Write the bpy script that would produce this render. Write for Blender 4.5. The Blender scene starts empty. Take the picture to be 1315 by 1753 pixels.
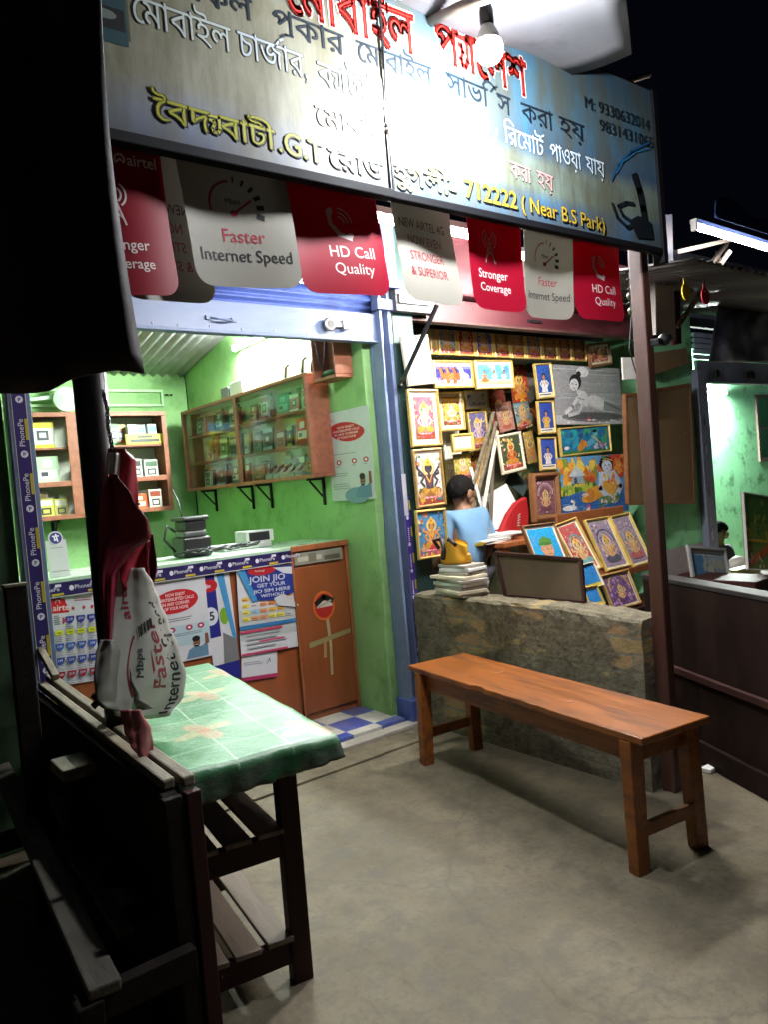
import bpy, bmesh, math, random
from mathutils import Vector, Matrix
from mathutils.geometry import delaunay_2d_cdt
import numpy as np
R = math.radians
scene = bpy.context.scene
col = scene.collection

# ------------------------------------------------------------------ camera, night sky, exposure
IW, IH, FOC = 1315.0, 1753.0, 1300.0
CAM = Vector((0, 0, 1.5))
_yaw, _pitch, _roll = R(52.6), R(-2.0), R(4.9)
FWD = Vector((math.cos(_yaw)*math.cos(_pitch), math.sin(_yaw)*math.cos(_pitch), math.sin(_pitch)))
_r0 = Vector((math.sin(_yaw), -math.cos(_yaw), 0)); _u0 = _r0.cross(FWD)
RGT = math.cos(_roll)*_r0 - math.sin(_roll)*_u0
UPV = math.sin(_roll)*_r0 + math.cos(_roll)*_u0
cd = bpy.data.cameras.new('camera'); cam = bpy.data.objects.new('camera', cd); col.objects.link(cam)
cam.matrix_world = Matrix(((RGT.x, UPV.x, -FWD.x, CAM.x), (RGT.y, UPV.y, -FWD.y, CAM.y), (RGT.z, UPV.z, -FWD.z, CAM.z), (0, 0, 0, 1)))
cd.sensor_fit = 'VERTICAL'; cd.sensor_height = 36.0; cd.lens = FOC/IH*36.0
cd.clip_start = 0.05; cd.clip_end = 500
scene.camera = cam
world = bpy.data.worlds.new('World'); scene.world = world; world.use_nodes = True
bg = world.node_tree.nodes['Background']
bg.inputs['Color'].default_value = (0.20, 0.24, 0.55, 1); bg.inputs['Strength'].default_value = 0.0025
scene.view_settings.view_transform = 'Standard'
scene.view_settings.look = 'None'
scene.view_settings.exposure = 1.0
scene.view_settings.gamma = 1.0
scene.cycles.max_bounces = 7
scene.cycles.sample_clamp_indirect = 6.0

def P(u, v, x=None, y=None, z=None):
    """the point of a real plane (x, y or z constant) seen at a pixel of the photograph"""
    d = FWD + RGT*((u-IW/2)/FOC) + UPV*((IH/2-v)/FOC)
    ax, val = (0, x) if x is not None else (1, y) if y is not None else (2, z)
    return CAM + d*((val-CAM[ax])/d[ax])

# ------------------------------------------------------------------ materials
MATS = {}
def lin(h):
    if not isinstance(h, str): return tuple(h)[:3]
    h = h.lstrip('#')
    if len(h) == 3: h = ''.join(c*2 for c in h)
    c = [int(h[i:i+2], 16)/255 for i in (0, 2, 4)]
    return tuple(x/12.92 if x <= .04045 else ((x+.055)/1.055)**2.4 for x in c)
def new_mat(name):
    m = bpy.data.materials.new(name); m.use_nodes = True
    nt = m.node_tree; return m, nt, nt.nodes['Principled BSDF']
def mx(nt, fac, a, b, mode='MIX'):
    n = nt.nodes.new('ShaderNodeMix'); n.data_type = 'RGBA'; n.blend_type = mode
    for s, v in ((n.inputs[0], fac), (n.inputs[6], a), (n.inputs[7], b)):
        if hasattr(v, 'is_linked'): nt.links.new(v, s)
        else: s.default_value = v if not isinstance(v, tuple) else (*v[:3], 1)
    return n.outputs[2]
def noise(nt, scale, detail=5, rough=.6, stretch=(1, 1, 1), space='Object', out='Fac'):
    tc = nt.nodes.new('ShaderNodeTexCoord'); mp = nt.nodes.new('ShaderNodeMapping')
    mp.inputs['Scale'].default_value = stretch
    nt.links.new(tc.outputs[space], mp.inputs[0])
    n = nt.nodes.new('ShaderNodeTexNoise'); n.inputs['Scale'].default_value = scale
    n.inputs['Detail'].default_value = detail; n.inputs['Roughness'].default_value = rough
    nt.links.new(mp.outputs[0], n.inputs['Vector'])
    return n.outputs[out]
def ramp(nt, fac, *stops):
    r = nt.nodes.new('ShaderNodeValToRGB'); e = r.color_ramp.elements
    while len(e) < len(stops): e.new(.5)
    for el, (p, c) in zip(e, stops):
        el.position = p; el.color = (c, c, c, 1) if not isinstance(c, tuple) else (*c, 1)
    nt.links.new(fac, r.inputs[0]); return r.outputs[0]
def bump(nt, b, h, strength=.3, dist=.01):
    n = nt.nodes.new('ShaderNodeBump'); n.inputs['Strength'].default_value = strength; n.inputs['Distance'].default_value = dist
    nt.links.new(h, n.inputs['Height']); nt.links.new(n.outputs[0], b.inputs['Normal'])
def M(name, c, rough=.6, metal=0., var=.2, scale=6., stain=None, stain_amt=.0, stain_scale=2.5, stretch=(1, 1, 1), bmp=.15, fine=60., spec=.5, coat=0.):
    """painted, woody or dusty surface: mottled colour, worn patches in a second colour, uneven gloss, fine bump"""
    if name in MATS: return MATS[name]
    m, nt, b = new_mat(name); c = lin(c)
    f = noise(nt, scale, 6, .62, stretch)
    lo = tuple(x*(1-var) for x in c); hi = tuple(min(1, x*(1+var)) for x in c)
    o = mx(nt, ramp(nt, f, (.3, 0.), (.7, 1.)), lo, hi)
    if stain is not None:
        g = noise(nt, stain_scale, 8, .7, stretch)
        o = mx(nt, ramp(nt, g, (1-stain_amt-.13, 0.), (1-stain_amt+.04, 1.)), o, lin(stain))
    nt.links.new(o, b.inputs['Base Color'])
    h = noise(nt, fine, 4, .7, stretch)
    rr = nt.nodes.new('ShaderNodeMapRange'); rr.inputs[3].default_value = max(.04, rough-.13); rr.inputs[4].default_value = min(1, rough+.13)
    nt.links.new(f, rr.inputs[0]); nt.links.new(rr.outputs[0], b.inputs['Roughness'])
    b.inputs['Metallic'].default_value = metal; b.inputs['Specular IOR Level'].default_value = spec
    b.inputs['Coat Weight'].default_value = coat
    if bmp: bump(nt, b, h, bmp, .004)
    MATS[name] = m; return m
def pic_ink(c):
    """glossy chromolitho colour: each tone broken up by fine brushwork of a paler and a darker neighbour"""
    k = 'print_'+c.lstrip('#')
    if k in MATS: return MATS[k]
    m, nt, b = new_mat(k); l = lin(c); g = sum(l)/3
    l = tuple(min(.8, (x*.97+.012)) for x in l)
    f = noise(nt, 55, 6, .75); f2 = noise(nt, 23, 5, .7)
    o = mx(nt, ramp(nt, f, (.34, 0.), (.66, 1.)), tuple(x*.74 for x in l), tuple(min(1, x*1.22+.01) for x in l))
    o = mx(nt, ramp(nt, f2, (.56, 0.), (.70, .28)), o, (min(.8, l[2]*.8+.12), min(.8, l[0]*.7+.1), min(.8, l[1]*.9+.1)))
    nt.links.new(o, b.inputs['Base Color']); b.inputs['Roughness'].default_value = .25
    MATS[k] = m; return m
def ink(c, rough=.45):
    """printed colour: faintly uneven"""
    c = c if isinstance(c, str) else '#%02x%02x%02x' % tuple(int(255*x) for x in c)
    k = 'ink_' + c.lstrip('#') + ('' if rough == .45 else '_%d' % int(rough*100))
    if k in MATS: return MATS[k]
    m, nt, b = new_mat(k); l = lin(c)
    f = noise(nt, 14, 5, .65)
    o = mx(nt, f, tuple(x*.84 for x in l), tuple(min(1, x*1.1+.004) for x in l))
    nt.links.new(o, b.inputs['Base Color']); b.inputs['Roughness'].default_value = rough
    MATS[k] = m; return m
def glow(name, c, s):
    if name in MATS: return MATS[name]
    m, nt, b = new_mat(name)
    b.inputs['Base Color'].default_value = (.8, .8, .8, 1)
    b.inputs['Emission Color'].default_value = (*c, 1); b.inputs['Emission Strength'].default_value = s
    MATS[name] = m; return m
def glass(name='clear_glass', tint=(.9, .97, .93), gl=.09, rough=.06):
    if name in MATS: return MATS[name]
    m = bpy.data.materials.new(name); m.use_nodes = True; nt = m.node_tree; nt.nodes.clear()
    o = nt.nodes.new('ShaderNodeOutputMaterial'); t = nt.nodes.new('ShaderNodeBsdfTransparent'); g = nt.nodes.new('ShaderNodeBsdfGlossy')
    t.inputs[0].default_value = (*tint, 1); g.inputs['Roughness'].default_value = rough
    x = nt.nodes.new('ShaderNodeMixShader'); f = noise(nt, 3, 4)
    mr = nt.nodes.new('ShaderNodeMapRange'); mr.inputs[3].default_value = gl*.5; mr.inputs[4].default_value = gl*1.6
    nt.links.new(f, mr.inputs[0]); nt.links.new(mr.outputs[0], x.inputs[0])
    nt.links.new(t.outputs[0], x.inputs[1]); nt.links.new(g.outputs[0], x.inputs[2]); nt.links.new(x.outputs[0], o.inputs[0])
    MATS[name] = m; return m

# ------------------------------------------------------------------ objects
WM = {}
def tag(o, label=None, cat=None, group=None, kind=None):
    for k, v in (('label', label), ('category', cat), ('group', group), ('kind', kind)):
        if v: o[k] = v
    return o
def thing(name, label, cat, loc=(0, 0, 0), rz=0., group=None):
    o = bpy.data.objects.new(name, None); col.objects.link(o); o.empty_display_size = .1
    o.location = loc; o.rotation_euler = (0, 0, rz)
    WM[o.name] = Matrix.Translation(Vector(loc)) @ Matrix.Rotation(rz, 4, 'Z')
    return tag(o, label, cat, group)
def copy_tree(o, parent=None):
    c = o.copy(); col.objects.link(c)
    if parent: c.parent = parent
    WM[c.name] = WM.get(o.name, Matrix())
    for ch in [x for x in scene.objects if x.parent == o]: copy_tree(ch, c)
    return c
class MB:
    """collects shapes, each with a material, and links them as ONE mesh object"""
    def __init__(s, mat=None): s.v = []; s.f = []; s.m = []; s.mats = []; s.mat = mat
    def mi(s, mat):
        mat = mat or s.mat
        if mat not in s.mats: s.mats.append(mat)
        return s.mats.index(mat)
    def add(s, vs, fs, mat=None):
        b = len(s.v); i = s.mi(mat)
        s.v += [tuple(x) for x in vs]
        for f in fs: s.f.append([b+k for k in f]); s.m.append(i)
        return s
    def hexa(s, p, mat=None):
        return s.add(p, [(0, 3, 2, 1), (4, 5, 6, 7), (0, 1, 5, 4), (1, 2, 6, 5), (2, 3, 7, 6), (3, 0, 4, 7)], mat)
    def box(s, x0, x1, y0, y1, z0, z1, mat=None):
        return s.hexa([(x0, y0, z0), (x1, y0, z0), (x1, y1, z0), (x0, y1, z0), (x0, y0, z1), (x1, y0, z1), (x1, y1, z1), (x0, y1, z1)], mat)
    def bar(s, p, q, w, h, mat=None, up=(0, 0, 1), w2=None, h2=None):
        p, q = Vector(p), Vector(q); d = (q-p).normalized(); a = d.cross(Vector(up))
        if a.length < 1e-4: a = d.cross(Vector((0, 1, 0)))
        a.normalize(); b = a.cross(d); w2 = w2 or w; h2 = h2 or h
        return s.hexa([p-a*w/2-b*h/2, p+a*w/2-b*h/2, q+a*w2/2-b*h2/2, q-a*w2/2-b*h2/2,
                       p-a*w/2+b*h/2, p+a*w/2+b*h/2, q+a*w2/2+b*h2/2, q-a*w2/2+b*h2/2], mat)
    def tube(s, pts, r, mat=None, n=10, cap=True):
        pts = [Vector(p) for p in pts]; rs = r if isinstance(r, (list, tuple)) else [r]*len(pts)
        vs = []; fs = []; a = None
        for i, p in enumerate(pts):
            d = (pts[min(i+1, len(pts)-1)]-pts[max(i-1, 0)]).normalized()
            a = (a - d*a.dot(d)) if a is not None else d.orthogonal()
            a.normalize(); b = d.cross(a)
            for k in range(n):
                t = 2*math.pi*k/n; vs.append(p+(a*math.cos(t)+b*math.sin(t))*rs[i])
        for i in range(len(pts)-1):
            for k in range(n):
                k2 = (k+1) % n; fs.append((i*n+k, i*n+k2, (i+1)*n+k2, (i+1)*n+k))
        if cap: fs += [tuple(range(n))[::-1], tuple(range((len(pts)-1)*n, len(pts)*n))]
        return s.add(vs, fs, mat)
    def lathe(s, prof, o, mat=None, n=20, axis=(0, 0, 1)):
        z = Vector(axis).normalized(); a = z.orthogonal().normalized(); b = z.cross(a); o = Vector(o); vs = []; fs = []
        for r, h in prof:
            for k in range(n):
                t = 2*math.pi*k/n; vs.append(o+z*h+(a*math.cos(t)+b*math.sin(t))*max(r, 1e-4))
        for i in range(len(prof)-1):
            for k in range(n): fs.append((i*n+k, i*n+(k+1) % n, (i+1)*n+(k+1) % n, (i+1)*n+k))
        fs += [tuple(range(n))[::-1], tuple(range((len(prof)-1)*n, len(prof)*n))]
        return s.add(vs, fs, mat)
    def ball(s, c, r, mat=None, n=14, m=9, rot=None):
        r = (r, r, r) if not isinstance(r, (tuple, list)) else r; c = Vector(c); vs = []; fs = []
        for i in range(m+1):
            t = math.pi*i/m
            for k in range(n):
                p = 2*math.pi*k/n; q = Vector((r[0]*math.sin(t)*math.cos(p), r[1]*math.sin(t)*math.sin(p), r[2]*math.cos(t)))
                vs.append(c+(rot @ q if rot else q))
        for i in range(m):
            for k in range(n): fs.append((i*n+k, (i+1)*n+k, (i+1)*n+(k+1) % n, i*n+(k+1) % n))
        return s.add(vs, fs, mat)
    def prism(s, pts, ext, mat=None):
        n = len(pts); e = Vector(ext); a = [Vector(p) for p in pts]
        return s.add(a+[p+e for p in a], [tuple(range(n))[::-1], tuple(range(n, 2*n))]+[(i, (i+1) % n, n+(i+1) % n, n+i) for i in range(n)], mat)
    def grid(s, fn, nu, nv, mat=None):
        vs = [fn(i/nu, j/nv) for j in range(nv+1) for i in range(nu+1)]
        return s.add(vs, [(j*(nu+1)+i, j*(nu+1)+i+1, (j+1)*(nu+1)+i+1, (j+1)*(nu+1)+i) for j in range(nv) for i in range(nu)], mat)
    def build(s, name, parent=None, local=False, smooth=False, bevel=0., solid=0., label=None, cat=None, group=None, kind=None):
        me = bpy.data.meshes.new(name); vs = s.v
        o = bpy.data.objects.new(name, me); col.objects.link(o)
        mw = Matrix()
        if parent: mw = WM.get(parent.name, Matrix()); o.parent = parent
        if not local and parent:
            iv = mw.inverted(); vs = [tuple(iv @ Vector(p)) for p in vs]
        if not parent and not local and vs:      # a thing that is one mesh: its origin at its base
            lo = np.array(vs).min(0); hi = np.array(vs).max(0); c = Vector(((lo[0]+hi[0])/2, (lo[1]+hi[1])/2, lo[2]))
            o.location = c; vs = [tuple(Vector(p)-c) for p in vs]; mw = Matrix.Translation(c)
        me.from_pydata(vs, [], s.f)
        for m in s.mats: me.materials.append(m)
        me.polygons.foreach_set('material_index', s.m)
        bm = bmesh.new(); bm.from_mesh(me); bmesh.ops.remove_doubles(bm, verts=bm.verts, dist=1e-6) if smooth else None
        if not solid: bmesh.ops.recalc_face_normals(bm, faces=bm.faces)
        bm.to_mesh(me); bm.free()
        if smooth: me.polygons.foreach_set('use_smooth', [True]*len(me.polygons))
        if solid:
            d = o.modifiers.new('s', 'SOLIDIFY'); d.thickness = solid; d.offset = 0
        if bevel:
            d = o.modifiers.new('b', 'BEVEL'); d.width = bevel; d.segments = 2; d.limit_method = 'ANGLE'
        WM[o.name] = mw
        return tag(o, label, cat, group, kind)

# ------------------------------------------------------------------ lettering and flat prints
_glyphs = {}
def contours(s):
    if s in _glyphs: return _glyphs[s]
    c = bpy.data.curves.new('lettering', 'FONT'); c.body = s; c.size = 1; c.fill_mode = 'NONE'; c.resolution_u = 3
    o = bpy.data.objects.new('lettering', c); col.objects.link(o)
    me = bpy.data.meshes.new_from_object(o.evaluated_get(bpy.context.evaluated_depsgraph_get()))
    v = [x.co.to_2d() for x in me.vertices]; nx = {}
    for e in me.edges:
        a, b = e.vertices; nx.setdefault(a, []).append(b); nx.setdefault(b, []).append(a)
    seen = set(); loops = []
    for a in range(len(v)):
        if a in seen or a not in nx: continue
        lp = [a]; seen.add(a)
        # vertex order along a font outline is its index order: keeps the winding
        cur = a+1 if a+1 in nx[a] else nx[a][0]
        while cur not in seen:
            lp.append(cur); seen.add(cur)
            n = [q for q in nx[cur] if q not in seen]
            if not n: break
            cur = n[0]
        if len(lp) > 2: loops.append([v[i] for i in lp])
    bpy.data.objects.remove(o); bpy.data.curves.remove(c); bpy.data.meshes.remove(me)
    vs = []; es = []
    for l in loops:
        b = len(vs); vs += l; es += [(b+i, b+(i+1) % len(l)) for i in range(len(l))]
    tris = []; ov = []
    if vs:
        ov, oe, of, _, _, _ = delaunay_2d_cdt(vs, es, [], 0, 1e-6)
        cx = np.array([[sum(ov[i][k] for i in t)/3 for k in (0, 1)] for t in of]); w = np.zeros(len(of))
        for l in loops:
            a = np.array([tuple(q) for q in l]); b = np.roll(a, -1, 0)
            for (x0, y0), (x1, y1) in zip(a, b):
                side = (x1-x0)*(cx[:, 1]-y0)-(cx[:, 0]-x0)*(y1-y0)
                w += ((y0 <= cx[:, 1]) & (y1 > cx[:, 1]) & (side > 0)).astype(int)-((y0 > cx[:, 1]) & (y1 <= cx[:, 1]) & (side < 0)).astype(int)
        tris = [tuple(t) for t, k in zip(of, w) if k != 0]
    width = max((q[0] for l in loops for q in l), default=.3)
    _glyphs[s] = ([tuple(q) for q in ov], tris, [[tuple(q) for q in l] for l in loops], width); return _glyphs[s]
def ribbon(pts, w, closed):
    vs = []; fs = []; n = len(pts)
    for i in range(n if closed else n-1):
        a = Vector(pts[i]); b = Vector(pts[(i+1) % n]); d = b-a
        if d.length < 1e-7: continue
        d.normalize(); p = Vector((-d.y, d.x))*w; e = d*w*.6; k = len(vs)
        vs += [tuple(a-e-p), tuple(b+e-p), tuple(b+e+p), tuple(a-e+p)]; fs.append((k, k+1, k+2, k+3))
    return vs, fs
class Art:
    """a flat print: paper and inked shapes in thin layers, mapped onto a real sheet"""
    def __init__(s, w, h, paper=None, back=None, th=.002): s.w, s.h = w, h; s.items = []; s.k = 1; s.paper = paper; s.back = back; s.th = th
    def raw(s, vs, fs, c, k=None): s.items.append((vs, fs, c, s.k if k is None else k)); return s
    def up(s): s.k += 1; return s
    def poly(s, pts, c): s.raw(pts, [tuple(range(len(pts)))], c); return s.up()
    def rect(s, x0, y0, x1, y1, c, n=1):
        if n == 1: return s.poly([(x0, y0), (x1, y0), (x1, y1), (x0, y1)], c)
        vs = [(x0+(x1-x0)*i/n, y0+(y1-y0)*j/n) for j in range(n+1) for i in range(n+1)]
        s.raw(vs, [(j*(n+1)+i, j*(n+1)+i+1, (j+1)*(n+1)+i+1, (j+1)*(n+1)+i) for j in range(n) for i in range(n)], c); return s.up()
    def ell(s, cx, cy, rx, ry, c, n=18, rot=0., a0=0, a1=360):
        ca, sa = math.cos(rot), math.sin(rot); pts = []
        for i in range(n if a1-a0 == 360 else n+1):
            t = R(a0+(a1-a0)*i/n); x, y = rx*math.cos(t), ry*math.sin(t); pts.append((cx+x*ca-y*sa, cy+x*sa+y*ca))
        return s.poly(pts, c)
    def line(s, pts, w, c, closed=False):
        v, f = ribbon(pts, w/2, closed); s.raw(v, f, c); return s.up()
    def arc(s, cx, cy, r, a0, a1, w, c, n=16): return s.line([(cx+r*math.cos(R(a0+(a1-a0)*i/n)), cy+r*math.sin(R(a0+(a1-a0)*i/n))) for i in range(n+1)], w, c)
    def text(s, t, x, y, size, c, fit=None, align='l', bold=0., out=None, outw=.03, shear=0., slope=0., mirror=False, bot=None):
        """t may hold ~y (ya-phala), ~r (ra-phala) and ~R (reph), strokes the plain letters lack"""
        segs = []; adv = 0.
        import re
        for tk in re.split(r'(~[yrR])', t):
            if not tk: continue
            if tk == '~y':
                segs.append(('s', [(adv+.0, .40), (adv+.10, .40), (adv+.13, .30), (adv+.05, .16), (adv+.08, .06), (adv+.20, .05), (adv+.27, .16), (adv+.27, .56)], .028)); segs.append(('s', [(adv-.03, .54), (adv+.30, .54)], .028)); adv += .29
            elif tk == '~r': segs.append(('s', [(adv-.50, -.13), (adv-.33, -.03), (adv-.1, -.01)], .033))
            elif tk == '~R': segs.append(('s', [(adv-.28, .58), (adv-.1, .76), (adv+.06, .84)], .035))
            else:
                ov, tr, lp, w = contours(tk.rstrip(' ')) if tk.strip() else ([], [], [], 0)
                segs.append(('g', adv, ov, tr, lp)); adv += w+.26*(len(tk)-len(tk.rstrip(' ')))+(.0 if any('\u0980' <= ch <= '\u09ff' for ch in tk) else .02)
        sx = size if fit is None else fit/max(adv, 1e-6); sy = size; W = adv*sx
        x0 = x-(W if align == 'r' else W/2 if align == 'c' else 0)
        def tr_(p):
            px, py = p[0]*sx, p[1]*sy
            if mirror: px = W-px
            return (x0+px+py*shear, y+py+px*slope)
        asp = sx/sy
        def lay(extra, c):
            for g in segs:
                if g[0] == 's':
                    v, f = ribbon(g[1], g[2]+extra, False); s.raw([tr_(p) for p in v], f, c)
                else:
                    if g[2]: s.raw([tr_((p[0]+g[1], p[1])) for p in g[2]], g[3], c)
                    if extra:
                        for l in g[4]:
                            v, f = ribbon(l, extra, True); s.raw([tr_((p[0]+g[1], p[1])) for p in v], f, c)
            s.up()
        if bot: # drop shadow lettering printed under
            x0 += bot[1]; y += bot[2]; lay(outw, bot[0]); x0 -= bot[1]; y -= bot[2]
        if out: lay(outw+bold, out)
        lay(bold, c); return s
    def map(s, fn, mb, eps=.00005, rough=.45, base=.0006):
        for vs, fs, c, k in s.items:
            mb.add([fn(x, y, base+k*eps) for x, y in vs], fs, ink(c, rough) if not isinstance(c, bpy.types.Material) else c)
    def build(s, name, o, ux, uy, parent=None, eps=.00009, bend=None, grid=(1, 1), rough=.45, outline=None, mb=None, **kw):
        """o: lower left corner; ux, uy: unit vectors of the sheet; bend(x, y) pushes the sheet along its normal"""
        o, ux, uy = Vector(o), Vector(ux).normalized(), Vector(uy).normalized(); n = ux.cross(uy).normalized()
        b = bend or (lambda x, y: 0.)
        fn = lambda x, y, d: o+ux*x+uy*y+n*(d+b(x, y))
        own = mb is None; mb = mb or MB()
        if s.paper:
            pm = ink(s.paper, rough) if isinstance(s.paper, str) else s.paper
            bk = ink(s.back, rough) if s.back else pm
            if outline:
                mb.add([fn(x, y, 0) for x, y in outline], [tuple(range(len(outline)))], pm)
                mb.add([fn(x, y, -s.th) for x, y in outline], [tuple(range(len(outline)))[::-1]], bk)
            else:
                mb.grid(lambda a, c: fn(a*s.w, c*s.h, 0), grid[0], grid[1], pm); mb.grid(lambda a, c: fn((1-a)*s.w, c*s.h, -s.th), grid[0], grid[1], bk)
        s.map(fn, mb, eps, rough)
        if own:
            kw.setdefault('solid', 0)
            return build_raw(mb, name, parent, **kw)
        return mb
def build_raw(mb, name, parent=None, **kw):
    """prints keep the facing they were laid with"""
    return mb.build(name, parent, **{k: v for k, v in kw.items() if k != 'solid'})
# ------------------------------------------------------------------ shared surfaces
FY = 3.72            # the shop fronts
SY = 1.92            # the signboard
m_floor = None
def floor_material():
    m, nt, b = new_mat('worn_concrete')
    a = noise(nt, 1.3, 9, .68); g = noise(nt, 9, 8, .7); k = noise(nt, 46, 6, .75)
    o = mx(nt, ramp(nt, a, (.32, 0.), (.66, 1.)), (.080, .061, .034), (.185, .152, .100))
    o = mx(nt, ramp(nt, g, (.38, 0.), (.54, 1.)), mx(nt, .62, o, (.05, .04, .024)), o)
    o = mx(nt, ramp(nt, k, (.33, 0.), (.47, 1.)), mx(nt, .5, o, (.04, .032, .02)), o)
    v = nt.nodes.new('ShaderNodeTexVoronoi'); v.feature = 'DISTANCE_TO_EDGE'; v.inputs['Scale'].default_value = .75
    tc = nt.nodes.new('ShaderNodeTexCoord'); dd = nt.nodes.new('ShaderNodeMix'); dd.data_type = 'RGBA'; dd.inputs[0].default_value = .22
    nt.links.new(tc.outputs['Object'], dd.inputs[6]); nt.links.new(noise(nt, 2.2, 6, .7, out='Color'), dd.inputs[7]); nt.links.new(dd.outputs[2], v.inputs['Vector'])
    cr = ramp(nt, v.outputs['Distance'], (.0, 0.), (.006, 1.))
    o = mx(nt, cr, mx(nt, .4, o, (.05, .04, .03)), o)
    sc_ = noise(nt, 16, 7, .75, (1, .22, 1)); o = mx(nt, ramp(nt, sc_, (.32, 0.), (.44, 1.)), mx(nt, .4, o, (.04, .032, .022)), o)
    o = mx(nt, ramp(nt, noise(nt, 120, 3, .6), (.66, 0.), (.74, .5)), o, (.26, .22, .16))
    nt.links.new(o, b.inputs['Base Color'])
    nt.links.new(ramp(nt, g, (.3, .62), (.7, .9)), b.inputs['Roughness']); bump(nt, b, k, .35, .006)
    return m
m_floor = floor_material()
m_green = M('green_limewash', (.25, .46, .17), .7, var=.16, scale=3, stain=(.14, .28, .09), stain_amt=.36, stain_scale=2.6, bmp=.3, fine=35)
m_green2 = M('mint_limewash', (.24, .62, .32), .7, var=.12, scale=3, stain=(.06, .20, .08), stain_amt=.34, stain_scale=5, bmp=.3, fine=35)
m_greendark = M('dark_green_paint', (.018, .05, .045), .55, var=.35, stain=(.05, .10, .13), stain_amt=.32, stain_scale=4)
m_blue = M('blue_shutter_paint', (.14, .185, .31), .42, var=.12, stain=(.19, .23, .32), stain_amt=.36, stain_scale=5, stretch=(.5, 1, 2), bmp=.12)
m_bluedk = M('deep_blue_paint', (.06, .10, .33), .5, var=.25, stain=(.03, .04, .10), stain_amt=.35)
m_maroon = M('maroon_shutter_paint', (.055, .010, .014), .5, var=.2, stain=(.16, .04, .05), stain_amt=.35, stretch=(.6, 1, 2))
m_grey = M('grey_shutter_paint', (.17, .19, .27), .5, var=.2, stain=(.07, .07, .09), stain_amt=.35)
m_steel = M('worn_steel', (.42, .42, .42), .38, .8, .2, stain=(.12, .09, .07), stain_amt=.3)
m_black = M('black_iron', (.008, .008, .009), .4, 0, .3, stain=(.025, .02, .018), stain_amt=.22, stain_scale=6, spec=.35)
m_bplastic = M('black_plastic', (.014, .014, .016), .4, 0, .2)
m_bench = M('red_oxide_wood', (.255, .075, .012), .38, 0, .34, 5, stain=(.095, .032, .016), stain_amt=.38, stain_scale=4, stretch=(5, .55, 5), bmp=.35, fine=30)
m_tick = M('brown_polished_wood', (.30, .095, .032), .42, 0, .3, 5, stain=(.12, .04, .02), stain_amt=.3, stretch=(4, 4, .6), bmp=.2)
m_cabin = M('cabinet_wood', (.27, .09, .045), .45, 0, .3, 6, stain=(.16, .06, .03), stain_amt=.3, stretch=(3, .5, 3), bmp=.2)
m_dkwood = M('dark_weathered_wood', (.015, .011, .009), .75, 0, .4, 5, stain=(.035, .03, .024), stain_amt=.26, stain_scale=4, stretch=(5, .6, 5), bmp=.5, fine=30, spec=.12)
m_palewood = M('pale_worn_wood', (.17, .14, .095), .75, 0, .35, 5, stain=(.06, .05, .04), stain_amt=.36, stain_scale=7, stretch=(5, .6, 5), bmp=.5, fine=30)
m_slat = M('brown_slat_wood', (.20, .15, .115), .7, 0, .3, 5, stain=(.06, .045, .04), stain_amt=.34, stretch=(6, .5, 6), bmp=.4, fine=30)
m_maroonwood = M('maroon_wood', (.034, .011, .009), .6, 0, .3, 5, spec=.2, stain=(.02, .012, .012), stain_amt=.3, stretch=(4, 4, .6), bmp=.3)
m_post = M('rust_red_post_paint', (.055, .017, .010), .55, 0, .3, 5, stain=(.06, .03, .025), stain_amt=.4, stain_scale=4, stretch=(3, 3, .5), bmp=.3)
m_gilt = M('gilt_moulding', (.66, .46, .13), .35, .35, .2, 20)
m_gilt2 = M('antique_gilt_moulding', (.46, .29, .10), .42, .3, .3, 20)
m_cream = M('cream_moulding', (.74, .66, .50), .5, 0, .12, 12)
m_bwood = M('brown_moulding', (.20, .085, .035), .45, 0, .25, 12)
m_board = M('brown_hardboard', (.17, .105, .050), .8, 0, .12, 8, stain=(.11, .07, .04), stain_amt=.25)
m_card = M('grey_cardboard', (.36, .33, .29), .8, 0, .2, 6, stain=(.20, .17, .14), stain_amt=.3)
m_white = M('white_plastic', (.74, .74, .72), .4, 0, .05)
m_paper = M('white_paper', (.76, .76, .74), .6, 0, .06)
m_tin = M('galvanised_tin', (.30, .31, .31), .45, .55, .25, 4, stain=(.13, .10, .08), stain_amt=.34, stain_scale=3)
m_tin2 = M('rusty_grey_tin', (.075, .072, .088), .6, .3, .3, 4, stain=(.09, .07, .07), stain_amt=.4, stain_scale=3)
m_bamboo = M('old_bamboo', (.10, .075, .055), .65, 0, .3, 8, stretch=(2, 2, .5))
m_tarp = M('black_tarpaulin', (.010, .009, .011), .62, 0, .5, 2.5, stain=(.028, .011, .012), stain_amt=.4, stain_scale=1.6, bmp=.4, fine=18)
m_wire = M('dark_cable', (.02, .02, .02), .5)
m_skin = M('brown_skin', (.22, .105, .06), .5, 0, .1, 20)
m_hair = M('black_hair', (.006, .005, .005), .8, 0, .3, 50, bmp=.8, fine=120, spec=.12)
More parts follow.
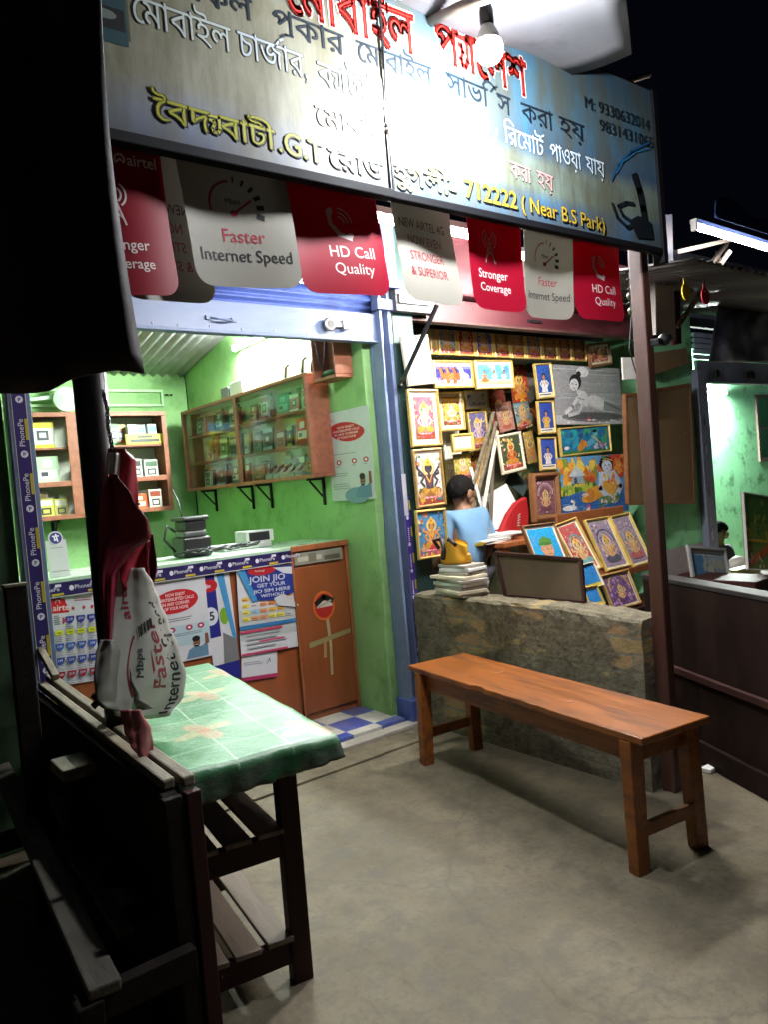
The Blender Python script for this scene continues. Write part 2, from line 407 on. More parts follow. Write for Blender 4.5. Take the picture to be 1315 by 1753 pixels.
def wall_brick():
    m, nt, b = new_mat('cement_washed_brick')
    a = noise(nt, 3.2, 9, .7); g = noise(nt, 14, 8, .72); k = noise(nt, 55, 6, .7); p = noise(nt, 3.4, 4, .55, (1, 1, 1.8))
    tc = nt.nodes.new('ShaderNodeTexCoord'); sx_ = nt.nodes.new('ShaderNodeSeparateXYZ'); mp = nt.nodes.new('ShaderNodeCombineXYZ')
    nt.links.new(tc.outputs['Object'], sx_.inputs[0]); nt.links.new(sx_.outputs['Y'], mp.inputs['X']); nt.links.new(sx_.outputs['Z'], mp.inputs['Y'])
    br = nt.nodes.new('ShaderNodeTexBrick'); br.inputs['Scale'].default_value = 1; br.inputs['Brick Width'].default_value = .24; br.inputs['Row Height'].default_value = .078; br.inputs['Mortar Size'].default_value = .009; br.inputs['Mortar Smooth'].default_value = .4
    dd = nt.nodes.new('ShaderNodeMix'); dd.data_type = 'RGBA'; dd.inputs[0].default_value = .025
    nt.links.new(mp.outputs[0], dd.inputs[6]); nt.links.new(noise(nt, 9, 5, .7, out='Color'), dd.inputs[7]); nt.links.new(dd.outputs[2], br.inputs['Vector'])
    br.inputs['Color1'].default_value = (.34, .26, .09, 1); br.inputs['Color2'].default_value = (.34, .20, .10, 1); br.inputs['Mortar'].default_value = (.20, .185, .15, 1)
    cem = mx(nt, ramp(nt, g, (.35, 0.), (.62, 1.)), (.078, .064, .038), (.18, .15, .095))
    cem = mx(nt, ramp(nt, k, (.36, 0.), (.5, 1.)), mx(nt, .6, cem, (.05, .045, .035)), cem)
    o = mx(nt, ramp(nt, p, (.55, 0.), (.60, .9)), cem, mx(nt, ramp(nt, g, (.4, 0.), (.7, .6)), br.outputs['Color'], cem))
    o = mx(nt, .03, o, mx(nt, br.outputs['Fac'], o, (.08, .07, .05)))
    nt.links.new(o, b.inputs['Base Color']); b.inputs['Roughness'].default_value = .9
    hm = nt.nodes.new('ShaderNodeMath'); hm.operation = 'MULTIPLY_ADD'; hm.inputs[1].default_value = -.05
    nt.links.new(br.outputs['Fac'], hm.inputs[0]); nt.links.new(g, hm.inputs[2]); bump(nt, b, hm.outputs[0], .9, .018)
    return m
m_brick = wall_brick()
def checker(name, c1, c2, size):
    m, nt, b = new_mat(name); tc = nt.nodes.new('ShaderNodeTexCoord'); ck = nt.nodes.new('ShaderNodeTexChecker')
    ck.inputs['Scale'].default_value = 1/size; mp = nt.nodes.new('ShaderNodeMapping'); mp.inputs['Location'].default_value = (.06, .0, .013)
    nt.links.new(tc.outputs['Object'], mp.inputs[0]); nt.links.new(mp.outputs[0], ck.inputs[0])
    f = noise(nt, 6, 7, .7); ck.inputs['Color1'].default_value = (*c1, 1); ck.inputs['Color2'].default_value = (*c2, 1)
    nt.links.new(mx(nt, ramp(nt, f, (.35, .55), (.6, 0.)), ck.outputs[0], (.22, .20, .16)), b.inputs['Base Color'])
    b.inputs['Roughness'].default_value = .3; return m
m_tiles = checker('blue_and_white_tiles', (.60, .58, .52), (.05, .08, .36), .21)

# ------------------------------------------------------------------ lamps (seen lit ones, and two unseen tubes added behind the flags)
def tube_lamp(p, q, label, power, colr, r=.014, up=(0, 0, 1), group=None):
    p, q = Vector(p), Vector(q); L = (q-p).length
    t = thing('tube_light', label, 'tube light', p, 0, group)
    e = power/(math.pi*2*math.pi*r*L)
    MB(glow('tube_glow_%d' % int(power*10), colr, e)).tube([p, q], r, n=10).build('glowing_tube', t, smooth=True)
    d = (q-p).normalized(); u = Vector(up)
    b = MB(m_white); b.bar(p-d*.03+u*.035, q+d*.03+u*.035, .045, .03)
    b.bar(p-d*.03, p-d*.004, .04, .05); b.bar(q+d*.004, q+d*.03, .04, .05); b.build('batten', t, bevel=.003)
    return t
BULB = P(838, 85, y=1.62)
t = thing('light_bulb', 'bare glowing bulb hanging on a wire in front of the painted signboard', 'bulb', BULB)
r = .043; BP = 74.
MB(glow('bulb_glow', (.93, .97, 1.), BP/(math.pi*4*math.pi*r*r))).ball(BULB, (r, r, r*1.05), n=18, m=12).build('glass_globe', t, smooth=True)
MB(m_white).lathe([(.0395, .018), (.0385, .026), (.032, .045), (.022, .066), (.017, .075)], BULB, n=20).build('bulb_collar', t, smooth=True)
MB(m_bplastic).lathe([(.019, .072), (.022, .08), (.022, .115), (.017, .135), (.008, .15)], BULB, n=16).build('lamp_holder', t, smooth=True)
MB(m_wire).tube([BULB+Vector((0, 0, .148)), BULB+Vector((.004, .01, .2)), BULB+Vector((-.01, .02, .27))], .0035, n=6).build('flex_wire', t, smooth=True)
tube_lamp((2.775, 4.25, 2.66), (2.775, 5.35, 2.66), 'glowing tube light high on the green side wall above the glass cabinet', 240, (.90, 1., .95), up=(1, 0, 0))
tube_lamp((3.05, 2.95, 2.74), (4.22, 2.95, 2.74), 'added tube light hung before the picture stall out of sight behind the flags', 150, (1., .97, .90))  # unseen lamp, added to light the pictures from the front
tube_lamp(P(1178, 668, y=5.53), P(1243, 672, y=5.53), 'glowing tube light on the green wall of the neighbouring stall', 800, (.92, 1., .95), up=(0, 1, 0))
tube_lamp((1.75, 2.55, 2.63), (2.85, 2.55, 2.63), 'added tube light under the verandah roof hidden by the telecom flags', 48, (.95, .97, 1.))  # unseen lamp, added to light the counter that the sign would shadow
tube_lamp(P(1192, 389, y=2.7), P(1330, 430, y=2.7), 'long white tube light under the tin roof beside the signboard', 30, (.95, .97, 1.), r=.017)

# ------------------------------------------------------------------ ground and shop floors
MB(m_floor).grid(lambda a, b: (-60+120*a, -60+120*b, 0), 1, 1).build('ground', local=True, kind='structure')
MB(m_tiles).box(.86, 2.86, 3.70, 6.46, .006, .05).build('shop_floor', local=True, kind='structure', bevel=.004)
g = MB(m_card); g.box(.72, 2.93, 3.605, 3.697, .004, .032); g.build('doorstep', local=True, kind='structure', bevel=.006)
MB(m_floor).box(.70, 2.93, 3.40, 3.604, -.02, .014).build('doorstep', local=True, kind='structure', bevel=.005)
MB(m_card).box(3.18, 5.5, 3.80, 5.0, .004, .06).build('stall_floor', local=True, kind='structure')

# ------------------------------------------------------------------ phone shop shell
def wall(label, mat, *b, name='wall', bev=.006): return MB(mat).box(*b).build(name, bevel=bev, label=label, cat='wall')
wall('lime green plastered side wall carrying the long glass cabinet', m_green, 2.83, 2.955, 3.79, 6.46, 0, 3.1)
wall('lime green back wall behind the counter with conduit boxing', m_green, .60, 2.826, 6.46, 6.58, 0, 2.95)
wall('dim green end wall of the phone shop behind the purple striped post', m_green, .62, .74, 3.85, 6.455, 0, 3.1)
wall('dark shaded green wall left of the purple striped post', M('shaded_green', (.03, .07, .03), .7, var=.4, stain=(.015, .03, .02), stain_amt=.4), -1.6, .755, 3.74, 3.84, 0, 3.1)  # dark base colour carries the shade on this green wall
def corrugated(name, label, x0, x1, y0, y1, zf, mat, amp=.014, per=.085, nx=None, cat='roof'):
    nx = nx or int((x1-x0)/per*8)
    mb = MB(mat).grid(lambda a, b: (x0+(x1-x0)*a, y0+(y1-y0)*b, zf(x0+(x1-x0)*a, y0+(y1-y0)*b)+amp*math.sin((x1-x0)*a/per*2*math.pi)), nx, 6)
    return mb.build(name, smooth=True, solid=.003, label=label, cat=cat)
corrugated('tin_roof', 'corrugated tin roof seen from below inside the phone shop', .6, 2.96, 3.98, 6.62, lambda x, y: 2.80-.187*(y-5.557), m_tin)
t = thing('roller_shutter', 'rolled up blue steel shutter above the phone shop opening', 'shutter', (1.88, FY, 2.39))
b = MB(m_blue); b.box(.80, 2.93, 3.70, 3.735, 2.388, 2.552); b.box(.80, 2.93, 3.685, 3.75, 2.374, 2.388); b.build('bottom_rail', t, bevel=.004)
b = MB(m_bluedk); b.grid(lambda a, c: (.80+2.13*a, 3.722+.012*math.sin(c*math.pi*6), 2.555+.14*c), 1, 36); b.build('slat_curtain', t, smooth=True, solid=.003)
b = MB(m_blue); b.box(.76, 3.02, 3.60, 4.02, 2.70, 3.16); b.build('hood', t, bevel=.02)
b = MB(m_bluedk); b.box(.76, 3.02, 3.575, 3.60, 2.685, 2.735); b.build('hood_lip', t, bevel=.004)
h = MB(m_blue); a0, a1 = P(352, 543, y=3.69), P(404, 548, y=3.69)
h.bar(a0, a0+Vector((.03, 0, 0)), .012, .022); h.bar(a1, a1-Vector((.03, 0, 0)), .012, .022); h.tube([a0+Vector((.02, 0, 0)), a0+Vector((.05, -.03, -.012)), a1+Vector((-.05, -.03, -.012)), a1+Vector((-.02, 0, 0))], .006, n=8); h.build('pull_handle', t, smooth=False)
lk = P(562, 556, y=3.68); b = MB(m_steel); b.lathe([(.036, 0), (.04, .008), (.04, .022), (.033, .026)], lk, axis=(0, -1, 0), n=20); b.bar(lk+Vector((.045, 0, .003)), lk+Vector((.15, 0, .006)), .02, .03); b.box(lk.x+.09, lk.x+.135, lk.y-.03, lk.y+.01, lk.z-.025, lk.z+.03); lock_o = b.build('lock', t, bevel=.002)
MB(m_black).lathe([(.026, .027), (.026, .0285), (.018, .0285)], lk, axis=(0, -1, 0), n=18).build('keyhole_disc', lock_o)
for k, u in enumerate((262, 305, 360, 415, 470, 525, 600, 632)):
    q = P(u, 568 if u < 560 else 575, y=3.696); MB(m_steel).ball((q.x, 3.698, 2.405 if k % 2 else 2.41), (.006, .004, .006), n=8, m=5).build('rivet', t, smooth=True)
# blue guide channel between the two shops and the purple striped jamb
t = thing('shutter_guide', 'tall blue steel shutter channel between the two stalls with peeling stickers', 'door post', (2.93, FY, 0))
b = MB(m_blue); b.box(2.885, 2.982, 3.755, 3.785, .02, 2.69); b.box(2.955, 2.982, 3.655, 3.752, .02, 2.69); b.box(2.885, 2.905, 3.655, 3.752, .02, 2.69); b.build('channel', t, bevel=.003)
b = MB(m_bluedk); b.box(2.87, 3.0, 3.635, 3.79, 0, .16); b.build('foot_plate', t, bevel=.004)
b = MB(m_blue); b.box(2.86, 3.02, 3.63, 3.70, 2.565, 2.63); b.build('top_bracket', t, bevel=.004)
A = Art(.045, 1.0, '#3c2a86'); 
for i in range(6):
    y = .03+i*.165; A.ell(.014, y+.012, .010, .013, '#d8d4e8', 12); A.rect(.032, y+.06, .042, y+.12, '#c9b43c'); A.text('PhonePe', .018, y+.028, .0001, '#e6e2f4')
    for j in range(7): A.rect(.0095, y+.032+j*.0125, .0185, y+.040+j*.0125, '#d9d4ee')
A.build('sticker_strip', (2.9575, 3.6535, .42), (1, 0, 0), (0, 0, 1), t)
Art(.032, .26, '#c9c8d2').build('torn_paper', (2.956, 3.6525, 1.30), (1, 0, .02), (0, 0, 1), t)
t = thing('door_jamb', 'shop jamb wrapped in purple payment tape with yellow dashes', 'door post', (.82, FY, 0))
b = MB(m_blue); b.box(.765, .864, 3.68, 3.78, 0, 2.69); b.build('post', t, bevel=.004)
A = Art(.062, 1.9, '#24105e')
for i in range(8):
    y = .02+i*.245
    A.ell(.034, y+.012, .016, .016, '#d9d6e4', 16); A.text('P', .034, y+.003, .024, '#33197c', align='c', bold=.03)
    A.rect(.047, y+.075, .060, y+.17, '#b8a52b')
    # the word runs up the tape
    ov, tr, lp, w = contours('PhonePe'); s = .125/w
    for q, f in ((ov, tr),): A.raw([(.041-p[1]*.034, y+.045+p[0]*s) for p in q], f, '#d9d6e4')
    A.up()
A.rect(0, 0, .0025, 1.9, '#cfccb8'); A.rect(.0595, 0, .062, 1.9, '#cfccb8')
A.build('payment_tape', (.781, 3.678, .52), (1, 0, 0), (0, 0, 1), t)

# ------------------------------------------------------------------ picture stall shell
t = thing('stall_pillar', 'dark green pillar between the blue channel and the hanging pictures', 'pillar', (3.07, 3.78, 0))
b = MB(m_greendark); b.box(2.99, 3.16, 3.66, 3.96, 0, 3.1); b.build('shaft', t, bevel=.008)
b = MB(M('dull_grey_metal', (.10, .095, .10), .5, .2, .3, stain=(.05, .04, .04), stain_amt=.4)); b.box(2.986, 3.30, 3.60, 3.655, 2.555, 2.70); b.box(3.0, 3.26, 3.58, 3.598, 2.60, 2.66, m_steel); b.build('bracket_plate', t, bevel=.005)
wall('dim olive back wall of the picture stall crowded with prints', M('dim_olive', (.16, .15, .08), .8, var=.3), 3.0, 6.5, 5.02, 5.14, 0, 3.0)
wall('dim side wall of the picture stall behind the green pillar', M('dim_olive', (.16, .15, .08)), 2.96, 3.06, 3.965, 5.015, 0, 3.0)
t = thing('roller_shutter', 'rolled up maroon shutter above the picture stall', 'shutter', (4.3, FY, 2.53))
b = MB(m_maroon); b.box(3.31, 5.56, 3.70, 3.735, 2.545, 2.69); b.box(3.17, 5.56, 3.68, 3.75, 2.528, 2.545, M('pale_red_rail', (.06, .025, .022), .6, stain=(.1, .05, .045), stain_amt=.3)); b.build('bottom_rail', t, bevel=.003)
b = MB(m_maroon); b.box(3.17, 5.6, 3.62, 3.76, 2.70, 3.1); b.build('hood', t, bevel=.015)
q = P(905, 549, y=3.69); b = MB(m_black); b.bar(q, q+Vector((.15, 0, -.002)), .014, .02); b.build('pull_handle', t, bevel=.003)
MB(m_black).box(3.3, 5.5, 3.935, 3.95, 2.55, 2.63).build('shade_bar', label='thin dark bar added to shade the top row of small hanging pictures', cat='rail')  # added bar, sized to cast shade on the tops of the frames
corrugated('tin_roof', 'corrugated tin roof over the picture stall behind its shutter', 2.98, 6.55, 3.80, 5.2, lambda x, y: 3.02-.1*(y-3.8), m_tin2)
# low rendered brick wall
rng = random.Random(4)
def low_wall():
    x0, x1, y0, y1, h = 2.955, 3.165, 2.032, 3.64, .815
    rn = random.Random(7); nz = 10; ny = 30
    jit = [[(rn.uniform(-.006, .006), rn.uniform(-.004, .004)) for _ in range(ny+1)] for _ in range(nz+1)]
    mb = MB(m_brick)
    vs = []; prof = [(x0, 0), (x0, .2), (x0, .4), (x0, .6), (x0, .76), (x0+.004, .80), (x0+.018, h), (x0+.08, h+.003), (x1-.07, h+.002), (x1-.012, h), (x1, .79), (x1, 0)]
    fs = []; n = len(prof)
    for j in range(ny+1):
        y = y0+(y1-y0)*j/ny; dip = -.025*max(0, 1-j/8)
        for i, (x, z) in enumerate(prof): a = jit[i % nz][j]; vs.append((x+a[0]*(z > 0), y, max(0, z+a[1]*(.3 < z)+(dip if z > .7 else 0))))
    for j in range(ny):
        for i in range(n-1): fs.append((j*n+i, j*n+i+1, (j+1)*n+i+1, (j+1)*n+i))
    fs += [tuple(range(n)), tuple(range(ny*n, ny*n+n))[::-1]]
    mb.add(vs, fs); return mb.build('brick_wall', label='low cement washed brick wall beside the red wooden bench', cat='wall')
low_wall()
t = thing('awning_post', 'rust red square post holding up the right end of the signboard', 'post', (2.995, 1.975, 0))
b = MB(m_post); b.bar((3.035, 1.985, 0), (3.075, 1.985, 2.5), .056, .07, up=(0, 1, 0)); b.build('shaft', t, bevel=.008)
b = MB(m_black); b.bar((3.06, 1.925, 2.03), (3.24, 1.99, 2.05), .035, .03); b.ball((3.17, 1.945, 2.05), .028); b.build('bracket', t, bevel=.003)
t = thing('awning_post', 'black iron pole on the left holding the bunched up flag', 'post', (.8, 2.6, 0))
b = MB(m_black); b.tube([(.792, 2.60, 0), (.798, 2.60, 1.2), (.802, 2.60, 2.9)], .054, n=20); b.build('shaft', t, smooth=True)
# prop rod of the awning, crossing the picture stall
q0, q1 = P(749, 522, y=3.3), P(686, 660, y=3.62)
b = MB(m_black); b.bar(q0, q1, .026, .014); b.ball(q1, .018); b.build('prop_rod', label='thin black prop rod slanting across the corner of the picture stall', cat='rod')

# ------------------------------------------------------------------ the roof sheet over the bulb
def on_sheet(u, v, k=.2):
    d = FWD + RGT*((u-IW/2)/FOC) + UPV*((IH/2-v)/FOC)
    # plane z = 3.075 - k*(1.92-y)
    s = (3.075-k*1.92-CAM.z)/(d.z-k*d.y); return CAM+d*s
tip = on_sheet(1082, 92); bk = on_sheet(956, 127); e1 = on_sheet(980, 0); mid = on_sheet(1035, 40)
t = thing('awning_sheet', 'pale grey sheet roofing that overhangs the bulb and signboard', 'awning', (tip.x, tip.y, tip.z))
def sh(a, b):
    # a runs from the right edge to the left, b from the ragged front edge to the back
    x = tip.x+(.2-tip.x)*a; fy = tip.y-(tip.x-x)*.62 if x > e1.x else e1.y-(e1.x-x)*.12
    xr = x+(bk.x-tip.x)*b*(1-a); y = fy+(2.5-fy)*b
    return (xr, y, 3.075-.2*(1.92-y)+.012*math.sin(xr*9+y*3)+.007*math.sin(y*14+xr*2))
m_sheet = M('dusty_pale_sheet', (.12, .117, .127), .75, 0, .15, 3, stain=(.075, .07, .075), stain_amt=.32, stain_scale=3, bmp=.4, fine=14)
MB(m_sheet).grid(sh, 26, 14).build('sheet', t, smooth=True, solid=.006)
b = MB(m_bamboo); p0 = P(731, 40, y=1.93); p1 = P(850, -8, y=1.5); b.tube([p0, (p0+p1)/2+Vector((0, 0, .008)), p1+(p1-p0)*.3], .017, n=9); b.build('rafter', t, smooth=True)
b = MB(m_bamboo)
for (u0, v0, u1, v1, ya, yb) in ((1008, 160, 1112, 128, 2.05, 2.3), (1000, 172, 1108, 152, 2.1, 2.25), (1030, 128, 1062, 170, 2.2, 2.1)):
    MB(m_bamboo).tube([P(u0, v0, y=ya), P(u1, v1, y=yb)], .014, n=8).build('bamboo_pole', smooth=True, label={1008: 'bamboo pole end sticking out behind the top right of the signboard', 1000: 'lower of the thin poles lying behind the signboard top', 1030: 'short crooked stick crossing the poles behind the signboard'}[u0], cat='pole')

# ------------------------------------------------------------------ signboard
def sign_mat(name, stops, xs=None):
    m, nt, b = new_mat(name); tc = nt.nodes.new('ShaderNodeTexCoord'); sp = nt.nodes.new('ShaderNodeSeparateXYZ')
    nt.links.new(tc.outputs['Object'], sp.inputs[0])
    ad = nt.nodes.new('ShaderNodeMath'); ad.operation = 'MULTIPLY_ADD'; ad.inputs[1].default_value = .12; ad.inputs[2].default_value = -.06
    nt.links.new(noise(nt, 1.6, 4), ad.inputs[0]); a2 = nt.nodes.new('ShaderNodeMath'); nt.links.new(ad.outputs[0], a2.inputs[0])
    mr = nt.nodes.new('ShaderNodeMapRange'); mr.inputs[1].default_value = 0; mr.inputs[2].default_value = .66; nt.links.new(sp.outputs['Z'], mr.inputs[0]); nt.links.new(mr.outputs[0], a2.inputs[1])
    o = ramp(nt, a2.outputs[0], *stops)
    o = mx(nt, ramp(nt, noise(nt, 5, 8, .72, (1, 1, .35)), (.42, .75), (.64, 0.)), o, (.085, .075, .04))
    o = mx(nt, ramp(nt, noise(nt, 28, 6, .7, (2.2, 1, .22)), (.36, .35), (.52, 0.)), o, (.08, .075, .06))
    nt.links.new(o, b.inputs['Base Color']); b.inputs['Roughness'].default_value = .5; bump(nt, b, noise(nt, 3, 4, .6, (1, 1, .4)), .25, .02)
    return m
CR = (.20, .195, .145); B1 = (.03, .11, .18); B2 = (.06, .17, .27); B3 = (.03, .045, .10)
m_sl = sign_mat('faded_cream_banner', ((.0, B3), (.13, (.14, .16, .22)), (.26, CR), (.72, CR), (.86, (.12, .17, .19)), (1., B1)))
m_sr = sign_mat('blue_banner', ((.0, (.04, .11, .21)), (.14, (.07, .18, .32)), (.20, (.20, .27, .23)), (.36, (.21, .27, .24)), (.44, (.035, .12, .25)), (.6, (.055, .17, .28)), (.85, (.055, .15, .22)), (1., (.03, .11, .20))))
SIGN0 = Vector((.62, SY, 2.435))
t = thing('signboard', 'long hand lettered shop signboard in blue and cream with red Bengali title', 'signboard', SIGN0)
b = MB(m_sl); b.grid(lambda a, c: (.62+.985*a, SY-.018+.0002*math.sin(a*7+c*2), 2.445+.655*c), 18, 8); b.build('banner', t, smooth=True, label='faded cream banner half of the signboard')
b = MB(m_sr); b.grid(lambda a, c: (1.605+1.525*a, SY-.018+.0002*math.sin(a*9+c*3), 2.445+.69*c), 22, 8); b.build('banner', t, smooth=True, label='blue banner half of the signboard')
b = MB(m_dkwood); b.box(.60, 3.14, SY+.006, SY+.03, 2.44, 3.12); b.build('backing', t)
b = MB(M('sign_frame_black', (.005, .005, .007), .7, spec=.15)); b.box(.60, 1.60, SY-.034, SY+.0055, 2.413, 2.444); b.box(1.602, 3.15, SY-.026, SY+.0055, 2.416, 2.444)
b.box(3.131, 3.165, SY-.03, SY+.03, 2.38, 3.14); b.box(.585, .612, SY-.03, SY+.03, 2.38, 3.14); b.box(.60, 3.15, SY-.012, SY+.03, 3.122, 3.15); b.build('frame', t, bevel=.004)
S = Art(2.52, .66)
def s2(u, v): p = P(u, v, y=SY); return p.x-SIGN0.x, p.z-2.445
def word(s, a, c, em, colr, **k):
    """a, c: photograph pixels of the word's baseline start and end"""
    (x0, y0), (x1, y1) = s2(*a), s2(*c); S.text(s, x0, y0, em, colr, fit=x1-x0, slope=(y1-y0)/(x1-x0), **k)
S.rect(.145, .235, .152, .64, '#3f4638'); S.rect(.02, .22, .145, .66, '#1d3a40'); S.rect(.05, .255, .14, .31, '#0c0f10'); S.ell(.09, .29, .03, .012, '#5c6660')
wh = '#cfe0ea'; dk = '#15202c'
word('েমাবাইল', (484, 22), (706, 99), .205, '#b8241c', bold=.02, out='#d9c9c4', outw=.026)
word('প~yােলশ', (742, 103), (898, 170), .20, '#b8241c', bold=.02, out='#e0ccc8', outw=.026)
word('সকল', (302, -3), (428, 44), .095, dk, bold=.008)
word('প~rকার', (462, 56), (584, 101), .10, dk, bold=.008)
word('েমাবাইল', (606, 108), (735, 152), .10, dk, bold=.006)
word('সাভি~Rস', (760, 160), (870, 203), .105, dk, bold=.006)
word('করা', (888, 209), (942, 228), .105, dk, bold=.008)
word('হয়', (953, 231), (996, 247), .105, dk, bold=.008)
ol = dict(out='#20263a', outw=.015)
word('েমাবাইল', (222, 42), (392, 97), .108, '#9fa6a0', **ol)
word('চাজ~Rার,', (404, 100), (522, 141), .108, '#9aa2a6', **ol)
word('ব~yাটারী,', (540, 148), (662, 192), .106, '#a6b2c0', **ol)
word('ও', (700, 206), (726, 214), .10, wh, **ol)
word('/', (838, 252), (850, 257), .10, wh, **ol)
word('িরেমাট~R', (858, 247), (926, 273), .10, wh, **ol)
word('পাওয়া', (936, 276), (990, 295), .10, wh, **ol)
word('যায়', (998, 297), (1030, 308), .10, wh, **ol)
word('েমাবাইল', (536, 217), (672, 250), .09, '#c7a09a', out='#8d7f7c', outw=.014)
word('করা', (868, 305), (904, 318), .092, '#cf9a96', out='#6b4a52', outw=.018)
word('হয়', (914, 320), (942, 331), .092, '#cf9a96', out='#6b4a52', outw=.018)
ye = dict(bot=('#0c0d10', .004, -.004), out='#22200f', outw=.010, bold=.012)
word('ৈবদ~yবাটী', (260, 208), (466, 262), .088, '#9c9a2a', **ye)
word('.G.T', (470, 263), (548, 286), .092, '#9c9a3a', **ye)
word('েরাড', (558, 288), (650, 312), .088, '#b8b78e', **ye)
word('হুগলী-', (670, 312), (775, 340), .09, '#d8d08e', **ye)
word('712222', (790, 340), (880, 361), .088, '#d9b93a', bot=('#101a2c', .005, -.005), bold=.014, out='#2a2a20', outw=.012)
word('( Near B.S Park)', (886, 362), (1030, 400), .08, '#d2ad36', bot=('#101a2c', .005, -.005), bold=.012, out='#2a2a20', outw=.012)
word('M: 9330632014', (994, 188), (1106, 228), .07, '#12202a', bold=.002)
word('9831431065', (1020, 227), (1112, 258), .07, '#12202a', bold=.002)
# faded drawing of an earpiece and swoosh lines at the right end
def sp(l): return [s2(u, v) for u, v in l]
S.line(sp([(1042, 352), (1050, 375), (1068, 392), (1080, 386), (1060, 372), (1052, 356), (1066, 350), (1078, 352)]), .016, '#141c22')
S.line(sp([(1080, 305), (1088, 330), (1094, 360), (1100, 400)]), .042, '#10161c'); S.poly(sp([(1072, 380), (1086, 372), (1108, 384), (1112, 412), (1084, 410)]), '#10161c')
S.line(sp([(1040, 312), (1052, 285), (1074, 262), (1104, 248)]), .009, '#1d5a8c'); S.line(sp([(1048, 300), (1060, 280), (1082, 264), (1106, 258)]), .006, '#2b6f9e')
S.build('lettering', (SIGN0.x, SY-.01845, 2.445), (1, 0, 0), (0, 0, 1), t, eps=.00005)
MB(m_black).box(1.596, 1.603, SY-.031, SY-.025, 2.445, 3.1).build('seam', t)
# ------------------------------------------------------------------ the telecom flags on a string
def logo(A, x, y, s, c):
    A.arc(x, y+s*.28, s*.26, -40, 215, s*.11, c); A.line([(x-.2*s, y+s*.12), (x+.02*s, y+.3*s), (x+.12*s, y+.2*s)], s*.1, c); A.text('airtel', x+s*.38, y, s*.86, c, bold=.012)
def dial(A, x, y, r, c1, c2):
    A.arc(x, y, r, 95, 190, r*.09, c1, 18)
    for k in range(6): A.line([(x+r*math.cos(R(82-k*20)), y+r*math.sin(R(82-k*20))), (x+r*1.2*math.cos(R(82-k*20)), y+r*1.2*math.sin(R(82-k*20)))], r*(.07+.03*k), c2)
    A.line([(x-.05*r, y-.25*r), (x+.75*r, y+.3*r)], r*.09, c1); A.ell(x-.05*r, y-.25*r, r*.17, r*.13, c1, 10); A.text('Mbps', x-.35*r, y+.12*r, r*.3, c2, bold=.012)
def phone(A, x, y, s, c):
    A.line([(x-.45*s, y+.55*s), (x-.42*s, y+.05*s), (x-.1*s, y-.35*s), (x+.4*s, y-.5*s)], s*.2, c)
    A.ell(x-.38*s, y+.52*s, .2*s, .13*s, c, 12, 1.2); A.ell(x+.35*s, y-.42*s, .2*s, .13*s, c, 12, .5)
    for r in (.25, .42, .6): A.arc(x-.05*s, y+.1*s, r*s, 5, 85, s*.075, c, 8)
def tower(A, x, y, s, c):
    A.line([(x-.3*s, y-.6*s), (x, y+.35*s), (x+.3*s, y-.6*s)], .07*s, c); A.line([(x-.24*s, y-.4*s), (x+.12*s, y-.05*s), (x-.08*s, y+.1*s)], .06*s, c); A.line([(x+.24*s, y-.4*s), (x-.12*s, y-.05*s), (x+.08*s, y+.1*s)], .06*s, c)
    A.ell(x, y+.4*s, .09*s, .09*s, c, 10)
    for r in (.25, .42): A.arc(x, y+.4*s, r*s, -55, 55, .065*s, c, 8); A.arc(x, y+.4*s, r*s, 125, 235, .065*s, c, 8)
def thin_paper(c):
    k = 'thin_'+c.lstrip('#')
    if k in MATS: return MATS[k]
    m, nt, b = new_mat(k); l = lin(c); f = noise(nt, 6, 5, .65); o = mx(nt, f, tuple(x*.86 for x in l), tuple(min(1, x*1.08) for x in l)); nt.links.new(o, b.inputs['Base Color']); b.inputs['Roughness'].default_value = .38
    tr = nt.nodes.new('ShaderNodeBsdfTranslucent'); nt.links.new(o, tr.inputs[0]); x = nt.nodes.new('ShaderNodeMixShader'); x.inputs[0].default_value = .30
    out = nt.nodes['Material Output']; nt.links.new(b.outputs[0], x.inputs[1]); nt.links.new(tr.outputs[0], x.inputs[2]); nt.links.new(x.outputs[0], out.inputs[0]); MATS[k] = m; return m
RED, WHT = '#9c122c', '#a5a096'
FLY = 1.982; HF = .44
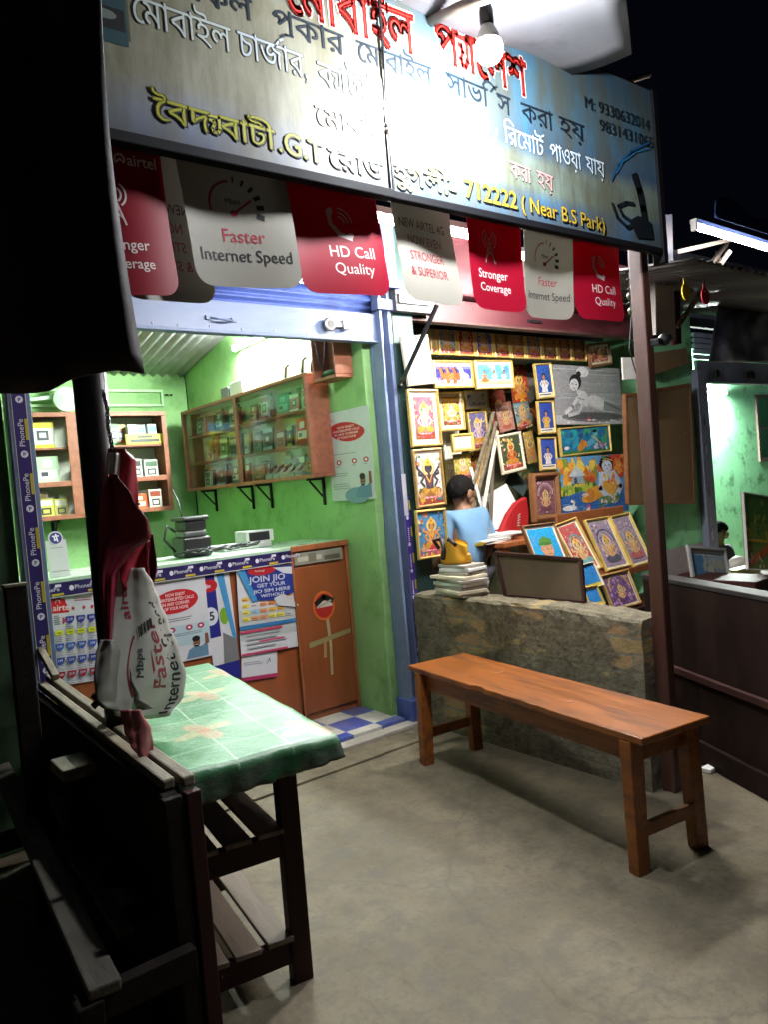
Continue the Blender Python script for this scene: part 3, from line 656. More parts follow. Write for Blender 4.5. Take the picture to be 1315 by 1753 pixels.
def flag(kind, bl, br, top, label, seed, dy=0., mirror=False, red=RED):
    y = FLY+dy; a, c = P(*bl, y=y), P(*br, y=y); w = (c-a).length; ux = (c-a).normalized(); ux.z *= .5; ux.normalize()
    tp = P(*top, y=y); uy = (tp-a); uy.y = 0; h = max(.36, uy.length); uy.normalize(); uy = (uy-ux*uy.dot(ux)*.6).normalized()
    h = .44
    isred = kind in ('cov', 'call'); A = Art(w, h, red if isred else WHT); r = .05
    out = [(r-r*math.cos(R(t)), r-r*math.sin(R(t))) for t in range(90, -1, -15)] + [(0, h*k/8) for k in range(2, 9)] + [(w*k/6, h) for k in range(1, 7)] + [(w, h*k/8) for k in range(7, 1, -1)] + [(w-r+r*math.cos(R(t)), r-r*math.sin(R(t))) for t in range(0, 91, 15)] + [(w*k/6, 0) for k in range(5, 0, -1) if r < w*k/6 < w-r]
    rn = random.Random(seed); ph, am = rn.uniform(0, 6), rn.uniform(.006, .014)
    bend = lambda x, q: am*math.sin(x/w*3.6+ph)+.012*math.sin(q/h*3.2+ph*1.7)+(.018*(1-q/h)**2 if seed % 2 else 0)
    ink_c = '#d9c4c2' if isred else '#a2283a'
    if kind == 'speed': logo(A, w*.53, h*.76, w*.19, '#a4152f'); dial(A, w*.46, h*.52, w*.22, '#98203a', '#222'); A.text('Faster', w*.5, h*.29, w*.16, '#a03040', align='c'); A.text('Internet Speed', w*.5, h*.165, w*.15, '#222226', fit=w*.86, align='c')
    if kind == 'call': logo(A, w*.55, h*.76, w*.19, ink_c); phone(A, w*.52, h*.50, w*.24, ink_c); A.text('HD Call', w*.6, h*.27, w*.155, ink_c, align='c', bold=.006); A.text('Quality', w*.6, h*.15, w*.15, ink_c, align='c')
    if kind == 'cov': logo(A, w*.53, h*.76, w*.19, ink_c); tower(A, w*.42, h*.52, w*.30, ink_c); A.text('Stronger', w*.44, h*.27, w*.16, ink_c, align='c', bold=.006); A.text('Coverage', w*.46, h*.16, w*.15, ink_c, align='c', bold=.006)
    if kind == 'cov2': logo(A, w*.4, h*.78, w*.2, ink_c)
    if kind == 'new':
        if not mirror: logo(A, w*.53, h*.78, w*.19, '#a4152f')
        for k, s_ in enumerate(('NEW AIRTEL 4G', 'NOW EVEN', 'STRONGER', '& SUPERIOR')): A.text(s_, w*.47, h*(.58-.125*k), w*.15, '#8c2234' if k else '#4a2028', fit=w*(.8, .6, .6, .66)[k], align='c', mirror=mirror, bold=.008)
    mb = A.build('flag', a, ux, uy, bend=bend, outline=None, grid=(10, 12), mb=MB())
    # the paper itself has round lower corners: trim the sheet by rebuilding it from its outline rows
    mb2 = MB(); n = ux.cross(uy).normalized(); pm = thin_paper(red if isred else WHT)
    def edge(q): return r-math.sqrt(max(0, r*r-(r-q)**2)) if q < r else 0.
    rows = [0, .004, .012, .024, .038, .05]+[.05+(h-.05)*k/24 for k in range(1, 25)]
    def row(f, z):
        return [[a+ux*x+uy*q+n*(bend(x, q)+z) for x in [edge(q)+(w-2*edge(q))*i/20 for i in range(21)]] for q in rows]
    for z in (0, -.0015):
        rw = row(0, z); vs = [p for rr_ in rw for p in rr_]; mb2.add(vs, [(j*21+i, j*21+i+1, (j+1)*21+i+1, (j+1)*21+i) for j in range(len(rows)-1) for i in range(20)], pm)
    A.map(lambda x, q, d: a+ux*x+uy*q+n*(bend(x, q)+d), mb2, .00002, .35, .0006)
    return mb2.build('bunting_flag', smooth=True, label=label, cat='flag', group='telecom flags on the string')
flag('new', (205, 517), (368, 515), (170, 300), 'white flag with mirrored red letters showing its back behind the dark red flag', 3, .05, True)
flag('cov', (150, 505), (309, 497), (110, 260), 'dark red flag at the string end beside the black tarpaulin', 2, -.02, red='#8c1024')
flag('speed', (335, 489), (510, 491), (285, 262), 'large white faster internet speed flag nearest the black tarpaulin', 5, -.005)
flag('call', (520, 500), (664, 507), (480, 300), 'large red flag with telephone receiver reading HD Call Quality', 6)
flag('new', (692, 516), (798, 522), (660, 345), 'white flag reading now even stronger and superior', 8)
flag('cov', (812, 527), (903, 536), (790, 375), 'red flag with radio mast reading stronger coverage', 11)
flag('speed', (905, 540), (988, 545), (895, 400), 'smaller white faster internet speed flag towards the rust red post', 12)
flag('call', (988, 546), (1068, 552), (985, 410), 'smaller red HD call quality flag beside the rust red post', 15)
pts = [P(u, v, y=FLY+.004) for u, v in ((120, 205), (285, 250), (480, 300), (660, 340), (800, 372), (985, 412), (1075, 430))]
MB(m_wire).tube(pts, .003, n=5).build('bunting_string', label='thin dark string carrying the row of telecom flags', cat='string')
A = Art(.05, .06, '#b6b2a4'); A.ell(.025, .03, .022, .028, '#c9c4b6'); A.build('paper_tag', P(896, 473, y=2.01), (1, 0, 0), (0, 0, 1), label='small pale paper tag showing between two flags', cat='tag')
Art(.02, .05, '#c8b21c').build('paper_tag', P(984, 485, y=2.01), (1, 0, 0), (0, 0, 1), label='small yellow paper tag beside the last red flag', cat='tag')

# ------------------------------------------------------------------ counter of the phone shop
CY = 4.15
t = thing('shop_counter', 'brown laminate shop counter plastered with telecom posters', 'counter', (1.85, CY, .05))
m_lam = M('brown_laminate', (.25, .068, .020), .38, 0, .18, 4, stain=(.24, .075, .03), stain_amt=.3, stretch=(2, 2, .4), bmp=.1)
b = MB(m_lam); b.box(.78, 2.395, CY, CY+.03, .05, 1.135); b.build('front_panel', t, bevel=.003)
b = MB(m_lam); b.box(2.41, 2.80, CY-.018, CY-.002, .10, 1.03); door_o = b.build('door', t, bevel=.004)
b = MB(m_tick); b.box(2.40, 2.826, CY, CY+.03, .05, 1.135); b.box(2.394, 2.408, CY-.022, CY-.001, .05, 1.135); b.box(2.802, 2.826, CY-.02, CY-.001, .05, 1.135); b.build('door_frame', t, bevel=.002)
b = MB(M('pale_green_laminate', (.40, .55, .40), .3, 0, .1)); b.box(.76, 2.826, CY-.02, CY+.55, 1.136, 1.165); b.build('counter_top', t, bevel=.004)
b = MB(m_tick); b.box(2.396, 2.826, CY-.030, CY-.021, 1.132, 1.168); b.build('edge_strip', t, bevel=.003)
A = Art(1.62, .075, '#1e0d52'); rn = random.Random(5)
for i in range(9):
    x = .02+i*.18; A.rect(x, .008, x+.06, .02, '#b8a52b'); A.ell(x+.1, .04, .012, .014, '#d9d6e4', 12); A.text('PhonePe', x+.115, .032, .03, '#d9d6e4', bold=.01); A.rect(x+.02, .052, x+.05, .066, '#d9d6e4'); A.rect(x+.075, .06, x+.15, .071, '#150b48')
A.rect(0, 0, 1.62, .004, '#c9c6c0'); A.build('payment_tape', (.775, CY-.023, 1.070), (1, 0, 0), (0, 0, 1), t)
A = Art(.36, .075, '#8d8a7c'); A.rect(.02, .02, .2, .05, '#b9b5a6'); A.rect(.22, .01, .34, .04, '#5d5646'); A.rect(.1, .012, .16, .065, '#77705e'); A.build('old_tape', (2.42, CY-.0195, 1.045), (1, 0, 0), (0, 0, 1), t)
# worn round sticker and tape scars on the door
A = Art(.17, .2); A.ell(.085, .1, .083, .095, '#c9632a', 22); A.ell(.085, .1, .07, .08, '#a8211c', 22); A.rect(.03, .09, .15, .13, '#c8beb4'); A.line([(.03, .12), (.09, .155), (.15, .125)], .035, '#17120f'); A.line([(.035, .095), (.14, .125)], .014, '#a49c92')
A.build('round_sticker', P(537, 1067, y=CY-.0195), (1, 0, 0), (0, 0, 1), door_o)
A = Art(.3, .5); A.poly([(.08, .0), (.10, .0), (.11, .2), (.10, .42), (.075, .42), (.09, .2)], '#a89a72'); A.poly([(-.06, .20), (.26, .245), (.27, .275), (-.06, .235)], '#8f8458'); A.poly([(.04, .12), (.06, .12), (.07, .235), (.05, .235)], '#a08c5a')
A.build('tape_scar', P(548, 1160, y=CY-.0195), (1, 0, 0), (0, 0, 1), door_o)

def sheet_at(y, bl, br, tl, flat=True):
    a, c, d = P(*bl, y=y), P(*br, y=y), P(*tl, y=y); ux = (c-a); uy = (d-a); w, h = ux.length, uy.length
    ux.normalize(); uy = (uy-ux*uy.dot(ux)).normalized(); return a, ux, uy, w, h
def poster(bl, br, tl, y, label, fn, curl=.0005, paper='#c6c6cc', name='poster', seed=1):
    a, ux, uy, w, h = sheet_at(y, bl, br, tl); A = Art(w, h, paper); fn(A, w, h)
    return A.build(name, a, ux, uy, bend=lambda x, q: curl*(1+math.sin(x/w*4+seed)+.8*math.sin(q/h*3+seed*2))*.5+.002, grid=(8, 10), label=label, cat='poster')
def lines(A, x0, x1, y, n, dy, c, seed=1, t=.35):
    rn = random.Random(seed)
    for k in range(n): A.rect(x0, y-k*dy, x0+(x1-x0)*rn.uniform(.6, 1), y-k*dy+dy*t, c)
def tariff(A, w, h):
    A.rect(0, h*.86, w*.22, h*.98, '#1c1a3c'); A.rect(0, h*.72, w*.3, h*.86, '#b9161f'); A.poly([(w*.3, h*.86), (w*.3, h*.72), (w*.40, h*.72)], '#b9161f'); A.text('airtel', w*.04, h*.745, h*.085, '#e8d8d8', bold=.02); A.arc(w*.15, h*.83, h*.02, -30, 200, h*.008, '#e8d8d8')
    dial(A, w*.62, h*.93, w*.12, '#333a4a', '#333a4a'); lines(A, w*.5, w*.9, h*.85, 2, h*.022, '#a05a60', 2); 
    for x in (.48, .72, .9): A.ell(w*x, h*.755, w*.03, h*.018, '#b01c38', 12)
    A.poly([(w*.25, h*.60), (w*.25, h*.68), (w*.32, h*.64)], '#b01c38'); lines(A, w*.06, w*.22, h*.69, 5, h*.02, '#55555f', 3)
    for r, (y, c) in enumerate(((.62, '#2d2f86'), (.50, '#bfc41e'), (.36, '#2c4f9e'), (.22, '#2c3f8c'), (.08, '#8c1f2c'))):
        for q in range(4):
            x = w*(.16+.24*q)
            if r == 0 and q == 0: continue
            if r == 1: A.rect(x-w*.085, h*y, x+w*.085, h*(y+.05), c); A.rect(x-w*.05, h*(y+.018), x+w*.05, h*(y+.032), '#7c8420')
            else: A.ell(x, h*(y+.06), w*.10, h*.075, c, 14, 0, 180, 360); A.text(str((149, 219, 299, 349)[q]), x, h*(y+.018), h*.035, '#c8cae4', align='c', bold=.02)
            lines(A, x-w*.095, x+w*.09, h*(y-.025), 3, h*.019, '#7d7d8a', r*5+q)
poster((90, 1176), (168, 1164), (78, 1003), CY-.006, 'white tariff poster with rows of blue and yellow price tabs', tariff)
def enjoy(A, w, h):
    A.text('airtel', w*.04, h*.90, h*.06, '#b09aa4'); A.ell(w*.42, h*.70, w*.42, h*.135, '#b5121e', 26, .06); A.ell(w*.3, h*.69, w*.3, h*.125, '#b5121e', 20)
    for k, s_ in enumerate(('NOW ENJOY', 'UNINTERRUPTED CALLS', 'IN ANY CORNER', 'OF YOUR HOME')): A.text(s_, w*.42, h*(.765-.052*k), h*.05, '#e6d2d2', fit=w*(.36, .68, .5, .44)[k], align='c', bold=.02)
    A.rect(0, h*.18, w, h*.42, '#a9c0c8'); lines(A, w*.1, w*.95, h*.50, 2, h*.025, '#6a6a72', 4)
    for x in (.3, .62, .84): A.ell(w*x, h*.38, w*.065, h*.032, '#a31a46', 14); A.ell(w*x, h*.38, w*.03, h*.014, '#e0cfd4', 10)
    lines(A, w*.2, w*.9, h*.32, 2, h*.02, '#6e7c86', 6)
    man(A, w*.74, h*.02, h*.26)
def man(A, x, y, s):
    A.poly([(x-.55*s, y), (x-.4*s, y+.38*s), (x-.12*s, y+.5*s), (x+.2*s, y+.46*s), (x+.5*s, y+.62*s), (x+.5*s, y)], '#5c7f98'); A.poly([(x+.38*s, y+.5*s), (x+.58*s, y+.55*s), (x+.55*s, y+1.0*s), (x+.4*s, y+1.0*s)], '#7c4a38'); A.ell(x-.02*s, y+.68*s, .17*s, .22*s, '#8a5a42', 16); A.ell(x-.03*s, y+.83*s, .19*s, .13*s, '#191312', 14); A.ell(x-.02*s, y+.55*s, .13*s, .09*s, '#20150f', 12); A.rect(x-.09*s, y+.555*s, x+.06*s, y+.58*s, '#d8cfc8')
poster((270, 1142), (362, 1122), (262, 990), CY-.008, 'white poster with a red speech blob above the tablecloth', enjoy)
def bluestrip(A, w, h):
    A.rect(0, h*.42, w*.42, h, '#1b1f78'); A.rect(0, 0, w, h*.16, '#1b1f78'); A.ell(w*.2, h*.9, w*.3, h*.06, '#a8141e', 16); A.text('Jio', w*.05, h*.885, h*.05, '#e0d8e4', bold=.03); A.ell(w*.12, h*.62, w*.28, h*.085, '#c9ccd8', 20); A.text('5', w*.06, h*.585, h*.11, '#22242c', bold=.03)
    A.poly([(w*.5, h), (w*.78, h), (w*1., h*.36), (w*.9, h*.3)], '#3d86b8'); A.ell(w*.62, h*.6, w*.17, h*.08, '#6f9e24', 12); A.poly([(w*.42, h*.16), (w, h*.16), (w, h*.36), (w*.5, h*.45)], '#6d6e70')
poster((368, 1170), (412, 1158), (356, 985), CY-.005, 'narrow blue poster strip with a white circle beside the torn poster', bluestrip)
def join(A, w, h):
    A.rect(0, h*.18, w, h*.52, '#b0b4b4'); 
    rn = random.Random(3)
    for r in range(4):
        for q in range(6):
            A.rect(w*(.06+.15*q), h*(.62-.075*r), w*(.06+.15*q+.12), h*(.62-.075*r+.045), rn.choice(('#c47a3c', '#cfa23a', '#7fb0c8', '#d0c64a', '#c98a5c', '#b9bec0')))
            A.rect(w*(.07+.15*q), h*(.62-.075*r+.012), w*(.07+.15*q+.07), h*(.62-.075*r+.022), '#8a4a40')
    A.rect(0, h*.30, w, h*.345, '#2f6a9e'); A.rect(0, h*.255, w*.72, h*.285, '#b03a5c'); lines(A, w*.1, w*.9, h*.22, 4, h*.05, '#9aa0a6', 7); A.rect(w*.3, h*.13, w*.75, h*.15, '#b03a5c'); A.rect(0, h*.0, w*.8, h*.025, '#b03a5c')
    A.poly([(w*.02, h), (w, h*.99), (w*.97, h*.66), (w*.6, h*.60), (w*.26, h*.62)], '#1c2f7e'); A.poly([(0, h), (w*.12, h), (w*.32, h*.62), (w*.24, h*.60)], '#3a84b6')
    A.ell(w*.42, h*.96, w*.24, h*.055, '#a31a20', 18); A.text('Recharge', w*.3, h*.95, h*.035, '#e0c8c8', bold=.01)
    A.text('JOIN JIO', w*.2, h*.83, h*.10, '#d6d8e6', fit=w*.62, bold=.02); A.text('GET YOUR', w*.32, h*.765, h*.06, '#d6d8e6', fit=w*.5, bold=.02); A.text('JIO SIM HERE', w*.26, h*.70, h*.058, '#d6d8e6', fit=w*.64, bold=.02); A.text('WITHOUT', w*.38, h*.645, h*.052, '#d6d8e6', fit=w*.42, bold=.02)
    A.poly([(w*.62, h*.98), (w*.98, h*.97), (w*.97, h*.88), (w*.8, h*.90)], '#c2c4cc'); A.poly([(w*.60, h*.62), (w*.78, h*.66), (w*1.04, h*.50), (w*.98, h*.47), (w*.68, h*.52)], '#bcbec2'); A.line([(w*.68, h*.52), (w*.98, h*.475)], .005, '#2a2a2c')
poster((412, 1124), (510, 1106), (388, 978), CY-.011, 'torn blue and orange poster reading join and get your sim', join, .0, seed=3)
def bill(A, w, h): A.rect(0, 0, w, h*.12, '#a32a58'); lines(A, w*.06, w*.7, h*.55, 2, h*.06, '#77808a', 3); A.rect(0, h*.8, w, h*.83, '#b06a80'); A.line([(w*.7, h*.45), (w*.78, h*.62), (w*.8, h*.5)], .004, '#4a505c')
poster((413, 1167), (474, 1158), (410, 1112), CY-.007, 'small pale notice with a magenta band under the torn poster', bill, .0004)
# wall poster on the side wall
def wallposter(A, w, h):
    A.text('airtel', w*.08, h*.90, h*.05, '#c48a94'); A.ell(w*.46, h*.765, w*.40, h*.105, '#b3121f', 26, -.1); A.ell(w*.55, h*.74, w*.33, h*.09, '#b3121f', 20)
    for k, s_ in enumerate(('NOW ENJOY', 'UNINTERRUPTED CALLS', 'IN ANY CORNER', 'OF YOUR HOME')): A.text(s_, w*.46, h*(.805-.038*k), h*.034, '#e6d2d2', fit=w*(.4, .62, .56, .44)[k], align='c', bold=.02)
    for x in (.24, .6, .86): A.ell(w*x, h*.43, w*.06, h*.03, '#b3122c', 14); A.ell(w*x, h*.43, w*.03, h*.016, '#e4dcdc', 10); lines(A, w*(x-.08), w*(x+.08), h*.38, 1, h*.02, '#8a8a90')
    lines(A, w*.05, w*.95, h*.52, 1, h*.02, '#77777f'); lines(A, w*.05, w*.6, h*.30, 2, h*.025, '#8d8d95', 4); lines(A, w*.05, w*.5, h*.18, 3, h*.025, '#8d8d95', 5)
    A.ell(w*.6, h*.05, w*.28, h*.09, '#6f8fa0', 14); man(A, w*.76, h*.02, h*.28)
def wall_poster():
    a = P(644, 860, x=2.8); pts = (P(570, 858, x=2.825), P(644, 858, x=2.825), P(578, 705, x=2.825))
    a, c, d = pts; ux = Vector((0, -1, 0)); w = abs(c.y-a.y); uy = Vector((0, 0, 1)); h = d.z-a.z; A = Art(w, h, '#c4c6c8'); wallposter(A, w, h)
    A.build('poster', a, ux, uy, bend=lambda x, q: .003+.001*math.sin(x/w*5)+.03*max(0, q/h-.93), grid=(8, 10), label='tall white poster with red blob on the lime green side wall', cat='poster')
wall_poster()

# ------------------------------------------------------------------ cabinets with stock
def cabinet(name, label, o, L, H, D, axis, doors, ends=True, shelves=2):
    """o: lower front corner at the left seen from the room; axis: unit along the front; depth goes along n into the wall"""
    ax = Vector(axis); n = Vector((0, 0, 1)).cross(ax); o = Vector(o)
    t = thing(name, label, 'cabinet', o)
    def bx(mb, x0, x1, d0, d1, z0, z1, mat=None):
        p = lambda x, d, z: o+ax*x+n*d+Vector((0, 0, z))
        return mb.hexa([p(x0, d0, z0), p(x1, d0, z0), p(x1, d1, z0), p(x0, d1, z0), p(x0, d0, z1), p(x1, d0, z1), p(x1, d1, z1), p(x0, d1, z1)], mat)
    b = MB(m_cabin); bx(b, 0, L, .0, D, 0, .022); bx(b, 0, L, 0, D, H-.022, H); bx(b, 0, .022, 0.0, D, .0225, H-.0225); bx(b, L-.022, L, 0., D, .0225, H-.0225); bx(b, .0225, L-.0225, D-.008, D-.001, .0225, H-.0225, M('pale_cabinet_lining', (.42, .44, .36), .7)); b.build('carcass', t, bevel=.003)
    for k in range(shelves): b = MB(m_cabin); z = H*(k+1)/(shelves+1); bx(b, .0235, L-.0235, .03, D-.012, z-.008, z+.008); b.build('shelf', t, bevel=.002)
    return t, bx, o, ax, n
def stock(o, ax, n, x, d, z, w, dp, h, c, label, cat, name, deco='#d8d4c8', lean=0., group=None, style=0):
    b = MB(); p = lambda x_, d_, z_: o+ax*x_+n*(d_+lean*z_)+Vector((0, 0, z+z_))
    b.hexa([p(x, d, 0), p(x+w, d, 0), p(x+w, d+dp, 0), p(x, d+dp, 0), p(x, d, h), p(x+w, d, h), p(x+w, d+dp, h), p(x, d+dp, h)], ink(c, .35))
    def f(x0, x1, z0, z1, cc, k=1): b.add([p(x+w*x0, d-.0008*k, h*z0), p(x+w*x1, d-.0008*k, h*z0), p(x+w*x1, d-.0008*k, h*z1), p(x+w*x0, d-.0008*k, h*z1)], [(0, 1, 2, 3)], ink(cc, .35))
    if style == 0: f(.1, .9, .62, .9, deco); f(.2, .8, .15, .5, '#2b2b2b' if deco != '#2b2b2b' else '#c8c8c8'); f(.3, .7, .22, .42, c, 2)
    if style == 1: f(.12, .88, .2, .5, deco); f(.3, .7, .6, .85, deco); f(.2, .5, .27, .43, '#30343c', 2)
    if style == 2: f(.0, 1., .78, 1., deco); f(.0, 1., .0, .14, deco); f(.25, .75, .3, .68, '#3a3d40'); f(.35, .65, .4, .6, '#b9bcc0', 2)
    return b.build(name, bevel=.002, label=label, cat=cat, group=group)
# the glass fronted cabinet on the side wall; its front looks into the room (towards -x)
o2 = Vector((2.66, 6.22, 1.592)); L2, H2, D2 = 2.03, .68, .166
t, bx, o, ax, n = cabinet('glass_cabinet', 'long glass fronted wooden wall cabinet full of phone accessories', o2, L2, H2, D2, (0, -1, 0), 2, shelves=2)
b = MB(m_cabin); bx(b, .985, 1.035, -.012, -.001, 0.0225, H2-.0225); bx(b, 0.0, L2, -.010, -.0005, -.002, .022); bx(b, 0, L2, -.010, -.0005, H2-.022, H2+.002); bx(b, 0, .03, -.010, -.0005, .0225, H2-.0225); bx(b, L2-.03, L2, -.010, -.0005, .0225, H2-.0225); b.build('face_frame', t, bevel=.002)
for x0, x1, d in ((.032, .983, .006), (1.037, 1.988, .006)): b = MB(glass()); bx(b, x0, x1, d, d+.003, .024, H2-.024); b.build('glass_door', t)
for x in (.18, .85, 1.15, 1.88):
    b = MB(m_black); p = lambda xx, d, z: o+ax*xx+n*d+Vector((0, 0, z)); b.bar(p(x, D2-.008, -.19), p(x, D2-.008, -.002), .016, .016); b.bar(p(x, .03, -.011), p(x, D2-.017, -.011), .016, .016); b.bar(p(x, D2-.02, -.13), p(x, .05, -.02), .01, .012); b.build('bracket', t)
zs = [.023, H2/3+.009, 2*H2/3+.009]; rn = random.Random(11)
items = [ # x, shelf, w, h, colour, label, cat, name, deco, style
 (1.10, 2, .10, .13, '#8a3a34', 'dark red boxed accessory on the top shelf of the glass cabinet', 'box', 'product_box', '#caa', 1),
 (1.26, 2, .11, .16, '#c9b9c2', 'clear pack with a looped pink cable on the top shelf of the glass cabinet', 'pack', 'blister_pack', '#9a3a5c', 2),
 (1.48, 2, .17, .15, '#2f8a80', 'teal phone cover pack leaning on the top cabinet shelf', 'pack', 'blister_pack', '#5fb0a4', 1),
 (1.68, 2, .12, .12, '#b8616e', 'pink pack beside the teal cover on the top cabinet shelf', 'pack', 'blister_pack', '#ddd', 2),
 (1.84, 2, .12, .14, '#c4c0bc', 'silvery pack at the open end of the top cabinet shelf', 'pack', 'blister_pack', '#a55', 0),
 (1.10, 1, .13, .15, '#52564a', 'olive grey pouch on the middle shelf of the glass cabinet', 'pouch', 'phone_pouch', '#777', 1),
 (1.27, 1, .14, .16, '#36403e', 'dark phone case pack on the middle shelf of the glass cabinet', 'pack', 'blister_pack', '#9ab', 2),
 (1.45, 1, .12, .12, '#5d666a', 'grey pack on the middle cabinet shelf next to the black box', 'pack', 'blister_pack', '#abc', 0),
 (1.60, 1, .07, .14, '#14161a', 'narrow black box standing beside the red pack in the glass cabinet', 'box', 'product_box', '#8a4', 2),
 (1.72, 1, .15, .18, '#c01a26', 'bright red phone pack on the middle shelf of the glass cabinet', 'pack', 'blister_pack', '#e0cccc', 1),
 (1.90, 1, .07, .13, '#7c7a34', 'olive yellow pack at the near end of the middle cabinet shelf', 'pack', 'blister_pack', '#ddd', 0),
 (1.08, 0, .17, .12, '#7a3b22', 'brown carton on the bottom shelf of the glass cabinet', 'box', 'product_box', '#a86', 1),
 (1.84, 0, .12, .12, '#b49a3a', 'yellow carton at the near end of the bottom cabinet shelf', 'box', 'product_box', '#4a8aa0', 2),
 (.10, 2, .14, .15, '#8d9a92', 'pale framed pack at the far end of the top cabinet shelf', 'pack', 'blister_pack', '#4c5650', 2),
 (.34, 2, .12, .14, '#8a5048', 'rusty pink pack in the far half of the top cabinet shelf', 'pack', 'blister_pack', '#b88', 0),
 (.52, 2, .13, .15, '#5a6650', 'olive pack in the far half of the top cabinet shelf', 'pack', 'blister_pack', '#ccc', 1),
 (.72, 2, .12, .15, '#7a8c94', 'bluish pack beside the middle post on the top cabinet shelf', 'pack', 'blister_pack', '#dde', 2),
 (.36, 1, .11, .20, '#b0521c', 'orange pack standing in the far half of the glass cabinet', 'pack', 'blister_pack', '#d84', 1),
 (.52, 1, .13, .16, '#7d8a40', 'yellow green pack in the far half of the middle cabinet shelf', 'pack', 'blister_pack', '#cda', 2),
 (.70, 1, .14, .15, '#525c5c', 'grey cable pack beside the middle post on the middle cabinet shelf', 'pack', 'blister_pack', '#9aa', 0),
 (.22, 0, .11, .13, '#8ea09a', 'pale green box in the far corner of the bottom cabinet shelf', 'box', 'product_box', '#566', 0),
 (.48, 0, .14, .16, '#3b3f3a', 'dark pack in the far half of the bottom cabinet shelf', 'pack', 'blister_pack', '#899', 2),
 (.70, 0, .13, .14, '#6a6a60', 'grey beige pack beside the middle post on the bottom cabinet shelf', 'pack', 'blister_pack', '#ccb', 1)]
for x, s_, w, h, c, lab, cat, nm, deco, st in items: stock(o, ax, n, x, .05+rn.uniform(0, .03), zs[s_], w, .02, h, c, lab, cat, nm, deco, .08, None, st)
for k in range(5): # five black chargers in white trays
    b = MB(ink('#c2c4c2')); p = lambda xx, d, z: o+ax*(1.30+.105*k+xx)+n*d+Vector((0, 0, zs[0]+z)); b.hexa([p(0, .04, 0), p(.09, .04, 0), p(.09, .14, 0), p(0, .14, 0), p(0, .04, .03), p(.09, .04, .03), p(.09, .14, .10), p(0, .14, .10)])
    b.tube([p(.02, .052, .02), p(.06, .06, .05), p(.03, .09, .075), p(.07, .10, .09)], .011, ink('#101214'), n=7); b.build('charger_pack', label='white tray with a coiled black charger in a row inside the glass cabinet', cat='charger', group='black chargers in a row')
for k in range(34): # packets crowded behind the ones in front
    sh_ = k % 3; x = .06+1.86*rn.random(); x = x if not .93 < x < 1.04 else x+.12
    stock(o, ax, n, min(x, 1.9), .092+.02*rn.random(), zs[sh_], rn.uniform(.05, .11), .02, rn.uniform(.12, .185), rn.choice(('#8a8f8c', '#5d6660', '#a83a30', '#c2b8a8', '#7a8a9a', '#b0a04a', '#3c4440', '#d0ccc4', '#9a6a5a')), 'small packet crowded at the back of a glass cabinet shelf', 'packet', 'packet', rn.choice(('#d8d4c8', '#2b2b2b', '#8ab', '#c9b03a')), .05, 'packets at the back of the glass cabinet', k % 3)
# objects on and around the cabinet
q = o+ax*.98+n*.08; b = MB(m_white); b.box(q.x-.05, q.x+.06, q.y-.11, q.y+.10, q.z+H2+.003, q.z+H2+.11); t = b.build('white_carton', bevel=.004, label='white box with a dark side on top of the glass cabinet', cat='box')
b = MB(M('dim_grey_carton', (.16, .17, .17), .6)); b.box(q.x-.06, q.x+.06, q.y+.11, q.y+.24, q.z+H2+.003, q.z+H2+.09); b.build('grey_carton', bevel=.004, label='grey box behind the white box on the glass cabinet', cat='box')
for k, (xx, ln) in enumerate(((1.55, .07), (1.78, .08), (1.9, .05))):
    b = MB(m_bplastic); q = o+ax*xx+n*.14; b.tube([q+Vector((0, 0, H2+.014)), q+Vector((0, .01, H2+.05)), q+Vector((0, -.01, H2+.05+ln)), q+Vector((0, -.05, H2+.06+ln))], .012, n=7); b.build('cable_end', smooth=True, label=('black cable end furthest along the lit top of the glass cabinet', 'black hooked cable end in the middle of the lit cabinet top', 'short black cable end beside the wooden shrine shelf')[k], cat='cable')
# wooden shrine shelf
c0, c1 = P(527, 577, x=2.68), P(572, 645, x=2.68)
t = thing('shrine_box', 'small wooden shrine box on the wall above the cabinet end', 'shrine', (2.7, (c0.y+c1.y)/2, c1.z))
y0, y1, z0, z1 = c1.y, c0.y, c1.z, c1.z+.42; b = MB(m_cabin)
b.box(2.69, 2.825, y0, y1, z0, z0+.02); b.box(2.69, 2.825, y0, y0+.018, z0+.021, z1); b.box(2.69, 2.825, y1-.018, y1, z0+.021, z1); b.box(2.69, 2.825, y0, y1, z1+.001, z1+.02); b.box(2.81, 2.824, y0+.019, y1-.019, z0+.021, z1-.001); b.build('case', t, bevel=.003)
b = MB(m_wire); ym = (y0+y1)/2; b.tube([(2.685, y0+.03, z1), (2.68, ym-.03, z0+.12), (2.68, ym, z0+.07), (2.68, ym+.03, z0+.13), (2.685, y1-.03, z1)], .004, n=6); b.build('garland', t, smooth=True)
b = MB(ink('#1c4a2a')); b.ball((2.75, ym, z0+.045), (.05, .09, .025)); b.build('offering', t, smooth=True)
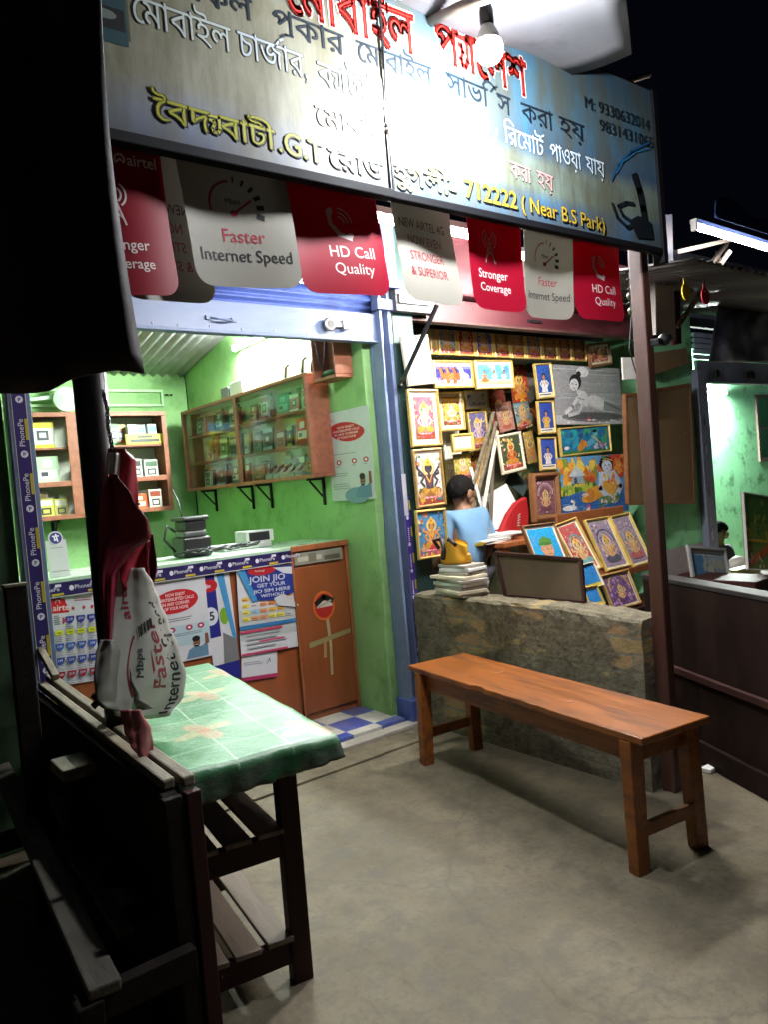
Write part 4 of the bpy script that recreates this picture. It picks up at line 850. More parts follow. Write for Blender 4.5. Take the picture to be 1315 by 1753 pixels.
# back wall cabinet with open doors
o1 = Vector((1.40, 6.19, 1.45)); L1, H1 = 1.10, .83
t, bx, o, ax, n = cabinet('wall_cabinet', 'wooden display cabinet with two bays on the green back wall', o1, L1, H1, .262, (1, 0, 0), 2, shelves=2)
b = MB(m_cabin); bx(b, .29, .40, -.012, -.001, .02, H1-.02); bx(b, 0, L1, -.010, -.0008, -.002, .035); bx(b, 0, L1, -.010, -.0008, H1-.035, H1); bx(b, 0, .035, -.010, -.0008, .036, H1-.036); bx(b, L1-.04, L1, -.010, -.0008, .036, H1-.036); bx(b, .036, .289, -.010, -.0008, .255, .295); bx(b, .401, L1-.041, -.010, -.0008, .255, .295); b.build('face_frame', t, bevel=.003)
for x in (.18, .86): b = MB(m_black); p = lambda xx, d, z: o+ax*xx+n*d+Vector((0, 0, z)); b.bar(p(x, .24, -.2), p(x, .24, -.002), .02, .02); b.bar(p(x, .06, -.012), p(x, .23, -.012), .02, .02); b.bar(p(x, .22, -.15), p(x, .1, -.02), .012, .012); b.build('bracket', t)
z3 = [.024, H1/3+.01, 2*H1/3+.01]
items = [(.05, 2, .17, .20, '#c3c4bc', 'white boxed earphones with yellow bands on the top shelf of the back cabinet', '#c9b81c', 2),
 (.06, 1, .17, .21, '#a9c8a0', 'green and white pack with a black cable in the back cabinet', '#d2d6d0', 1),
 (.05, 0, .12, .15, '#b8b44a', 'yellow and white carton on the lowest shelf of the back cabinet', '#d6d6cc', 0),
 (.175, 0, .10, .14, '#c4bf60', 'second yellow and white carton next to it on the lowest back shelf', '#e0e0d4', 0),
 (.42, 2, .14, .22, '#c9ccc4', 'tall white box behind the iron pole in the back cabinet', '#889', 1),
 (.43, 1, .14, .17, '#b9cbb4', 'pale green pack behind the iron pole in the back cabinet', '#565', 2),
 (.42, 0, .16, .13, '#bb5a2a', 'orange carton low in the back cabinet behind the iron pole', '#d8a44a', 1),
 (.80, 2, .075, .17, '#c3d2dc', None, '#3a7cb0', 0), (.885, 2, .075, .17, '#c3d2dc', None, '#3a7cb0', 0), (.97, 2, .075, .17, '#c3d2dc', None, '#3a7cb0', 0),
 (.66, 1, .09, .13, '#c6cec0', 'white box with green print on the middle shelf of the back cabinet', '#3c9a3c', 1),
 (.80, 1, .09, .16, '#c9cdcb', 'tallest white box on the middle shelf of the back cabinet', '#333', 0),
 (.92, 1, .12, .15, '#bfc6ba', 'pale box with dark print at the corner of the middle back shelf', '#4a6a4a', 0),
 (.78, 0, .12, .13, '#c2521e', 'orange box in the lowest corner of the back cabinet', '#e0d0b0', 1),
 (.92, 0, .11, .16, '#cbc6bc', 'white box with a dark picture in the lowest corner of the back cabinet', '#8a3a20', 0)]
for x, s_, w, h, c, lab, deco, st in items: stock(o, ax, n, x, .06+rn.uniform(0, .05), z3[s_], w, .05, h, c, lab or 'slim white box with a blue mark, one of three on the top back shelf', 'box', 'product_box', deco, .05, None if lab else 'three slim white boxes', st)
for k in range(18):
    x = (.04+.2*rn.random()) if k % 3 == 0 else (.41+.6*rn.random())
    stock(o, ax, n, x, .15+.03*rn.random(), z3[k % 3 if k % 3 != 1 else (k//3) % 3], rn.uniform(.05, .1), .02, rn.uniform(.14, .21), rn.choice(('#b8bcb0', '#8fae84', '#c9b860', '#d0d2cc', '#a85a3a', '#7a9a8a')), 'small packet crowded at the back of the wooden display cabinet', 'packet', 'packet', rn.choice(('#d8d4c8', '#2b2b2b', '#c9b03a', '#3c9a3c')), .04, 'packets at the back of the display cabinet', k % 3)
stock(o, ax, n, .76, .03, z3[2], .32, .02, .085, '#c9bc3c', 'yellow black printed strip in front of the slim white boxes', 'box', 'product_box', '#2b2b2b', .03, None, 1)
# conduit boxing on the back wall
t = thing('cable_conduit', 'pale green conduit loop on the green back wall above the cabinet', 'conduit', (2.2, 6.45, 2.4))
b = MB(M('pale_green_paint', (.42, .62, .36), .6)); za, zb = P(300, 672, y=6.45).z, P(300, 692, y=6.45).z; b.box(1.2, 2.60, 6.435, 6.4595, za, za+.022); b.box(1.2, 2.578, 6.435, 6.4595, zb-.02, zb); b.box(2.58, 2.60, 6.436, 6.4585, zb-.02, za-.001); b.build('casing', t, bevel=.002)
b = MB(m_black); q = P(285, 676, y=6.43); b.ball(q, (.02, .012, .008)); b.ball(q+Vector((.04, 0, 0)), (.015, .012, .008)); b.build('clip', t, smooth=True)
b = MB(M('pale_green_fan', (.45, .6, .45), .5)); q = P(110, 685, y=6.35); b.lathe([(.09, 0), (.1, .02), (.1, .05), (.03, .07)], q, axis=(0, -1, 0)); b.bar(q+Vector((-.3, .02, .0)), q+Vector((-.02, .0, .03)), .04, .03); b.build('wall_fan', smooth=False, bevel=.003, label='small pale green wall fan partly behind the black tarpaulin', cat='fan')
# things standing on the counter
CT = 1.167
q = P(332, 945, y=4.42); q.z = CT
t = thing('printer', 'black receipt printer and cable heap on the counter', 'printer', q)
b = MB(m_bplastic); b.box(q.x-.10, q.x+.08, q.y-.09, q.y+.1, CT, CT+.12); b.box(q.x-.085, q.x+.065, q.y-.07, q.y+.08, CT+.121, CT+.16, M('grey_plastic', (.09, .1, .1), .4)); b.build('body', t, bevel=.012)
b = MB(m_bplastic); b.box(q.x-.075, q.x+.06, q.y-.08, q.y+.09, CT+.161, CT+.22); b.box(q.x-.095, q.x+.075, q.y-.10, q.y+.1, CT+.221, CT+.245); b.build('paper_cover', t, bevel=.01)
b = MB(m_wire); rn = random.Random(2)
for k in range(7):
    a = Vector((q.x-.16+.06*k, q.y-.15+rn.uniform(-.04, .04), CT+.006)); pts = [a+Vector((.05*math.sin(j*1.3+k)+.02*j, .03*math.cos(j*1.7+k), .02+.025*math.sin(j*.9+k*2)**2)) for j in range(9)]; b.tube(pts, .006, n=6)
b.tube([q+Vector((-.12, .0, .04)), q+Vector((-.19, -.02, .12)), q+Vector((-.16, .0, .20)), q+Vector((-.1, .03, .16))], .008, n=7); b.tube([q+Vector((-.05, .02, .24)), q+Vector((-.03, .10, .34)), q+Vector((-.02, .2, .42))], .005, n=6)
b.build('cable_heap', t, smooth=True)
q = P(420, 938, y=4.5); q.z = CT
b = MB(M('silver_plastic', (.38, .40, .38), .35)); b.box(q.x-.20, q.x+.14, q.y-.1, q.y+.15, CT, CT+.035); b.build('flat_device', bevel=.006, label='flat silver grey device lying on the counter', cat='device')
b = MB(m_bplastic); b.bar((q.x-.02, q.y-.02, CT+.10), (q.x+.19, q.y-.02, CT+.085), .10, .06); b.build('black_box', bevel=.008, label='black box propped on the flat grey device', cat='box') if False else None
b = MB(M('pale_case', (.5, .52, .48), .4)); b.box(q.x-.02, q.x+.18, q.y-.06, q.y+.1, CT+.036, CT+.11); b.box(q.x+.0, q.x+.15, q.y-.063, q.y-.0605, CT+.045, CT+.10, ink('#15171a')); b.build('card_machine', bevel=.004, label='small pale box with a black front on the flat grey device', cat='box')
# standing payment card; its code square is left blank
a, ux, uy, w, h = sheet_at(CY+.06, (86, 990), (121, 985), (73, 927)); ux = Vector((1, 0, 0)); uy = Vector((0, .16, 1)).normalized(); a.z = CT
t = thing('payment_stand', 'white payment card stand with purple round emblem on the counter', 'card stand', a)
A = Art(w, h, '#c9c8cc'); A.rect(w*.2, h*.78, w*.8, h*.80, '#8d8d95'); A.rect(w*.1, h*.14, w*.9, h*.17, '#9a9aa2'); A.build('card', a, ux, uy, t)
c = a+ux*w*.5+uy*(h+.01); b = MB(ink('#d6d4dc')); nn = ux.cross(uy); b.lathe([(w*.36, 0), (w*.36, .003)], c, axis=nn, n=24); b.build('emblem_disc', t)
A = Art(.1, .1); A.ell(0, 0, w*.3, w*.3, '#3d2480', 24); A.line([(-.3*w*.5, .1*w), (.3*w*.5, .1*w)], .007, '#e2dfee'); A.line([(.02*w, .2*w), (.08*w, -.18*w)], .007, '#e2dfee'); A.line([(-.06*w, .1*w), (-.06*w, -.12*w), (.05*w, -.06*w)], .007, '#e2dfee'); A.build('emblem', c+nn*.004, ux, uy, t)
b = MB(m_white); b.hexa([a+Vector((.01, .012, .0)), a+Vector((w-.01, .012, 0)), a+Vector((w-.01, .07, 0)), a+Vector((.01, .07, 0)), a+Vector((.01, .03, .12)), a+Vector((w-.01, .03, .12)), a+Vector((w-.01, .034, .12)), a+Vector((.01, .034, .12))]); b.build('prop', t)
# ------------------------------------------------------------------ verandah furniture
def oilcloth():
    m, nt, b = new_mat('green_oilcloth'); tc = nt.nodes.new('ShaderNodeTexCoord'); uvs = tc.outputs['UV']
    br = nt.nodes.new('ShaderNodeTexBrick'); br.offset = 0.; br.inputs['Scale'].default_value = 1; br.inputs['Brick Width'].default_value = .17; br.inputs['Row Height'].default_value = .17; br.inputs['Mortar Size'].default_value = .004
    br.inputs['Color1'].default_value = (.040, .20, .075, 1); br.inputs['Color2'].default_value = (.14, .30, .145, 1); br.inputs['Mortar'].default_value = (.27, .42, .27, 1); nt.links.new(uvs, br.inputs['Vector'])
    o = br.outputs['Color']
    n1 = noise(nt, 3.0, 6, .65, space='UV'); o = mx(nt, ramp(nt, n1, (.40, 0.), (.66, .35)), o, (.16, .30, .17))
    sp = nt.nodes.new('ShaderNodeSeparateXYZ'); nt.links.new(uvs, sp.inputs[0])
    def petal(cx, cy, rx, ry, a, c, o):
        mp = nt.nodes.new('ShaderNodeMapping'); mp.vector_type = 'TEXTURE'; mp.inputs['Location'].default_value = (cx, cy, 0); mp.inputs['Rotation'].default_value = (0, 0, a); mp.inputs['Scale'].default_value = (rx, ry, 1)
        nt.links.new(uvs, mp.inputs[0]); l = nt.nodes.new('ShaderNodeVectorMath'); l.operation = 'LENGTH'; nt.links.new(mp.outputs[0], l.inputs[0])
        return mx(nt, ramp(nt, l.outputs['Value'], (.70, .85), (1.0, 0.)), o, c)
    pk, cr = (.40, .28, .17), (.38, .36, .19)
    for cx, cy in ((.17, .34), (.30, .80), (.02, .72), (.48, 1.1), (.45, .12)):
        for k in range(4): o = petal(cx+.055*math.cos(k*1.5+.4), cy+.055*math.sin(k*1.5+.4), .062, .036, k*1.5+.4, pk if k % 2 else cr, o)
        o = petal(cx, cy, .025, .025, 0, (.45, .22, .12), o)
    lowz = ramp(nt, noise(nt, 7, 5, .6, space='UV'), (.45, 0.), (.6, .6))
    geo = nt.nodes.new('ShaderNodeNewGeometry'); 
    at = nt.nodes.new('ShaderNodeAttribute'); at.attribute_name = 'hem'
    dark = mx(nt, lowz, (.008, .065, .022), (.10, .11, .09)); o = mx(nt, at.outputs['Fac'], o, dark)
    nt.links.new(o, b.inputs['Base Color']); b.inputs['Roughness'].default_value = .4; b.inputs['Coat Weight'].default_value = .10; b.inputs['Coat Roughness'].default_value = .12
    bump(nt, b, noise(nt, 13, 6, .68, (1, 2.2, 1), space='UV'), .45, .012); return m
TA = R(-8)
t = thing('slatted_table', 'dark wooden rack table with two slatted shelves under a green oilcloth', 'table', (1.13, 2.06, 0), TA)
# local: x runs left of the near right leg (negative) , y to the shop
def leg(x, y): b = MB(m_maroonwood); b.bar((x, y, 0), (x+.002, y-.004, .722), .064, .05, up=(0, 1, 0)); return b.build('leg', t, local=True, bevel=.005)
TW, TL = .33, 1.22
for x, y in ((-.03, .0), (-TW, .0), (-.03, TL), (-TW, TL)): leg(x, y)
for z in (.445, .11):
    b = MB(m_maroonwood); b.box(-TW+.03, -.065, -.018, .014, z-.045, z+.03); b.build('end_rail', t, local=True, bevel=.004)
    b = MB(m_maroonwood); b.box(-TW+.03, -.065, TL-.014, TL+.018, z-.045, z+.03); b.build('end_rail', t, local=True, bevel=.004)
    b = MB(m_maroonwood); b.box(-TW+.03, -.065, TL*.42, TL*.42+.04, z-.03, z+.018); b.build('cross_batten', t, local=True, bevel=.003)
    for k in range(3):
        x1 = -.055-k*.102; b = MB(m_slat); b.hexa([(x1-.08, -.028, z+.0305), (x1, -.034, z+.0305), (x1, TL+.02, z+.0305), (x1-.08, TL+.02, z+.0305), (x1-.08, -.028, z+.047), (x1, -.034, z+.047), (x1, TL+.02, z+.047), (x1-.08, TL+.02, z+.047)]); b.build('slat', t, local=True, bevel=.003)
b = MB(m_maroonwood); b.box(-TW-.02, .10, -.06, TL+.05, .722, .744); b.build('table_top', t, local=True, bevel=.004)
# oilcloth: top sheet, rounded edge and a drooping hem
def cloth():
    x0, x1, y0, y1, zt = -TW-.03, .125, -.075, TL+.06, .7485; rn = random.Random(3)
    me = bpy.data.meshes.new('oilcloth'); nx, ny, nd = 30, 56, 7; vs = []; fs = []; uv = []; hem = []
    def base(i, j):
        x = x0+(x1-x0)*i/nx; y = y0+(y1-y0)*j/ny
        return x, y, zt+.003*math.sin(x*23+y*7)*math.sin(y*17)
    idx = {}
    for j in range(ny+1):
        for i in range(nx+1): idx[i, j] = len(vs); vs.append(base(i, j)); x, y, z = vs[-1]; uv.append((x-x0, y-y0)); hem.append(0)
    for j in range(ny):
        for i in range(nx): fs.append((idx[i, j], idx[i+1, j], idx[i+1, j+1], idx[i, j+1]))
    ring = [(i, 0) for i in range(nx)]+[(nx, j) for j in range(ny)]+[(i, ny) for i in range(nx, 0, -1)]+[(0, j) for j in range(ny, 0, -1)]
    n = len(ring); prev = [idx[r_] for r_ in ring]
    for k in range(1, nd+1):
        cur = []
        for q, (i, j) in enumerate(ring):
            x, y, z = base(i, j); ox = (i == nx)-(i == 0); oy = (j == ny)-(j == 0)
            dep = .078+.005*math.sin(q*.37)+.009*math.sin(q*.11+1)+.0015*math.sin(q*1.7); f = k/nd
            flare = .010*math.sin(f*1.4)+.007*f*math.sin(q*.47+1)+.006*f*math.sin(q*1.3)+.004*f*math.sin(q*2.9)
            l = math.hypot(ox, oy) or 1; d = flare+.006
            vs.append((x+ox/l*d, y+oy/l*d, z-dep*f**.9-.004)); uv.append((x-x0+ox*dep*f, y-y0+oy*dep*f)); hem.append(min(1, k/2)); cur.append(len(vs)-1)
        for q in range(n): fs.append((prev[q], prev[(q+1) % n], cur[(q+1) % n], cur[q])[::-1])
        prev = cur
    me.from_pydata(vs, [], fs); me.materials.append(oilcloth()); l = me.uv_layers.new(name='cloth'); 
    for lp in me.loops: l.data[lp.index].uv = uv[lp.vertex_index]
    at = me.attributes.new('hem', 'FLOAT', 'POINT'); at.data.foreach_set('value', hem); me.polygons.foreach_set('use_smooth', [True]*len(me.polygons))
    o = bpy.data.objects.new('tablecloth', me); col.objects.link(o); o.location = t.location; o.rotation_euler = t.rotation_euler
    bm = bmesh.new(); bm.from_mesh(me); bmesh.ops.recalc_face_normals(bm, faces=bm.faces); bm.to_mesh(me); bm.free()
    d = o.modifiers.new('s', 'SOLIDIFY'); d.thickness = .0015; d.offset = 1
    tag(o, 'shiny green oilcloth with pink flowers spread over the rack table', 'tablecloth')
cloth()
# the red bench
BA = R(-8)
t = thing('wooden_bench', 'long red brown wooden bench with splayed legs by the brick wall', 'bench', (2.585, 2.37, 0), BA)
def bench_top():
    rn = random.Random(8); y0, y1 = -.80, .80; x0, x1 = -.185, .185; n = 40; mb = MB(m_bench); fr = []; 
    for k in range(n+1):
        y = y0+(y1-y0)*k/n; c = 0.
        if -.30 < y < .22: c = .010*min(1, (y+.30)/.06)*min(1, (.22-y)/.05)*(.6+.4*math.sin(y*40))
        if .16 < y < .235: c += .012
        fr.append((x0+c+rn.uniform(-.0012, .0012), y))
    vs = [(x, y, .497) for x, y in fr]+[(x, y, .525) for x, y in fr]+[(x1+rn.uniform(-.001, .001), y, .525) for x, y in fr]+[(x1, y, .497) for x, y in fr]; m_ = n+1; fs = []
    for k in range(n):
        for a in range(4): b_ = (a+1) % 4; fs.append((a*m_+k, b_*m_+k, b_*m_+k+1, a*m_+k+1))
    fs += [(0, m_, 2*m_, 3*m_)[::-1], (n, m_+n, 2*m_+n, 3*m_+n)]
    mb.add(vs, fs); mb.build('seat', t, local=True, bevel=.005)
bench_top()
for sx in (-1, 1):
    b = MB(m_bench); b.box(sx*.135-.011, sx*.135+.011, -.70, .70, .405, .4965); b.build('apron', t, local=True, bevel=.003)
for sy in (-1, 1):
    b = MB(m_bench); b.box(-.123, .123, sy*.70-.012, sy*.70+.012, .40, .4965); b.build('end_apron', t, local=True, bevel=.003)
    b = MB(m_bench); b.box(-.155, .155, sy*.735-.011, sy*.735+.011, .135, .185); b.build('stretcher', t, local=True, bevel=.003)
    for sx in (-1, 1):
        b = MB(m_bench); b.bar((sx*.162, sy*.722, 0), (sx*.152, sy*.715, .4965), .062, .05, up=(0, 1, 0), w2=.068, h2=.055); b.build('leg', t, local=True, bevel=.004)
    b = MB(m_tick); b.ball((.05*sy, sy*.3, .5265), (.02, .014, .002)); b.build('paint_chip', t, local=True, smooth=True)
m_greyslat = M('grey_seat_wood', (.085, .075, .058), .8, 0, .35, 5, stain=(.03, .025, .02), stain_amt=.36, stain_scale=7, stretch=(5, .6, 5), bmp=.5, fine=30)
# dark bench in the near left corner, seen from behind its end
t = thing('slatted_bench', 'dark weathered high backed bench in the near left corner', 'bench', (.55, 2.5, 0))
def plank(name, mat, p, q, w, h, bev=.006, up=(0, 0, 1)): b = MB(mat); b.bar(p, q, w, h, up=up); return b.build(name, t, bevel=bev)
plank('back_rail', m_palewood, (.738, 1.90, .775), (.762, 2.53, .775), .036, .03); plank('back_rail', m_palewood, (.772, 2.67, .775), (.812, 3.62, .775), .036, .03); plank('back_rail', m_palewood, (.695, 1.93, .772), (.752, 3.50, .772), .034, .03)
b = MB(m_dkwood); b.hexa([(.665, 1.905, .02), (.712, 1.905, .02), (.735, 3.6, .02), (.70, 3.6, .02), (.665, 1.905, .755), (.712, 1.905, .755), (.735, 3.6, .755), (.70, 3.6, .755)]); b.build('back_panel', t, bevel=.004)
b = MB(m_maroonwood); b.bar((.735, 1.885, 0), (.735, 1.885, .757), .042, .034, up=(0, 1, 0)); b.build('back_leg', t, bevel=.004)
b = MB(m_dkwood); b.bar((.682, 1.888, 0), (.682, 1.888, .755), .05, .03, up=(0, 1, 0)); b.build('back_leg', t, bevel=.004)
b = MB(m_dkwood); b.bar((.62, 2.60, .0), (.62, 2.60, .66), .07, .06, up=(0, 1, 0)); b.build('arm_post', t, bevel=.006)
b = MB(m_palewood); q = P(145, 1268, z=.70); b.box(.57, .675, 2.50, 2.66, .661, .70); b.build('arm_rest', t, bevel=.006)
plank('seat_slat', m_greyslat, (.455, 1.80, .40), (.60, 3.75, .40), .075, .03); plank('seat_slat', m_greyslat, (.575, 2.02, .395), (.60, 2.55, .395), .045, .03); plank('seat_slat', m_greyslat, (.655, 2.78, .395), (.74, 3.9, .395), .055, .03)
b = MB(m_dkwood); b.hexa([(.53, 2.02, .372), (.70, 2.1, .372), (.70, 2.40, .372), (.55, 2.42, .372), (.53, 2.02, .378), (.70, 2.1, .378), (.70, 2.40, .378), (.55, 2.42, .378)]); b.build('broken_board', t, bevel=.002)
b = MB(m_palewood); b.hexa([(.565, 2.12, .381), (.665, 2.14, .381), (.66, 2.24, .381), (.575, 2.30, .381), (.565, 2.12, .405), (.665, 2.14, .400), (.66, 2.24, .400), (.575, 2.30, .405)]); b.build('splintered_end', t, bevel=.004)
b = MB(m_dkwood); b.bar((.42, 1.82, 0), (.42, 1.82, .383), .06, .05, up=(0, 1, 0)); b.build('front_leg', t, bevel=.005)
b = MB(m_dkwood); b.box(.40, .69, 1.83, 1.87, .31, .382); b.build('seat_rail', t, bevel=.004); b = MB(m_dkwood); b.box(.42, .69, 3.0, 3.05, .31, .372); b.build('seat_rail', t, bevel=.004)
t = thing('timber_post', 'dark square timber standing upright at the far left edge', 'post', (.6, 3.02, 0))
b = MB(m_dkwood); a, c = P(6, 1002, y=3.0), P(46, 1002, y=3.0); b.box(a.x, c.x, 3.0, 3.035, .0, a.z-.012); b.build('shaft', t, bevel=.006)
b = MB(m_palewood); b.box(a.x-.003, c.x+.003, 2.997, 3.038, a.z-.0115, a.z); b.build('worn_top', t, bevel=.003)
# low pale batten behind the bench at the left, by the purple jamb
b = MB(m_palewood); b.bar(P(48, 1075, x=.80), P(95, 1160, x=.80), .03, .03); b.build('wood_batten', bevel=.004, label='pale wooden batten leaning at the foot of the purple striped jamb', cat='batten')

# ------------------------------------------------------------------ black tarpaulin at the upper left
t0 = P(246, 640, y=1.66); 
def tarp():
    ux = Vector((-.80, .60, 0)); bot = [P(246, 640, y=1.66), P(120, 655, y=1.78), P(0, 672, y=1.9)]
    o = Vector((t0.x, t0.y, 0)); mb = MB(m_tarp)
    def f(a, b):
        s = a*1.5; z = t0.z-.0+.012*math.sin(s*17)-.03*s+b*1.45; w = .020*math.sin(s*21+b*1.5)*(1-.5*b)+.012*math.sin(s*47+b*3)+.035*math.sin(b*3.1)*math.sin(s*4)
        p = o+ux*(s+.018*math.sin(b*5)*(1-a)+.004*b*(1-a)); n = Vector((-.6, -.8, 0)); return p+n*w+Vector((0, 0, z))
    mb.grid(f, 60, 34); return mb.build('tarpaulin', smooth=True, solid=.006, label='black tarpaulin curtain hanging at the upper left over the iron pole', cat='tarpaulin')
tarp()

# ------------------------------------------------------------------ bunched flag tied to the pole
def bunched():
    yq = 2.44
    t = thing('tied_flag', 'red and white telecom flag strip bunched and tied to the iron pole', 'flag', P(215, 1225, y=yq))
    mr, mw = ink('#6e1026', .45), ink('#a8a49e', .45); mr2 = ink('#9c1a34', .45)
    pts = [P(u, v, y=yq+.03) for u, v in ((176, 672), (183, 700), (184, 730), (190, 760), (196, 790))]
    b = MB(m_black)
    for k in range(22):
        f = k/21*(len(pts)-1); i = min(int(f), len(pts)-2); q = pts[i].lerp(pts[i+1], f-i); d = (pts[i+1]-pts[i]).normalized(); s = Vector((.794, -.607, 0)) if k % 2 else Vector((.607, .794, 0))
        b.tube([q+d*.011*math.cos(a*.7854)+s*.006*math.sin(a*.7854) for a in range(9)], .0022, n=5)
    b.build('chain', t)
    def strip(name, rows, mat, amp, dep, parts=0, seed=0):
        """rows: (u_left, u_right, v) in the photograph; the strip folds in depth across its width"""
        def f(a, c):
            k = c*(len(rows)-1); i = min(int(k), len(rows)-2); g = k-i; g2 = g*g*(3-2*g)
            l, r_, v = [rows[i][m]+(rows[i+1][m]-rows[i][m])*g2 if m < 2 else rows[i][m]+(rows[i+1][m]-rows[i][m])*g for m in range(3)]
            yy = yq+dep+amp*math.sin(a*math.pi*1.5+c*3+seed)+.4*amp*math.sin(a*9+seed*2+c*5)+.07*amp*math.sin(a*23+c*9+seed)+.06*amp*math.sin(c*31+a*11)
            return P(l+(r_-l)*a, v+6*math.sin(a*3.1)*c, y=yy)
        mb = MB(); mb.grid(f, 16, 30, mat); o = mb.build(name, t, smooth=True, solid=.002); return f
    strip('upper_fold', [(184, 214, 768), (186, 232, 790), (190, 236, 850), (200, 240, 910)], mr2, .015, .03, seed=1)
    strip('white_edge', [(183, 205, 775), (180, 205, 830), (184, 200, 870), (186, 196, 900)], mw, .01, .015, seed=2)
    strip('dark_red_fold', [(184, 200, 812), (172, 225, 850), (168, 254, 895), (166, 258, 918), (166, 222, 950), (168, 200, 985), (178, 192, 1080), (180, 190, 1150)], mr, .022, -.02, seed=0)
    strip('red_fold', [(212, 256, 925), (205, 252, 960), (205, 256, 990), (215, 262, 1010)], mr2, .02, .0, seed=3)
    strip('shaded_fold', [(245, 262, 915), (248, 268, 970), (250, 262, 1010), (252, 258, 1040)], mr, .015, .035, seed=4)
    f = strip('white_flag', [(205, 246, 972), (190, 262, 1000), (188, 274, 1030), (190, 288, 1065), (186, 306, 1110), (180, 318, 1155), (178, 314, 1190), (196, 290, 1225)], mw, .018, -.005, seed=1.2)
    strip('grey_fold', [(170, 200, 1095), (163, 215, 1120), (160, 225, 1160), (163, 240, 1195), (178, 262, 1212)], ink('#6f6b66', .5), .02, -.03, seed=2.5)
    strip('hanging_tail', [(205, 240, 1215), (212, 258, 1250), (222, 262, 1275), (235, 264, 1294)], ink('#8a4a4e', .5), .012, -.27, seed=1)
    # print on the white flag, running up the cloth
    mb = MB()
    A = Art(1, 1)
    def vert(s_, x, y, size, ln, c, bold=.01):
        ov, tr, lp, w = contours(s_); k = ln/w
        A.raw([(x-p[1]*size, y+p[0]*k) for p in ov], tr, c)
        for l in lp: v, fc = ribbon(l, bold, True); A.raw([(x-p[1]*size, y+p[0]*k) for p in v], fc, c)
        A.up()
    vert('airtel', .36, .60, .22, .30, '#8c2036'); vert('Faster', .76, .20, .22, .40, '#8a3a48', .012); vert('Internet Speed', .93, .02, .22, .70, '#232327'); vert('Mbps', .48, .28, .13, .16, '#333338')
    A.arc(.48, .33, .20, 120, 240, .016, '#8c2036'); A.poly([(.62, .24), (.66, .25), (.60, .44)], '#8c2036')
    for k in range(5): A.rect(.46+.055*k, .50+.012*k, .48+.06*k, .56+.012*k, '#2a2a30')
    for vs, fs, c, k in A.items: mb.add([f(min(max(x, 0), 1), 1-y)+Vector((-.6, -.8, 0))*(.0025+.0001*k) for x, y in vs], fs, ink(c))
    mb.build('lettering', t)
    b = MB(m_black); b.tube([P(u, v, y=2.46) for u, v in ((158, 1210), (175, 1195), (200, 1200), (232, 1215))], .012, n=8); b.tube([P(u, v, y=2.5) for u, v in ((158, 1190), (185, 1210), (215, 1222))], .010, n=8); b.build('binding', t, smooth=True)
bunched()
# ------------------------------------------------------------------ framed pictures
def pal(rng, *cs): return rng.choice(cs)
def blobs(A, x0, y0, x1, y1, n, cs, rng, s=.05):
    for k in range(n): A.ell(rng.uniform(x0, x1), rng.uniform(y0, y1), A.w*s*rng.uniform(.4, 1.3), A.w*s*rng.uniform(.3, .9), rng.choice(cs), 7, rng.uniform(0, 3))
def sitter(A, cx, y, s, skin, cloth, hair='#17110f', halo=None, crown=None, arms=2, cloth2=None, standing=False, sash=None):
    """a calendar style figure: halo, hair, face, shoulders, folded limbs, ornaments"""
    if halo: A.ell(cx, y+.80*s, .24*s, .24*s, halo, 20); A.ell(cx, y+.80*s, .19*s, .19*s, '#d8c07a', 18)
    if standing:
        A.poly([(cx-.16*s, y+.5*s), (cx+.16*s, y+.5*s), (cx+.24*s, y), (cx-.24*s, y)], cloth); A.line([(cx, y+.48*s), (cx+.03*s, y+.02*s)], .02*s, cloth2 or '#a07a30'); A.line([(cx-.1*s, y+.45*s), (cx-.14*s, y+.03*s)], .015*s, cloth2 or '#a07a30')
    else:
        A.ell(cx, y+.12*s, .44*s, .15*s, cloth, 18); A.ell(cx-.2*s, y+.13*s, .2*s, .1*s, cloth2 or cloth, 12, .4); A.ell(cx+.2*s, y+.13*s, .2*s, .1*s, cloth2 or cloth, 12, -.4)
    A.poly([(cx-.18*s, y+.60*s), (cx+.18*s, y+.60*s), (cx+.13*s, y+.2*s), (cx-.13*s, y+.2*s)], skin if sash is None else sash)
    for k in range(arms):
        sg = -1 if k % 2 else 1; q = k//2
        A.line([(cx+sg*.17*s, y+.57*s), (cx+sg*(.32+.05*q)*s, y+(.42+.2*q)*s), (cx+sg*(.2+.16*q)*s, y+(.28+.42*q)*s)], .075*s, skin if sash is None or q else sash)
    A.line([(cx-.1*s, y+.58*s), (cx, y+.38*s), (cx+.1*s, y+.58*s)], .03*s, '#d8b04a'); A.line([(cx-.13*s, y+.58*s), (cx+.02*s, y+.26*s), (cx+.13*s, y+.58*s)], .022*s, '#b04a3a')
    A.ell(cx, y+.80*s, .14*s, .16*s, hair, 14); A.ell(cx, y+.76*s, .10*s, .125*s, skin, 14); A.rect(cx-.04*s, y+.58*s, cx+.04*s, y+.66*s, skin)
    A.ell(cx-.035*s, y+.775*s, .017*s, .010*s, '#1a1210', 7); A.ell(cx+.035*s, y+.775*s, .017*s, .010*s, '#1a1210', 7); A.line([(cx-.025*s, y+.705*s), (cx+.025*s, y+.705*s)], .012*s, '#8a3028')
    if crown: A.poly([(cx-.12*s, y+.86*s), (cx+.12*s, y+.86*s), (cx+.07*s, y+1.02*s), (cx, y+1.13*s), (cx-.07*s, y+1.02*s)], crown); A.ell(cx, y+.95*s, .03*s, .03*s, '#a3203a', 8)
